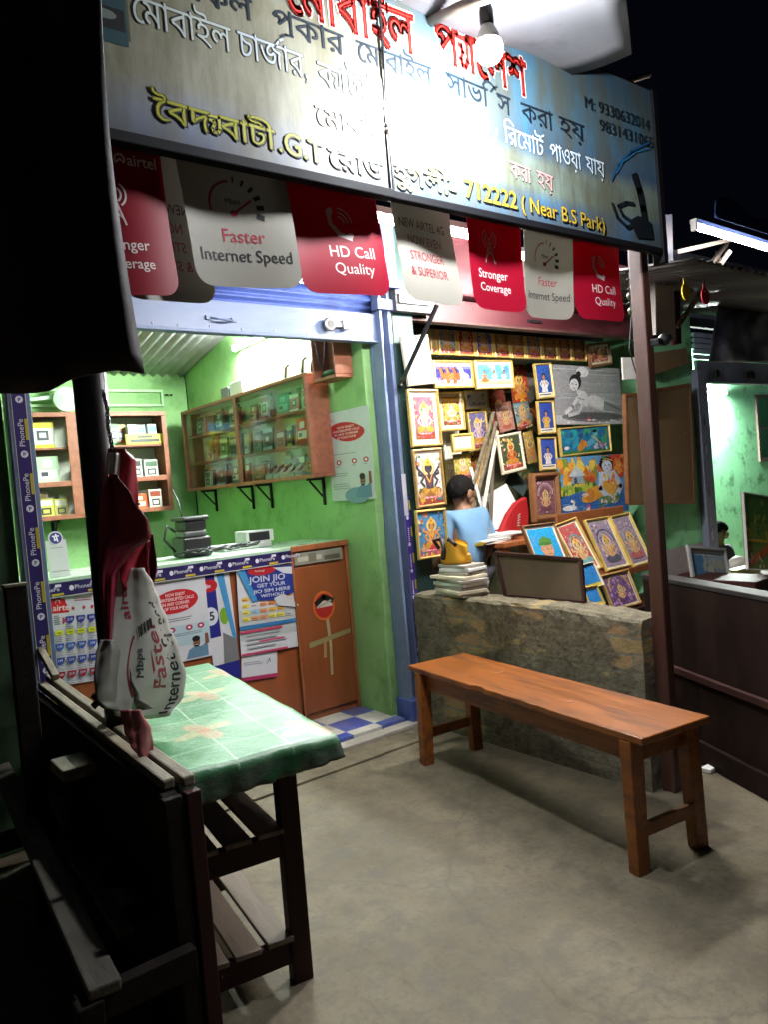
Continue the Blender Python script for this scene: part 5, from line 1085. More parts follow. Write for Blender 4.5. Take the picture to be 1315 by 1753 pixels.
def deity(A, w, h, rng, bgc, skin, cloth, border=None, halo='#c9a27a', arms=4, floor='#8a3a2a', extra=True):
    A.rect(0, 0, w, h, bgc); blobs(A, 0, h*.5, w, h, 10, (bgc, '#d8b870', '#c97a50'), rng, .09)
    A.rect(0, 0, w, h*.16, floor); blobs(A, .05*w, 0, .95*w, h*.2, 16, ('#c94a6a', '#e0a03a', '#d8d0b0', '#5a7a3a', floor), rng, .06)
    for k in range(8): A.ell(w*.5+w*.26*math.cos(R(200+20*k)), h*.16, w*.09, h*.05, '#d0708a' if k % 2 else '#e0a0a8', 10)
    sitter(A, w*.5, h*.16, min(h*.66, w*1.1), skin, cloth, halo=halo, crown='#d8a83a', arms=arms, cloth2='#b8862a')
    if extra:
        for sg in (-1, 1): sitter(A, w*.5+sg*w*.34, h*.06, h*.26, rng.choice(('#c99a6a', '#b98a5c')), rng.choice(('#a83a5a', '#3a6a8a', '#c9a03a')), standing=True)
    for sg in (0, 1): blobs(A, sg*w*.82, h*.2, sg*w*.82+w*.18, h*.95, 12, ('#c9a03a', '#a83a3a', '#5a3a6a', '#d8c8a0', '#3a5a3a'), rng, .05)
def portrait(A, w, h, rng, bgc, robe, skin='#a8744a', white=True):
    A.rect(0, 0, w, h, bgc); A.rect(0, 0, w, h*.13, '#d8d4c8'); A.rect(w*.1, h*.05, w*.9, h*.085, '#2b2b33')
    sitter(A, w*.5, h*.15, h*.62, skin, robe, standing=True, sash=robe, cloth2='#a89c80')
def busy(A, w, h, rng, base, cs, n=60):
    A.rect(0, 0, w, h, base); blobs(A, w*.06, h*.05, w*.94, h*.95, n, cs, rng, .055)
    A.arc(w*.5, h*.55, w*.40, 0, 180, w*.05, rng.choice(cs)); A.arc(w*.5, h*.55, w*.33, 0, 180, w*.03, cs[0])
    sitter(A, w*.5, h*.10, h*.56, '#c9a070', rng.choice(cs), halo='#b8a094', crown='#c9a23a', arms=4)
def horses(A, w, h, rng):
    A.rect(0, 0, w, h, '#2a2f86'); A.rect(0, h*.72, w, h, '#5a62a8'); A.rect(0, h*.84, w, h, '#c08a9a'); A.rect(0, 0, w, h*.25, '#aab4d8'); blobs(A, 0, 0, w, h*.3, 30, ('#d8dce8', '#8a94c8', '#c4cce4'), rng, .05)
    for k, (x, c) in enumerate(((.20, '#a85a2a'), (.38, '#b8652c'), (.56, '#a04c22'), (.74, '#cfc8c8'))):
        x *= w; A.ell(x+.06*w, h*.42, .13*w, .15*h, c, 16, -.2); A.poly([(x-.05*w, h*.45), (x+.02*w, h*.52), (x-.03*w, h*.78), (x-.09*w, h*.74)], c); A.ell(x-.08*w, h*.74, .065*w, .05*h, c, 12, -.7); A.line([(x-.02*w, h*.80), (x+.02*w, h*.66), (x+.03*w, h*.54)], .03*w, '#3a1f14' if k < 3 else '#e8e4e0')
        for d in (-.06, .0, .1, .15): A.line([(x+d*w, h*.36), (x+(d+.02)*w, h*.22), (x+(d-.02)*w, h*.10)], .025*w, c)
        A.ell(x-.09*w, h*.76, .008*w, .012*h, '#100c0a', 6)
def trio(A, w, h, rng):
    A.rect(0, 0, w, h, '#5aa0c8'); A.rect(0, 0, w, h*.25, '#c9b48a'); blobs(A, 0, h*.6, w, h, 14, ('#8ac0dc', '#4a8ab8', '#a8d0e0'), rng, .07)
    for x, c in ((.2, '#c8642a'), (.5, '#d8d4c8'), (.8, '#cfd4d8')): sitter(A, w*x, h*.14, h*.62, '#a8784a', c, standing=x > .6, sash=c)
def reclining(A, w, h, rng):
    g = lambda v: '#%02x%02x%02x' % (v, v, v+4)
    A.rect(0, 0, w, h, g(150))
    for k in range(26): y = h*(.30+.70*rng.random()); A.line([(w*rng.uniform(-.1, .5), y), (w*rng.uniform(.5, 1.), y+.004)], h*.014, g(rng.choice((125, 138, 160, 172, 180))))
    A.rect(0, 0, w, h*.16, g(175)); A.ell(w*.42, h*.90, w*.09, h*.09, g(226), 18)
    A.ell(w*.56, h*.13, w*.48, h*.09, g(105), 22); A.ell(w*.56, h*.14, w*.42, h*.06, g(80), 20)
    A.ell(w*.72, h*.33, w*.27, h*.105, g(185), 20, -.12); A.ell(w*.60, h*.40, w*.13, h*.10, g(205), 16, -.2); A.poly([(w*.70, h*.24), (w*.99, h*.20), (w*.99, h*.32), (w*.72, h*.42)], g(130)); A.line([(w*.72, h*.38), (w*.98, h*.25)], h*.02, g(80))
    A.poly([(w*.30, h*.62), (w*.44, h*.56), (w*.50, h*.44), (w*.46, h*.30), (w*.34, h*.36)], g(200)); A.line([(w*.36, h*.52), (w*.24, h*.30), (w*.14, h*.20)], h*.07, g(210)); A.line([(w*.42, h*.40), (w*.32, h*.20), (w*.18, h*.155)], h*.06, g(192))
    A.ell(w*.305, h*.72, w*.088, h*.135, g(22), 20, .3); A.ell(w*.36, h*.86, w*.035, h*.05, g(26), 12); A.ell(w*.285, h*.675, w*.066, h*.10, g(214), 18, .35); A.line([(w*.25, h*.69), (w*.275, h*.685)], h*.012, g(20)); A.line([(w*.30, h*.68), (w*.325, h*.675)], h*.012, g(20)); A.line([(w*.27, h*.615), (w*.295, h*.612)], h*.012, '#8a4a50')
    A.line([(w*.30, h*.58), (w*.33, h*.45), (w*.42, h*.42)], h*.016, g(120)); A.ell(w*.46, h*.09, w*.03, h*.03, '#b0303c', 10); A.ell(w*.49, h*.07, w*.02, h*.02, '#c05a60', 8)
    for k in range(14): A.ell(w*rng.uniform(.1, .95), h*rng.uniform(.02, .08), w*.03, h*.016, g(rng.choice((120, 200, 215))), 8)
def lake(A, w, h, rng):
    A.rect(0, 0, w, h, '#0f6f96'); blobs(A, 0, h*.1, w, h*.95, 40, ('#1888a8', '#0c5a84', '#18a0a0', '#3a9a6a', '#0f4a78'), rng, .06); A.rect(0, 0, w, h*.12, '#2a6a34')
    A.ell(w*.42, h*.28, w*.11, h*.14, '#c87a2a', 14, .5); A.line([(w*.34, h*.2), (w*.42, h*.5), (w*.52, h*.28)], h*.13, '#c8842c'); A.ell(w*.64, h*.40, w*.12, h*.1, '#4a9ac0', 14, .4); A.line([(w*.55, h*.36), (w*.70, h*.6)], h*.16, '#58a4c4'); A.ell(w*.71, h*.76, w*.045, h*.11, '#7ab4cc', 14); A.ell(w*.70, h*.84, w*.05, h*.07, '#141418', 12)
    A.line([(w*.64, h*.66), (w*.80, h*.35), (w*.9, h*.2)], h*.05, '#d8b04a'); A.line([(w*.9, h*.2), (w*.96, h*.9)], h*.10, '#5a9a4a'); blobs(A, w*.66, h*.1, w*.95, h*.3, 16, ('#c0d0d8', '#8a6ab0', '#d0a0b0'), rng, .03); A.ell(w*.10, h*.25, w*.05, h*.07, '#d8dce0', 12)
def autumn(A, w, h, rng):
    A.rect(0, 0, w, h, '#3a78b8'); A.rect(0, h*.5, w, h, '#5a98c8'); blobs(A, 0, h*.55, w*.52, h*.95, 46, ('#d8982a', '#c86a1f', '#e0c04a', '#b84a20', '#7a8a2a'), rng, .06); blobs(A, w*.6, h*.66, w, h, 46, ('#b83a20', '#c8602a', '#8a2a1c', '#d88a3a'), rng, .06)
    A.rect(0, h*.40, w*.5, h*.53, '#8aa02a'); blobs(A, 0, h*.38, w*.5, h*.56, 22, ('#a8b83a', '#5a8a2a', '#c8b84a', '#3f6a2a'), rng, .05); A.poly([(0, 0), (w, 0), (w, h*.3), (w*.3, h*.42), (0, h*.34)], '#2460a8'); 
    for k in range(30): x = rng.uniform(0, .8)*w; y = rng.uniform(.03, .34)*h; A.line([(x, y), (x+w*.1, y+.002)], h*.008, rng.choice(('#5a98d0', '#8ab8dc', '#174a8a')))
    A.poly([(w*.16, h*.56), (w*.22, h*.80), (w*.30, h*.80), (w*.36, h*.56)], '#8aa0b0'); A.poly([(w*.13, h*.68), (w*.25, h*.86), (w*.38, h*.68)], '#b8c4cc'); A.rect(w*.21, h*.56, w*.25, h*.66, '#3a4a5a')
    A.ell(w*.12, h*.17, w*.10, h*.045, '#dfe4ea', 14); A.line([(w*.17, h*.18), (w*.19, h*.26), (w*.15, h*.28)], w*.025, '#dfe4ea'); blobs(A, w*.3, 0, w*.6, h*.14, 10, ('#3f7a2a', '#c04a7a', '#d8d8c8'), rng, .04)
    A.ell(w*.50, h*.37, w*.21, h*.115, '#d8982c', 18, .25); A.ell(w*.42, h*.34, w*.07, h*.12, '#c87a24', 12, .4); A.ell(w*.35, h*.36, w*.05, h*.035, '#c8b4a8', 10)
    A.poly([(w*.58, h*.70), (w*.80, h*.70), (w*.86, h*.5), (w*.78, h*.30), (w*.60, h*.34)], '#d8a03a'); A.poly([(w*.60, h*.72), (w*.80, h*.72), (w*.74, h*.56), (w*.64, h*.56)], '#c4ccd8'); A.line([(w*.80, h*.68), (w*.90, h*.45), (w*.78, h*.22)], w*.062, '#b8c4d8'); A.line([(w*.60, h*.68), (w*.58, h*.44), (w*.70, h*.26)], w*.06, '#c0cadc')
    A.ell(w*.70, h*.24, w*.16, h*.07, '#6a8a5a', 16); blobs(A, w*.56, h*.18, w*.86, h*.29, 14, ('#d8d0c0', '#4a7a3a', '#c8a0b0'), rng, .03)
    A.ell(w*.69, h*.85, w*.105, h*.13, '#15131a', 18); A.ell(w*.70, h*.81, w*.078, h*.10, '#c4cede', 18); A.ell(w*.675, h*.825, w*.014, h*.010, '#15131a', 8); A.ell(w*.73, h*.825, w*.014, h*.010, '#15131a', 8); A.line([(w*.685, h*.762), (w*.72, h*.762)], h*.010, '#b04a50'); A.line([(w*.64, h*.90), (w*.70, h*.94), (w*.78, h*.90)], h*.02, '#d8b04a'); A.ell(w*.66, h*.96, w*.03, h*.035, '#2a7a6a', 10)
    blobs(A, w*.62, h*.5, w*.8, h*.68, 14, ('#d86a3a', '#d8d04a', '#c8405a', '#e0dcd0'), rng, .022)
def capman(A, w, h, rng):
    A.rect(0, 0, w, h, '#1a8fc4'); A.poly([(w*.14, 0), (w*.26, h*.18), (w*.74, h*.18), (w*.92, 0)], '#c88a2a'); A.ell(w*.52, h*.42, w*.22, h*.25, '#c08a64', 22); A.ell(w*.31, h*.42, w*.04, h*.06, '#b07a58', 10)
    A.poly([(w*.28, h*.52), (w*.78, h*.54), (w*.76, h*.66), (w*.52, h*.78), (w*.30, h*.68)], '#4a7a28'); A.ell(w*.5, h*.56, w*.26, h*.05, '#3a6a20', 16)
    for x in (.43, .62): A.ell(w*x, h*.44, w*.085, h*.055, '#3a3a3a', 14); A.ell(w*x, h*.44, w*.068, h*.042, '#c89a78', 14); A.ell(w*x, h*.44, w*.02, h*.014, '#1a1410', 8)
    A.line([(w*.52, h*.42), (w*.535, h*.34)], w*.02, '#9a6a4a'); A.line([(w*.45, h*.27), (w*.60, h*.27)], h*.018, '#8a4438')
def waterfall(A, w, h, rng):
    A.rect(0, 0, w, h, '#b9bdc4'); blobs(A, 0, h*.7, w, h, 18, ('#7f8a98', '#9aa4ae', '#5f6a74'), rng, .09); A.poly([(w*.2, h), (w*.8, h), (w*.95, 0), (w*.1, 0)], '#cdd0d4'); blobs(A, 0, 0, w, h*.25, 18, ('#8a929c', '#b0b4ba', '#767e88'), rng, .08)
    for k in range(7): A.line([(w*(.2+.1*k), h*.95), (w*(.16+.11*k), h*.1)], w*.02, '#bfc4cc')
def swirl(A, w, h, rng, a, b_, c):
    A.rect(0, 0, w, h, a); blobs(A, 0, 0, w, h, 36, (a, b_, c), rng, .12); sitter(A, w*.5, h*.1, h*.62, '#c98a4a', b_, halo=c, crown='#d8b04a', arms=4)
def certificate(A, w, h, rng): A.rect(0, 0, w, h, '#c8c4b8'); lines(A, w*.15, w*.85, h*.75, 5, h*.12, '#6a6a66', 3, .03); A.line([(w*.2, h*.2), (w*.4, h*.3), (w*.6, h*.18)], h*.03, '#44444a')
def plainblue(A, w, h, rng): A.rect(0, 0, w, h, '#1f74b8'); A.rect(0, h*.0, w, h*.16, '#b8a83a')
def landscape(A, w, h, rng): A.rect(0, 0, w, h, '#6a8a3a'); A.rect(0, h*.62, w, h, '#4a7a3a'); blobs(A, 0, h*.35, w, h*.95, 40, ('#7a9a3a', '#3f6a2a', '#a8a83a', '#5a7a30'), rng, .06); A.rect(0, h*.36, w, h*.40, '#c8a83a'); A.line([(w*.02, h*.06), (w*.4, h*.2), (w*.75, h*.35)], h*.11, '#c86a2a'); blobs(A, 0, h*.02, w*.5, h*.2, 16, ('#d8cfc0', '#c85a3a', '#e0b060'), rng, .04); blobs(A, 0, h*.25, w*.15, h*.34, 5, ('#b84a2a', '#5a3a2a'), rng, .03)
def skyprint(A, w, h, rng): A.rect(0, 0, w, h, '#9ab0bc'); A.rect(0, 0, w*.45, h*.9, '#4a7ea8'); blobs(A, w*.3, 0, w, h*.8, 24, ('#b0b8a8', '#a8b4b8', '#c0c0b0', '#8a98a0'), rng, .1); A.rect(w*.3, h*.9, w*.7, h*.94, '#d0d4d4')
NP = [0]
def picture(tl, bl, br, y, label, fn, frame=None, fw=.03, mat=None, mw=0., lean=0., depth=.022, group=None, back=True, fd=None):
    """a picture whose lower corners stand on the plane y and whose top leans back by lean metres"""
    NP[0] += 1; rng = random.Random(NP[0]*7+1)
    a, c, d = P(*bl, y=y), P(*br, y=y), P(*tl, y=y+lean); ux = c-a; w = ux.length; ux.normalize(); uy = d-a; uy = uy-ux*uy.dot(ux); h = uy.length; uy.normalize(); n = ux.cross(uy)
    t = thing('framed_picture' if frame else 'picture_print', label, 'picture', a+ux*w/2, 0, group)
    p = lambda x, q, z: a+ux*x+uy*q+n*z
    fw *= .8; mw *= .9; iw = fw if frame else 0.
    if frame:
        b = MB(frame)
        for (o0, o1, i1, i0) in (((0, 0), (w, 0), (w-fw, fw), (fw, fw)), ((w, 0), (w, h), (w-fw, h-fw), (w-fw, fw)), ((w, h), (0, h), (fw, h-fw), (w-fw, h-fw)), ((0, h), (0, 0), (fw, fw), (fw, h-fw))):
            m0 = tuple(o0[k]*.45+i0[k]*.55 for k in (0, 1)); m1 = tuple(o1[k]*.45+i1[k]*.55 for k in (0, 1))
            vs = [p(*o0, -.002), p(*o1, -.002), p(*o0, depth*.8), p(*o1, depth*.8), p(*m0, depth), p(*m1, depth), p(*i0, depth*.45), p(*i1, depth*.45)]
            b.add(vs, [(0, 1, 3, 2), (2, 3, 5, 4), (4, 5, 7, 6)])
        b.build('moulding', t)
        if mw:
            b = MB(mat or m_cream); b.add([p(fw*.9, fw*.9, depth*.3), p(w-fw*.9, fw*.9, depth*.3), p(w-fw*.9, h-fw*.9, depth*.3), p(fw*.9, h-fw*.9, depth*.3)], [(0, 1, 2, 3)]); b.build('mount', t); iw = fw+mw
    pw, ph = w-2*iw*.97, h-2*iw*.97
    A = Art(pw, ph, '#8a8a84'); fn(A, pw, ph, rng)
    # ink that runs over the edge of the print is cut back to it
    for i, (vs, fs, c_, k) in enumerate(A.items): A.items[i] = ([(min(max(x, 0), pw), min(max(q, 0), ph)) for x, q in vs], fs, pic_ink(c_) if isinstance(c_, str) else c_, k)
    A.build('print', p(iw*.97, iw*.97, depth*.33 if frame else .003), ux, uy, t, eps=.00005, rough=.28)
    if back: b = MB(m_board); b.hexa([p(.004, .004, -.008), p(w-.004, .004, -.008), p(w-.004, h-.004, -.008), p(.004, h-.004, -.008), p(.004, .004, -.003), p(w-.004, .004, -.003), p(w-.004, h-.004, -.003), p(.004, h-.004, -.003)]); b.build('backing_board', t)
    return t
D = lambda *k, **q: (lambda A, w, h, r: deity(A, w, h, r, *k, **q))
BZ = lambda *k, **q: (lambda A, w, h, r: busy(A, w, h, r, *k, **q))
PT = lambda *k: (lambda A, w, h, r: portrait(A, w, h, r, *k))
# column hanging on the left jamb
YL = 3.60
picture((690, 576), (698, 662), (743, 657), YL, 'white waterfall picture at the top of the left picture column', waterfall, m_cream, .012)
picture((695, 667), (704, 766), (756, 763), YL, 'pink ground deity picture in a cream and gilt frame below the waterfall', D('#c05a6a', '#9ab0b8', '#b86a4a', arms=2, extra=False), m_gilt, .02, m_cream, .035)
picture((705, 770), (714, 871), (763, 864), YL, 'pale picture of a dark many armed deity in the left column', D('#d8d4cc', '#3f3a44', '#8a5a2a', arms=6), m_gilt2, .022)
picture((713, 874), (716, 959), (767, 951), YL, 'red and blue goddess picture lowest in the left column', D('#3a7aa8', '#c98a4a', '#b02a2a', floor='#a83a5a'), m_gilt, .02)
# top row under the added shade bar
us = (736, 750, 783, 814, 845, 874, 900, 928, 955, 979, 1004); cs = [('#a8987a', '#c8b490'), ('#6a94b0', '#c98a4a'), ('#a82a3a', '#c97a5a'), ('#2a5ac0', '#c8762a'), ('#8a7a3a', '#b84a3a'), ('#8a6a5a', '#b0503a'), ('#7a8ab0', '#b8607a'), ('#a8804a', '#5a6a8a'), ('#a02a4a', '#c85a6a'), ('#8a5a3a', '#b07a4a')]
labs = ('pale narrow deity picture at the left end of the top row', 'light blue deity picture second in the top row', 'crimson seated goddess picture in the top row', 'bright blue picture with an orange figure in the top row', 'olive picture with a red figure in the top row', 'brown crowded deity picture in the top row', 'lilac grey deity picture in the top row', 'tan picture with a blue grey figure in the top row', 'deep pink deity picture in the top row', 'brown picture at the right of the top row before the tilted frame')
for k in range(10):
    u0, u1 = us[k], us[k+1]-2; f = lambda u: 607+(u-740)*.048
    picture((u0-3, f(u0)-54), (u0+1, f(u0)), (u1+1, f(u1)), 4.05, labs[k], D(cs[k][0], '#c9a070', cs[k][1], arms=2+2*(k % 2), extra=False), m_gilt, .016)
picture((1004, 590), (1010, 630), (1047, 624), 3.98, 'tilted brown framed deity picture at the right end of the top row', D('#8a3a2a', '#c9804a', '#b85a2a'), m_bwood, .025, m_cream, .02)
picture((742, 617), (744, 665), (811, 664), 4.08, 'picture of galloping brown horses in a gilt frame', horses, m_gilt, .022)
picture((814, 617), (815, 667), (880, 665), 4.08, 'picture of three seated figures on pale blue ground', trio, m_gilt, .016, m_cream, .025)
# right hand columns
picture((917, 623), (920, 684), (949, 681), 4.0, 'blue portrait of a standing figure in white robe, uppermost of three', PT('#1f4a9a', '#d0d4d4'), m_gilt, .02)
picture((919, 687), (923, 744), (951, 742), 4.0, 'blue portrait of a figure in yellow shawl, middle of three', PT('#1f3f9a', '#c8a03a'), m_gilt, .02)
picture((923, 749), (925, 806), (954, 804), 4.0, 'blue portrait of a seated figure in white, lowest of three', PT('#24449c', '#d4d0cc'), m_gilt, .02)
picture((903, 811), (911, 894), (957, 888), 3.9, 'deep brown boxed frame with a lilac deity print', BZ('#7a4a5a', ('#b08a9a', '#8a5a6a', '#c0a0a0', '#6a3a4a')), m_bwood, .05, m_gilt2, .012, depth=.05)
picture((951, 624), (953, 727), (1067, 726), 4.0, 'large grey print of a figure lying on its front', reclining, None)
picture((956, 733), (960, 783), (1046, 773), 3.98, 'wide teal picture of two figures by a lake', lake, m_gilt, .02)
picture((955, 784), (961, 890), (1076, 874), 3.9, 'large autumn forest print with a seated blue skinned figure', autumn, None)
# loose prints and frames in the middle
picture((876, 626), (879, 690), (908, 686), 4.32, 'red and gold goddess poster behind the portraits', lambda A, w, h, r: swirl(A, w, h, r, '#a83018', '#c87a1c', '#d8b03a'), None)
picture((839, 670), (846, 738), (872, 734), 4.42, 'rust red poster at the back of the stall', lambda A, w, h, r: swirl(A, w, h, r, '#a84a3a', '#8a3a2a', '#c88a5a'), None)
picture((851, 692), (857, 741), (883, 734), 4.35, 'pinkish tilted deity print left of its blue companion', BZ('#b07a6a', ('#c89a8a', '#a85a4a', '#8a6a5a', '#d0b09a')), None)
picture((881, 690), (888, 737), (913, 729), 4.33, 'tilted print of a blue grey goddess in red sari', D('#7a98a0', '#c99a6a', '#b02a4a', arms=4), None)
picture((852, 746), (860, 813), (900, 803), 4.2, 'orange robed figure on dark green in a white frame', D('#3a4a2a', '#c8642a', '#c8702a', arms=2, extra=False), m_cream, .03)
picture((900, 740), (905, 795), (921, 790), 4.3, 'yellowed print half hidden beside the white frame', lambda A, w, h, r: swirl(A, w, h, r, '#c8a04a', '#b88a5a', '#d8c88a'), None)
picture((749, 671), (754, 739), (797, 736), 4.25, 'golden sage picture in a wide gilt frame', D('#d89a3a', '#d0c4b0', '#c8a88a', arms=2, extra=False), m_gilt, .02, m_cream, .03)
picture((756, 735), (762, 790), (790, 786), 4.40, 'cream framed pale print behind the gilt certificate', lambda A, w, h, r: A.rect(0, 0, w, h, '#c8c0aa'), m_cream, .035)
picture((796, 669), (797, 702), (836, 700), 4.4, 'small greyish landscape print in a gilt frame', waterfall, m_gilt, .016, m_cream, .02)
picture((801, 706), (807, 773), (839, 768), 4.35, 'blue violet deity picture in a gilt frame by the wood strips', D('#5a5a8a', '#b0a0b8', '#c8903a', arms=2), m_gilt, .02)
picture((770, 744), (775, 775), (812, 771), 4.15, 'small white certificate in a bright gilt frame', certificate, m_gilt, .03)
picture((777, 778), (780, 820), (809, 817), 4.2, 'small print of a moustached white haloed figure', D('#a8a03a', '#c8b0a0', '#c88a3a', halo='#d8d4cc', arms=2, extra=False), None)
picture((806, 775), (810, 815), (830, 812), 4.45, 'small orange print in the shadow behind the wood strips', lambda A, w, h, r: swirl(A, w, h, r, '#b8702a', '#8a3a2a', '#c8a04a'), None)
# more loose prints filling the back of the stall
FILL = ((842, 612, 34, 62, '#a8442a', '#c89a3a', 'rust print with gold figure high at the back of the stall'), (800, 742, 30, 44, '#b88a3a', '#a8503a', 'ochre print behind the bundle of wood strips'), (872, 745, 30, 50, '#8a3a4a', '#c88a5a', 'wine red print right of the wood strips'), (822, 700, 36, 50, '#c8a86a', '#8a5a3a', 'sand coloured print behind the wood strips'), (892, 690, 28, 52, '#b83a2a', '#d8a84a', 'scarlet print beside the small blue portraits'), (760, 790, 40, 60, '#c8b48a', '#a86a3a', 'cream print low behind the stooping man'), (884, 800, 26, 44, '#5a7a4a', '#c8a04a', 'green print above the slate sheet'), (1046, 640, 30, 44, '#a87a5a', '#7a3a2a', 'tan print behind the large grey print'))
for u, v, du, dv, c1_, c2_, lb in FILL: picture((u, v), (u+4, v+dv), (u+4+du, v+dv-2), 4.9, lb, (lambda a_, b_: (lambda A, w, h, r: busy(A, w, h, r, a_, (b_, '#d8c8a0', a_, '#6a4a3a'), 30)))(c1_, c2_), m_gilt if du > 29 else None, .025)
# front row leaning on the ledge
picture((905, 900), (921, 978), (976, 968), 3.25, 'portrait of a man in a green cap and glasses on sky blue', capman, m_bwood, .018, m_cream, .02, lean=.12)
picture((963, 894), (994, 990), (1031, 973), 3.28, 'red and teal deity picture in the leaning front row', BZ('#a84a4a', ('#c8a8a0', '#6a9a9a', '#a83a3a', '#d0c0a0')), m_gilt, .018, m_cream, .02, lean=.16)
picture((1014, 889), (1038, 980), (1079, 970), 3.28, 'lilac temple arch picture second in the leaning front row', BZ('#8a7a90', ('#b0a0b8', '#a05a5a', '#c8b8b0', '#4a4a5a')), m_gilt, .018, m_cream, .016, lean=.16)
picture((1061, 881), (1083, 973), (1116, 963), 3.28, 'lilac and teal deity picture nearest the rust red post', BZ('#8a7a90', ('#a8a0b0', '#3a6a7a', '#a85a5a', '#d0c8c0')), m_gilt, .018, m_cream, .016, lean=.16)
picture((1034, 984), (1049, 1048), (1097, 1034), 3.12, 'violet deity picture standing lowest in front of the ledge', BZ('#6a4a7a', ('#8a6aa0', '#c8a04a', '#5a3a6a', '#b08ab0')), m_gilt2, .02, m_cream, .012, lean=.09)
picture((993, 968), (1003, 1012), (1033, 1003), 3.16, 'plain blue card below the red and teal deity picture', plainblue, m_cream, .01, lean=.07)
picture((1003, 1006), (1010, 1042), (1035, 1036), 3.10, 'lower plain blue card with a gold lower edge by the wall top', plainblue, m_gilt, .012, lean=.06)
# the ledge and work table that carry them
b = MB(m_tick); c0 = P(905, 958, y=3.30); c1 = P(1118, 965, y=3.30)
t = thing('display_ledge', 'brown wooden stepped ledge carrying the leaning pictures', 'ledge', (4.4, 3.4, 0))
zz = P(1031, 980, y=3.30).z
b.box(3.75, 5.10, 3.262, 3.60, zz-.05, zz-.004); b.build('shelf_board', t, bevel=.004)
b = MB(m_tick); b.box(4.30, 5.10, 3.58, 3.60, zz-.0035, zz+.42); b.build('back_board', t, bevel=.004)
zl = P(1060, 1046, y=3.12).z; b = MB(m_maroonwood); b.box(3.75, 5.10, 3.08, 3.26, zl-.04, zl-.004); b.build('lower_step', t, bevel=.004)
for x in (3.79, 5.05): b = MB(m_maroonwood); b.box(x-.025, x+.025, 3.10, 3.15, 0, zl-.041); b.box(x-.025, x+.025, 3.53, 3.579, 0, zz-.051); b.build('leg', t)
b = MB(m_maroonwood); b.box(5.14, 5.5, 2.6, 3.3, .05, .62); b.build('dark_crate', bevel=.008, label='dark wooden crate behind the rust red post', cat='crate')
t = thing('work_table', 'cluttered wooden work table inside the picture stall', 'table', (4.2, 4.0, 0))
tz = P(860, 925, y=3.9).z
b = MB(m_tick); b.box(3.86, 4.75, 3.70, 4.35, tz-.035, tz); b.build('table_top', t, bevel=.005)
for x in (3.9, 4.70):
    for y in (3.74, 4.30): b = MB(m_tick); b.box(x-.025, x+.025, y-.025, y+.025, .0, tz-.036); b.build('leg', t)
rn = random.Random(9)
for k, (u, v, y, ww, dd, hh, rz, lab) in enumerate(((848, 926, 3.80, .30, .2, .03, .1, 'lowest pile of pale card sheets on the work table'), (862, 915, 3.86, .34, .22, .025, -.15, 'white sheet stack spread on the work table'), (838, 936, 3.76, .16, .12, .02, .4, 'small yellow and white booklet on the table edge'))):
    q = P(u, v, y=y); z0 = tz+.001+(.032 if k == 1 else 0); b = MB(m_paper if k != 2 else ink('#b8a03a')); n_ = 5 if k < 2 else 2
    for i in range(n_):
        rot = Matrix.Rotation(rz+rn.uniform(-.08, .08), 3, 'Z'); h_ = hh/n_
        b.hexa([Vector((q.x, q.y+.08, z0+i*h_))+rot @ Vector(c_) for c_ in ((-ww/2, -dd/2, 0), (ww/2, -dd/2, 0), (ww/2, dd/2, 0), (-ww/2, dd/2, 0), (-ww/2, -dd/2, h_*.85), (ww/2, -dd/2, h_*.85), (ww/2, dd/2, h_*.85), (-ww/2, dd/2, h_*.85))])
    b.build('paper_stack', label=lab, cat='paper')
def slab(corners, y0, lean, mat, name, label, cat, th=.006):
    """a flat sheet standing at y0, its top edge leaning back"""
    vmax = max(c[1] for c in corners); vmin = min(c[1] for c in corners)
    pts = [P(u, v, y=y0+lean*(vmax-v)/(vmax-vmin)) for u, v in corners]; return MB(mat).prism(pts, (.0, th, 0)).build(name, bevel=.001, label=label, cat=cat)
slab(((838, 845), (868, 828), (884, 858), (862, 905), (842, 908)), 4.12, .12, m_paper, 'card_sheet', 'white card sheet leaning behind the red bag', 'card')
slab(((826, 850), (846, 842), (852, 905), (838, 912)), 4.22, .1, m_paper, 'card_sheet', 'grey white card sheet leaning against the wood strips', 'card')
slab(((866, 826), (878, 800), (905, 830), (897, 850)), 4.25, .15, M('slate_card', (.035, .05, .05), .5), 'slate_sheet', 'dark slate sheet leaning with its corner up', 'card')
slab(((889, 640), (905, 622), (918, 628), (916, 684), (909, 690)), 4.3, .05, M('grey_brown_card', (.13, .115, .095), .6), 'slate_sheet', 'dark grey tilted panel behind the upper portraits', 'card')
def bag():
    pts = [P(u, v, y=3.95) for u, v in ((858, 912), (872, 880), (886, 860), (903, 850), (908, 880), (904, 912), (880, 918))]
    mb = MB(ink('#a01218', .6)); c = sum(pts, Vector())/len(pts); mb.prism(pts, (0, .05, 0)); t = mb.build('red_bag', bevel=.012, label='red cloth bag with white lettering on the work table', cat='bag')
    A = Art(.1, .1)
    for k in range(5): A.line([(.004*k, .018*k), (.03+.004*k, .022*k)], .006, '#c8b8b0'); A.line([(.012+.004*k, .012+.018*k), (.018+.005*k, .005+.018*k)], .004, '#c8b8b0')
    A.build('lettering', P(886, 900, y=3.947), (1, 0, 0), (0, 0, 1), t)
bag()
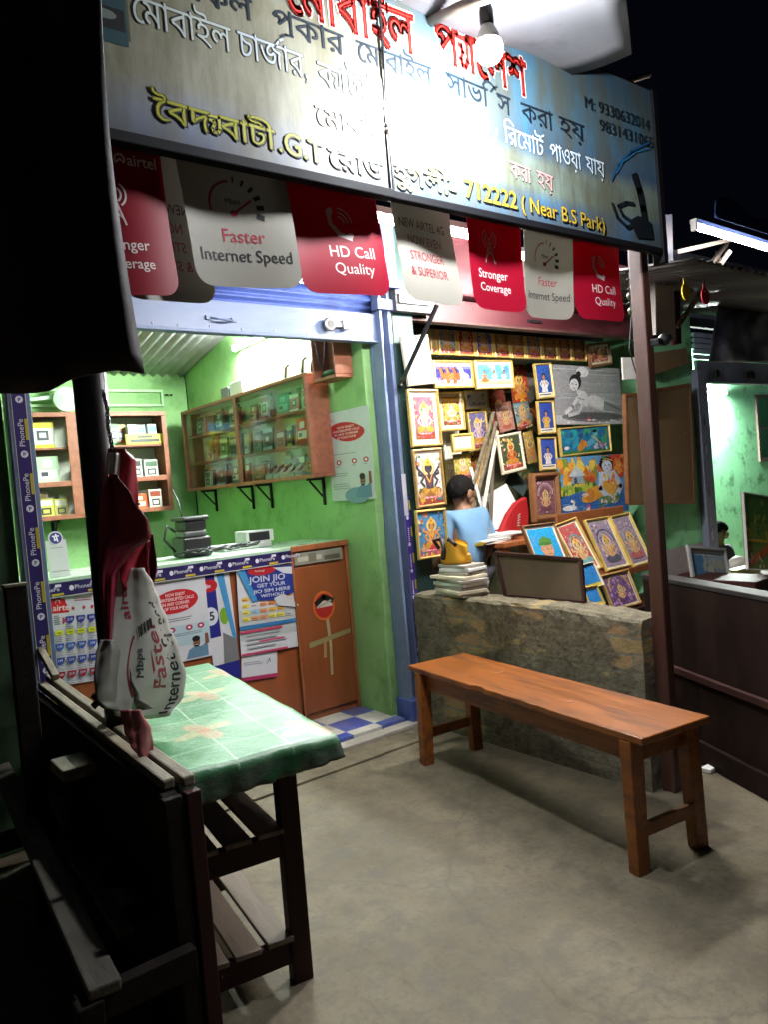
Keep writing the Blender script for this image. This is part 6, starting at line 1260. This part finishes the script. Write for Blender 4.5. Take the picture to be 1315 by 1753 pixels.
for k, (a, c, y, lab) in enumerate((((812, 826), (846, 706), 4.05, 'longest pale wood strip leaning by the man'), ((822, 834), (851, 722), 4.08, 'second wood strip leaning close to the longest one'), ((834, 842), (852, 738), 4.12, 'short wood strip leaning right of the bundle'), ((826, 870), (806, 800), 3.98, 'grey metal strip leaning the other way behind the man'), ((842, 868), (846, 760), 4.15, 'brown wood strip standing almost upright'), ((816, 838), (836, 742), 4.1, 'narrow gilt strip within the leaning bundle'))):
    p0, p1 = P(*a, y=y), P(*c, y=y+.12); dn = (p0-p1).normalized(); mb = MB((m_palewood, m_palewood, m_cream, m_steel, m_bamboo, m_gilt2)[k]); p0 = p0+dn*max(0, (p0.z-.06)/max(.2, -dn.z))
    mb.bar(p0, p1, .026, .018); mb.build('moulding_strip', bevel=.002, label=lab, cat='wood strip', group='loose moulding strips')
# stack of frames on the wall with a yellow bag
rn = random.Random(12); wz = .818
for k in range(9):
    L, W_ = (.30, .19) if k < 6 else (.24, .155); z = wz+.0205*k; rot = Matrix.Rotation(R(-8)+rn.uniform(-.16, .16)+(.25 if k > 5 else 0), 3, 'Z'); c = Vector((3.055+rn.uniform(-.012, .012), 3.30+rn.uniform(-.015, .015), z))
    b = MB((m_card, m_cream, m_card, m_paper)[k % 4]); vs = [(-W_/2, -L/2, 0), (W_/2, -L/2, 0), (W_/2, L/2, 0), (-W_/2, L/2, 0)]; b.hexa([c+rot @ Vector(v) for v in vs]+[c+rot @ (Vector(v)+Vector((0, 0, .0185))) for v in vs]); b.build('stacked_frame', bevel=.003, label='flat grey white picture frame in the stack on the brick wall', cat='frame', group='frames stacked on the brick wall')
def yellow_bag():
    q = Vector((3.055, 3.33, wz+.0205*9+.001)); t = thing('yellow_bag', 'yellow bag with dark straps on the frame stack', 'bag', q)
    mb = MB(ink('#c08a14', .5))
    def f(a, c):
        an = a*2*math.pi; r = (.105-.02*c+.008*math.sin(an*5+c*4))*(1 if c > .02 else .9); return q+Vector((r*.72*math.cos(an), r*1.05*math.sin(an), .115*c+(.022*math.sin(an*2+1) if c > .5 else 0)))
    mb.grid(f, 26, 8); mb.add([f(i/26, 0) for i in range(26)], [tuple(range(26))]); mb.add([f(i/26, .9) for i in range(26)], [tuple(range(26))]); mb.build('pouch', t, smooth=True)
    b = MB(ink('#1d1824', .5)); b.tube([q+Vector((-.05, .085, .09)), q+Vector((-.065, .11, .14)), q+Vector((-.06, .05, .15)), q+Vector((-.07, .02, .08)), q+Vector((-.075, .03, .03))], .013, n=7); b.tube([q+Vector((-.04, .03, .10)), q+Vector((-.06, -.02, .15)), q+Vector((-.045, -.06, .11))], .011, n=7); b.build('strap', t, smooth=True)
yellow_bag()
# brown backed frame leaning on the wall
def back_frame():
    a, c, d = P(868, 1026, x=3.12), P(1003, 1036, x=3.12), P(850, 947, x=3.16); e = P(996, 958, x=3.16)
    a.z = c.z = wz-.0; n = Vector((-1, 0, .1)); t = thing('large_frame', 'big frame seen from its brown back on the brick wall', 'picture frame', (a+c)/2)
    b = MB(M('old_dark_hardboard', (.075, .047, .024), .85, 0, .2, 8, stain=(.05, .03, .018), stain_amt=.3)); b.prism([a, c, e, d], (.012, 0, 0)); b.build('backing_board', t)
    b = MB(m_maroonwood)
    for p_, q_ in ((a, c), (c, e), (e, d), (d, a)): b.bar(p_-Vector((.004, 0, 0)), q_-Vector((.004, 0, 0)), .02, .016, up=(1, 0, 0))
    b.build('moulding', t, bevel=.002)
back_frame()

# ------------------------------------------------------------------ people
def person(label, joints, parts_fn, loc):
    """joints: name -> (parent, position, radius); one continuous skinned body"""
    t = thing('person', label, 'person', loc)
    names = list(joints); me = bpy.data.meshes.new('body'); me.from_pydata([joints[n][1] for n in names], [(names.index(joints[n][0]), i) for i, n in enumerate(names) if joints[n][0]], [])
    o = bpy.data.objects.new('body', me); col.objects.link(o)
    o.modifiers.new('sk', 'SKIN')
    for i, n in enumerate(names):
        r_ = joints[n][2]; me.skin_vertices[0].data[i].radius = r_ if isinstance(r_, tuple) else (r_, r_)
        me.skin_vertices[0].data[i].use_root = (i == 0)
    sb = o.modifiers.new('sb', 'SUBSURF'); sb.levels = sb.render_levels = 2
    ev = bpy.data.meshes.new_from_object(o.evaluated_get(bpy.context.evaluated_depsgraph_get())); bpy.data.objects.remove(o)
    return t, ev
def join_body(t, ev, extra, mat):
    mb = MB(mat); mb.add([tuple(v.co) for v in ev.vertices], [tuple(p.vertices) for p in ev.polygons])
    for c, r_, rot in extra: mb.ball(c, r_, n=12, m=8, rot=rot)
    return mb.build('body', t, smooth=True)
def hand(J, side, wrist, d, nrm):
    d = Vector(d).normalized(); nrm = Vector(nrm).normalized(); s = d.cross(nrm); w = Vector(wrist); J[side+'palm'] = (side+'wrist', w+d*.05, .024)
    for k, (o_, ln) in enumerate(((-.028, .06), (-.010, .072), (.010, .068), (.027, .052))):
        b_ = w+d*.085+s*o_; J[f'{side}f{k}a'] = (side+'palm', b_, .010); J[f'{side}f{k}b'] = (f'{side}f{k}a', b_+d*ln*.55+nrm*.008, .009); J[f'{side}f{k}c'] = (f'{side}f{k}b', b_+d*ln*.9+nrm*.03, .008)
    J[side+'ta'] = (side+'palm', w+d*.045-s*.035+nrm*.01, .011); J[side+'tb'] = (side+'ta', w+d*.075-s*.055+nrm*.03, .009)
def man_bending():
    q = P(785, 842, y=4.0); V = Vector
    # seen from behind, stooping over his work: head down and away
    hd = V((q.x+.03, 4.0, q.z)); base = V((hd.x-.10, 4.02, .06)); J = {}
    pel = base+V((.02, -.06, .80)); J['pelvis'] = (None, pel, (.15, .12)); J['belly'] = ('pelvis', pel+V((.03, .0, .15)), (.15, .115)); J['chest'] = ('belly', hd+V((.01, -.02, -.28)), (.165, .12)); J['neckb'] = ('chest', hd+V((.0, -.005, -.135)), (.075, .07)); J['neck'] = ('neckb', hd+V((-.0, 0, -.09)), .055); J['head'] = ('neck', hd+V((.0, .01, -.01)), (.078, .088)); J['top'] = ('head', hd+V((-.0, .01, .055)), (.068, .075))
    for s, sg in (('l', -1), ('r', 1)):
        sh = hd+V((sg*.165, -.01, -.185)); J[s+'shoulder'] = ('chest', sh, .062); J[s+'elbow'] = (s+'shoulder', sh+V((sg*.06, .0, -.27)), .043); J[s+'wrist'] = (s+'elbow', sh+V((sg*.05, .20, -.40)), .029); hand(J, s, sh+V((sg*.05, .20, -.40)), (0, .9, -.3), (0, -.2, -1))
        hp = pel+V((sg*.085, 0, -.08)); J[s+'hip'] = ('pelvis', hp, .085); J[s+'knee'] = (s+'hip', V((hp.x+sg*.02, hp.y+.04, base.z+.44)), .062); J[s+'ankle'] = (s+'knee', V((hp.x+sg*.03, hp.y-.01, base.z+.08)), .042); J[s+'toe'] = (s+'ankle', V((hp.x+sg*.04, hp.y+.15, base.z+.035)), .035)
    t, ev = person('man in a light blue shirt stooping among the pictures', J, None, base)
    e = hd
    join_body(t, ev, [(e+V((.0, -.086, -.02)), (.026, .014, .036), Matrix.Rotation(.2, 3, 'Y')), (e+V((.0, .086, -.02)), (.026, .014, .036), None), (e+V((.098, 0, -.02)), (.024, .016, .028), None), (e+V((.085, 0, -.055)), (.014, .026, .010), None), (e+V((.055, 0, -.075)), (.045, .045, .035), None)], m_skin)
    b = MB(m_hair)
    def hr(a, c):
        an = a*2*math.pi; fr = max(0, math.cos(an-.15)); sd = abs(math.sin(an)); th = c*(2.14-.30*sd*sd-.80*fr+.05*math.sin(an*17)); r_ = 1+.045*math.sin(a*70+3*c)*math.sin(c*23)+.02*math.sin(a*31); return e+V((-.006, .0, .012))+V((.104*r_*math.sin(th)*math.cos(an), .092*r_*math.sin(th)*math.sin(an), .106*r_*math.cos(th)))
    b.grid(hr, 36, 14); b.build('hair', t, smooth=True, solid=.006)
    # shirt: a looser skin over the trunk with short sleeves
    K = {'a': (None, pel+V((0, 0, -.04)), (.168, .135)), 'b': ('a', pel+V((.03, 0, .15)), (.172, .135)), 'c': ('b', hd+V((.01, -.02, -.27)), (.185, .14)), 'd': ('c', hd+V((0, -.005, -.15)), (.09, .085)), 'd2': ('d', hd+V((0, -.003, -.115)), (.068, .064))}
    for s, sg in (('l', -1), ('r', 1)): sh = hd+V((sg*.165, -.01, -.185)); K[s+'1'] = ('c', sh, .078); K[s+'2'] = (s+'1', sh+V((sg*.045, .0, -.13)), .07); K[s+'3'] = (s+'2', sh+V((sg*.06, .0, -.19)), .07)
    t2, ev2 = person('x', K, None, base); bpy.data.objects.remove(t2)
    mb = MB(M('light_blue_cotton', (.15, .29, .47), .8, 0, .10, 7, bmp=.5, fine=9)); mb.add([tuple(v.co) for v in ev2.vertices], [tuple(p.vertices) for p in ev2.polygons]); mb.build('shirt', t, smooth=True)
    K = {'a': (None, pel+V((0, 0, -.02)), (.158, .128))}
    for s, sg in (('l', -1), ('r', 1)): hp = pel+V((sg*.085, 0, -.08)); K[s+'1'] = ('a', hp, .098); K[s+'2'] = (s+'1', V((hp.x+sg*.02, hp.y+.04, base.z+.44)), .078); K[s+'3'] = (s+'2', V((hp.x+sg*.03, hp.y-.01, base.z+.11)), .066)
    t2, ev2 = person('x', K, None, base); bpy.data.objects.remove(t2)
    mb = MB(M('dark_trouser_cloth', (.03, .03, .04), .8)); mb.add([tuple(v.co) for v in ev2.vertices], [tuple(p.vertices) for p in ev2.polygons]); mb.build('trousers', t, smooth=True)
man_bending()
def man_seated():
    V = Vector; hd = P(1231, 912, y=4.5); base = V((hd.x, 4.5, 0)); J = {}
    pel = V((hd.x, 4.48, hd.z-.62)); J['pelvis'] = (None, pel, (.15, .12)); J['belly'] = ('pelvis', pel+V((0, 0, .18)), (.14, .11)); J['chest'] = ('belly', hd+V((-.0, .02, -.26)), (.16, .115)); J['neckb'] = ('chest', hd+V((0, .01, -.13)), (.07, .065)); J['neck'] = ('neckb', hd+V((0, 0, -.09)), .052); J['head'] = ('neck', hd+V((0, -.01, -.01)), (.076, .086)); J['top'] = ('head', hd+V((0, -.005, .05)), (.066, .074))
    for s, sg in (('l', -1), ('r', 1)):
        sh = hd+V((sg*.17, .015, -.2)); J[s+'shoulder'] = ('chest', sh, .06); J[s+'elbow'] = (s+'shoulder', sh+V((sg*.05, -.05, -.26)), .042); J[s+'wrist'] = (s+'elbow', sh+V((-sg*.02, -.25, -.30)), .029); hand(J, s, sh+V((-sg*.02, -.25, -.30)), (-sg*.3, -.9, -.1), (0, 0, -1))
        hp = pel+V((sg*.09, -.02, -.03)); J[s+'hip'] = ('pelvis', hp, .085); J[s+'knee'] = (s+'hip', hp+V((sg*.05, -.38, 0.)), .06); z_ = .07; J[s+'ankle'] = (s+'knee', V((hp.x+sg*.05, hp.y-.36, z_)), .042); J[s+'toe'] = (s+'ankle', V((hp.x+sg*.06, hp.y-.5, .04)), .034)
    t, ev = person('person with dark hair bowed behind the neighbouring counter', J, None, base); e = hd
    join_body(t, ev, [(e+V((.08, 0, -.02)), (.014, .026, .034), None), (e+V((-.08, 0, -.02)), (.014, .026, .034), None), (e+V((0, -.10, -.02)), (.016, .022, .026), None), (e+V((0, -.088, -.055)), (.026, .012, .009), None)], m_skin)
    b = MB(m_hair)
    def hr(a, c):
        an = a*2*math.pi; th = c*(1.95-.75*max(0, -math.sin(an))); r_ = 1.05+.04*math.sin(a*50)*math.sin(c*22); return e+V((0, 0, .015))+V((.094*r_*math.sin(th)*math.cos(an), .106*r_*math.sin(th)*math.sin(an), .112*r_*math.cos(th)))
    b.grid(hr, 36, 14); b.build('hair', t, smooth=True, solid=.008)
    K = {'a': (None, pel, (.165, .13)), 'b': ('a', pel+V((0, 0, .18)), (.158, .125)), 'c': ('b', hd+V((0, .02, -.25)), (.178, .13)), 'd': ('c', hd+V((0, .01, -.14)), (.085, .08))}
    for s, sg in (('l', -1), ('r', 1)): sh = hd+V((sg*.17, .015, -.2)); K[s+'1'] = ('c', sh, .074); K[s+'2'] = (s+'1', sh+V((sg*.03, -.03, -.15)), .066)
    t2, ev2 = person('x', K, None, base); bpy.data.objects.remove(t2); mb = MB(M('dark_trouser_cloth', (.03, .03, .04))); mb.add([tuple(v.co) for v in ev2.vertices], [tuple(p.vertices) for p in ev2.polygons]); mb.build('shirt', t, smooth=True)
    b = MB(m_tick); b.box(hd.x-.2, hd.x+.2, 4.35, 4.75, pel.z-.16, pel.z-.125); b.build('seat', s_ := thing('stool', 'low wooden stool under the person behind the counter', 'stool', (hd.x, 4.55, 0)), bevel=.004)
    for x in (-.16, .16):
        for y in (4.39, 4.71): b = MB(m_tick); b.box(hd.x+x-.02, hd.x+x+.02, y-.02, y+.02, 0, pel.z-.161); b.build('leg', s_)
man_seated()

# ------------------------------------------------------------------ right hand side: boards, pier and the next stall
xa, xb = P(1118, 700, y=3.72).x, P(1193, 700, y=3.72).x
zlow = P(1160, 938, y=3.72).z
t = thing('green_pier', 'mint green pier with grey dado between the picture stall and its neighbour', 'wall', ((xa+xb)/2, 3.75, 0))
b = MB(m_green2); b.box(5.82, xb, 3.725, 3.85, zlow, 3.1); b.build('plaster', t); b = MB(M('grey_lilac_dado', (.34, .29, .31), .7, var=.12)); b.box(5.82, xb, 3.72, 3.85, 0, zlow-.001); b.build('dado', t)
def backboard(cs, y, lab, mat=None):
    pts = [P(u, v, y=y) for u, v in cs]; t = thing('back_board', lab, 'board', pts[1]); MB(m_board).prism(pts, (0, .015, 0)).build('board', t, bevel=.002)
    b = MB(m_bwood)
    for k in range(4): b.bar(pts[k]+Vector((0, .012, 0)), pts[(k+1) % 4]+Vector((0, .012, 0)), .022, .035, up=(0, 1, 0))
    b.build('edge_strip', t); b = MB(m_steel); c = (pts[2]*.5+pts[3]*.5).lerp(pts[0], .2); b.ball(c-Vector((0, .002, 0)), (.008, .004, .008)); b.build('hanging_nail', t); return t
backboard(((1072, 676), (1078, 862), (1128, 862), (1120, 674)), 3.60, 'brown back of a hanging picture left of the rust red post')
backboard(((1120, 668), (1131, 860), (1190, 860), (1182, 658)), 3.62, 'brown back of a tall hanging picture on the mint green pier')
b = MB(m_board); pts = [P(u, v, y=3.64) for u, v in ((1118, 604), (1122, 641), (1181, 622), (1176, 596))]; b.prism(pts, (0, .05, 0)); b.build('carton_panel', bevel=.002, label='brown panel above the mint green strip beside the grey pillar', cat='board')
b = MB(m_white); b.prism([P(u, v, y=3.4) for u, v in ((1066, 612), (1068, 650), (1092, 648), (1090, 612))], (0, .01, 0)); b.build('white_card', label='small white picture edge showing left of the rust red post', cat='card')
t = thing('grey_column', 'grey concrete column piece wrapped beside the end of the signboard', 'column', P(1145, 600, y=2.9))
b = MB(M('grey_concrete', (.24, .225, .22), .85, var=.2, stain=(.12, .11, .10), stain_amt=.3, bmp=.5)); pts = [P(u, v, y=2.9) for u, v in ((1122, 456), (1124, 590), (1158, 580), (1153, 450))]; b.prism(pts, (0, .12, 0)); b.build('block', t, bevel=.006)
b = MB(m_tin2); pts = [P(u, v, y=3.0) for u, v in ((1131, 368), (1137, 450), (1154, 450), (1152, 366))]; b.prism(pts, (0, .08, 0)); b.build('upper_post', t, bevel=.004)
b = MB(m_maroonwood); pts = [P(u, v, y=3.02) for u, v in ((1155, 470), (1160, 590), (1168, 588), (1164, 468))]; b.prism(pts, (0, .05, 0)); b.build('side_batten', t)
b = MB(m_black); b.bar(P(1112, 580, y=2.85), P(1146, 578, y=2.85), .05, .04); b.build('clamp', t, bevel=.006)
# lemon and chilli charm
t = thing('lemon_charm', 'dark string of chillies and green lemons hanging by the rust red post', 'charm', P(1080, 600, y=2.02))
ym = 2.06; b = MB(m_wire); b.tube([P(u, v, y=ym) for u, v in ((1076, 434), (1078, 480), (1082, 540), (1078, 598), (1090, 640))], .003, n=5); b.build('string', t)
for k, (u, v) in enumerate(((1081, 506), (1083, 532))): b = MB(M('dull_green_lemon', (.05, .075, .03), .4)); b.ball(P(u, v, y=ym-.02), (.02, .02, .018), n=12); b.build('lemon', t, smooth=True)
for k, (u, v, du) in enumerate(((1078, 462, -10), (1080, 464, 12), (1077, 478, -8), (1082, 480, 9), (1079, 494, -12), (1084, 496, 10), (1080, 518, -12), (1084, 520, 12))):
    b = MB(M('dry_chilli', (.025, .035, .018), .4)); b.tube([P(u, v, y=ym-.01), P(u+du*.5, v+4, y=ym-.02), P(u+du, v+1, y=ym-.015)], [.007, .006, .002], n=6); b.build('chilli', t, smooth=True)
# dark partition of the neighbouring counter
t = thing('counter_front', 'dark wooden counter front right of the rust red post', 'counter', (3.35, 1.95, 0))
A0, A1 = Vector((3.62, 2.44, 0)), Vector((2.98, 1.12, 0)); dv = (A1-A0).normalized(); nv = Vector((dv.y, -dv.x, 0))
m_dkpan = M('dark_panel_wood', (.018, .010, .008), .6, 0, .35, 4, stain=(.018, .010, .010), stain_amt=.35, stretch=(2, 2, 1), bmp=.3, spec=.05)
b = MB(m_dkpan); b.bar(A0+Vector((0, 0, .44)), A1+Vector((0, 0, .44)), .03, .86, up=(0, 0, 1)); b.build('panel', t, bevel=.004)
b = MB(m_maroonwood); off = Vector((-.02, .008, 0)); b.bar(A0+off+Vector((0, 0, .43)), A1+off+Vector((0, 0, .43)), .03, .035); b.build('middle_rail', t, bevel=.004)
b = MB(m_dkpan); b.bar(A0+off+Vector((0, 0, .06)), A1+off+Vector((0, 0, .06)), .03, .11); b.build('bottom_rail', t, bevel=.004)
b = MB(M('pale_counter_edge', (.028, .025, .025), .6, spec=.2)); b.bar(A0+Vector((.03, -.01, .885)), A1+Vector((.03, -.01, .885)), .10, .024); b.build('top_edge', t, bevel=.004)
b = MB(m_dkpan); b.box(3.66, 5.1, 2.44, 3.05, 0, .05) if False else None
b = MB(m_white); q = P(1215, 1322, z=0.0); b.box(q.x-.02, q.x+.05, q.y-.02, q.y+.03, .002, .022); b.build('white_tile', bevel=.003, label='small white tile scrap on the floor under the counter front', cat='tile')
# neighbouring stall
t = thing('stall_post', 'grey steel post with torn white stickers at the neighbouring stall', 'door post', P(1215, 1000, y=3.7))
b = MB(m_grey); x0, x1 = P(1191, 700, y=3.70).x, P(1207, 700, y=3.70).x; b.box(x0, x1, 3.655, 3.72, 0, 2.3); b.build('shaft', t, bevel=.004)
A = Art(.05, 1.2); rn = random.Random(6); 
for k in range(9): y = k*.13; A.poly([(rn.uniform(0, .02), y), (rn.uniform(.02, .045), y+.01), (rn.uniform(.025, .045), y+.09), (rn.uniform(0, .02), y+.07)], rn.choice(('#a8a8b0', '#8a8a94', '#3a3a44')))
A.build('torn_sticker', (x0+.03, 3.6525, .75), (1, 0, 0), (0, 0, 1), t)
wall('mint green stained wall inside the neighbouring stall', m_green2, 6.45, 12.5, 5.6, 5.72, 0, 3.0)
wall('mint green inner side wall beside the steel post of the neighbouring stall', m_green2, 6.40, 6.52, 3.87, 5.59, 0, 3.0)
t = thing('roller_shutter', 'rolled grey shutter over the neighbouring stall', 'shutter', (7.5, 3.72, 2.2))
za, zb_, xw = P(1255, 655, y=3.72).z, P(1255, 620, y=3.72).z, P(1192, 640, y=3.72).x
b = MB(m_grey); b.box(xw, 11, 3.70, 3.735, za, zb_); b.box(xw, 11, 3.68, 3.75, za-.015, za-.0005); b.build('bottom_rail', t, bevel=.004)
b = MB(m_grey)
for k in range(5): b.tube([(xw, 3.72, zb_+.03+.05*k), (11, 3.72, zb_+.03+.05*k)], .022, n=8)
b.build('slat_curtain', t, smooth=True)
b = MB(m_black); q = P(1285, 643, y=3.68); b.lathe([(.045, 0), (.045, .03)], q, axis=(0, -1, 0)); b.box(q.x-.13, q.x-.06, q.y-.03, q.y, q.z-.03, q.z+.03); b.build('lock', t, bevel=.003); b = MB(m_black); q = P(1226, 640, y=3.69); b.box(q.x-.04, q.x+.04, q.y-.02, q.y, q.z-.035, q.z+.035); b.build('socket', t, bevel=.003)
t = thing('wall_window', 'small wooden framed window in the mint green wall', 'window', P(1305, 780, y=5.58))
yw = 5.585; a, c = P(1293, 676, y=yw), P(1345, 786, y=yw); b = MB(m_bamboo); b.box(a.x, a.x+.05, yw-.02, yw+.012, c.z, a.z); b.box(a.x+.051, c.x, yw-.02, yw+.012, a.z-.05, a.z); b.box(a.x+.051, c.x, yw-.02, yw+.012, c.z, c.z+.05); b.box(a.x+.051, c.x, yw-.018, yw+.012, (a.z+c.z)/2-.015, (a.z+c.z)/2+.015); b.build('frame', t, bevel=.003)
b = MB(M('murky_green_glass', (.05, .18, .10), .15)); b.box(a.x+.05, c.x, yw, yw+.008, c.z+.05, a.z-.05); b.build('pane', t)
zc = P(1230, 1000, y=3.3).z; xs, xe = P(1190, 1000, y=3.3).x, 8.5
t = thing('stall_counter', 'stall counter top behind the dark counter front', 'counter', (6, 3.4, 0)); b = MB(m_card); b.box(xs-.9, xe, 3.05, 3.62, zc-.03, zc); b.build('counter_top', t, bevel=.004); b = MB(m_dkpan); b.box(xs-.88, xe-.02, 3.08, 3.11, 0, zc-.031); b.build('front', t)
picture((1184, 934), (1186, 1002), (1252, 1004), 3.12, 'grey blue print in a grey frame on the neighbouring counter', skyprint, M('grey_moulding', (.30, .30, .31), .4), .05, m_white, .015, lean=.06)
picture((1282, 844), (1278, 975), (1340, 978), 3.2, 'green landscape poster standing at the right edge', landscape, m_white, .012, lean=.05)
b = MB(m_gilt2); q = P(1270, 992, y=3.35); q.z = zc; b.box(q.x-.15, q.x+.25, 3.3, 3.4, zc+.001, zc+.07, ink('#6a6a1c')); b.build('goods_carton', bevel=.004, label='low olive carton on the neighbouring counter by the landscape poster', cat='box')
b = MB(m_white); q = P(1262, 935, y=3.5); b.ball((q.x, 3.5, zc+.07), (.12, .07, .07), n=12); b.build('crumpled_plastic', smooth=True, label='crumpled pale plastic behind the grey framed print', cat='plastic')
# roof and hanging things over the neighbouring forecourt
def z_of(u, v, y): return P(u, v, y=y).z
t = thing('tin_canopy', 'dim tin canopy with timber struts lit by the long tube', 'canopy', (5, 2.9, 2.9))
MB(m_tin2).grid(lambda a, c: (4.1+6*a, 2.30+1.4*c, 2.62+.20*c+.35*(1-c)*0+.014*math.sin(a*420)), 260, 8).build('sheet', t, smooth=True, solid=.003)
for u0, v0, u1, v1, y0, y1 in ((1158, 432, 1262, 408, 2.9, 3.0), (1180, 500, 1245, 418, 2.9, 3.2), (1160, 560, 1250, 430, 3.0, 2.8), (1230, 430, 1236, 505, 3.2, 3.2), (1232, 505, 1330, 470, 3.1, 2.9), (1234, 510, 1320, 520, 3.3, 3.3)):
    b = MB(m_bamboo); b.bar(P(u0, v0, y=y0), P(u1, v1, y=y1), .03, .03); b.build('strut', t, bevel=.003)
wall('dark boarded wall above the neighbouring shutter', M('dark_boarding', (.035, .035, .05), .8, var=.4), xw+.01, 12, 3.80, 3.86, zb_+.33, 3.4)
b = MB(M('blue_plastic_sheet', (.05, .09, .28), .4, var=.4)); b.grid(lambda a, c: P(1225+120*a, 372+38*a-(30+10*math.sin(a*8))*c, y=2.55+.1*c), 14, 5); b.build('blue_sheet', smooth=True, solid=.004, label='blue plastic sheet catching light above the long tube', cat='sheet')
def bundle():
    mb = MB(M('smoky_plastic', (.06, .065, .10), .35, var=.4, stain=(.14, .16, .24), stain_amt=.34, stain_scale=5, bmp=1., fine=6))
    def f(a, c):
        u = 1232-18*c+110*a; v = 512+108*c; return P(u, v, y=3.35-.12*math.sin(c*2.6)*math.sin(a*2.4+.4)+.012*math.sin(a*19+c*7+3*math.sin(c*4))+.010*math.sin(a*9-c*13))
    mb.grid(f, 40, 30); return mb.build('plastic_bundle', smooth=True, solid=.01, label='crumpled smoky plastic bundle hanging above the grey shutter', cat='plastic')
bundle()
b = MB(ink('#4a7a6a')); b.tube([P(u, v, y=2.6) for u, v in ((1160, 470), (1175, 476), (1208, 482), (1218, 487))], .003, n=5); b.build('paper_string', label='green string carrying a yellow and a red paper fan', cat='string')
for u, v, c, lab in ((1176, 500, '#c8ac12', 'yellow round paper fan hanging by its strap under the canopy'), (1209, 507, '#b01832', 'red round paper fan hanging by its strap under the canopy')):
    q = P(u, v, y=2.6); t = thing('paper_fan', lab, 'fan', q); A = Art(.1, .1); 
    b = MB(ink(c, .5)); pts = [q+Vector((.054*math.sin(k*.3927)*.9, 0, .054*math.cos(k*.3927))) for k in range(16)]; b.prism(pts, (0, .006, 0)); b.build('disc', t)
    tp = P(u-3, v-24, y=2.6); b = MB(ink(c, .5)); b.bar(q+Vector((-.006, .003, .05)), tp+Vector((0, .003, 0)), .028, .004, up=(0, 1, 0)); b.build('strap', t)
    b = MB(ink('#c8b0a8')); b.bar(q+Vector((-.02, -.002, .025)), q+Vector((.012, -.002, .038)), .008, .003); b.build('clip', t)
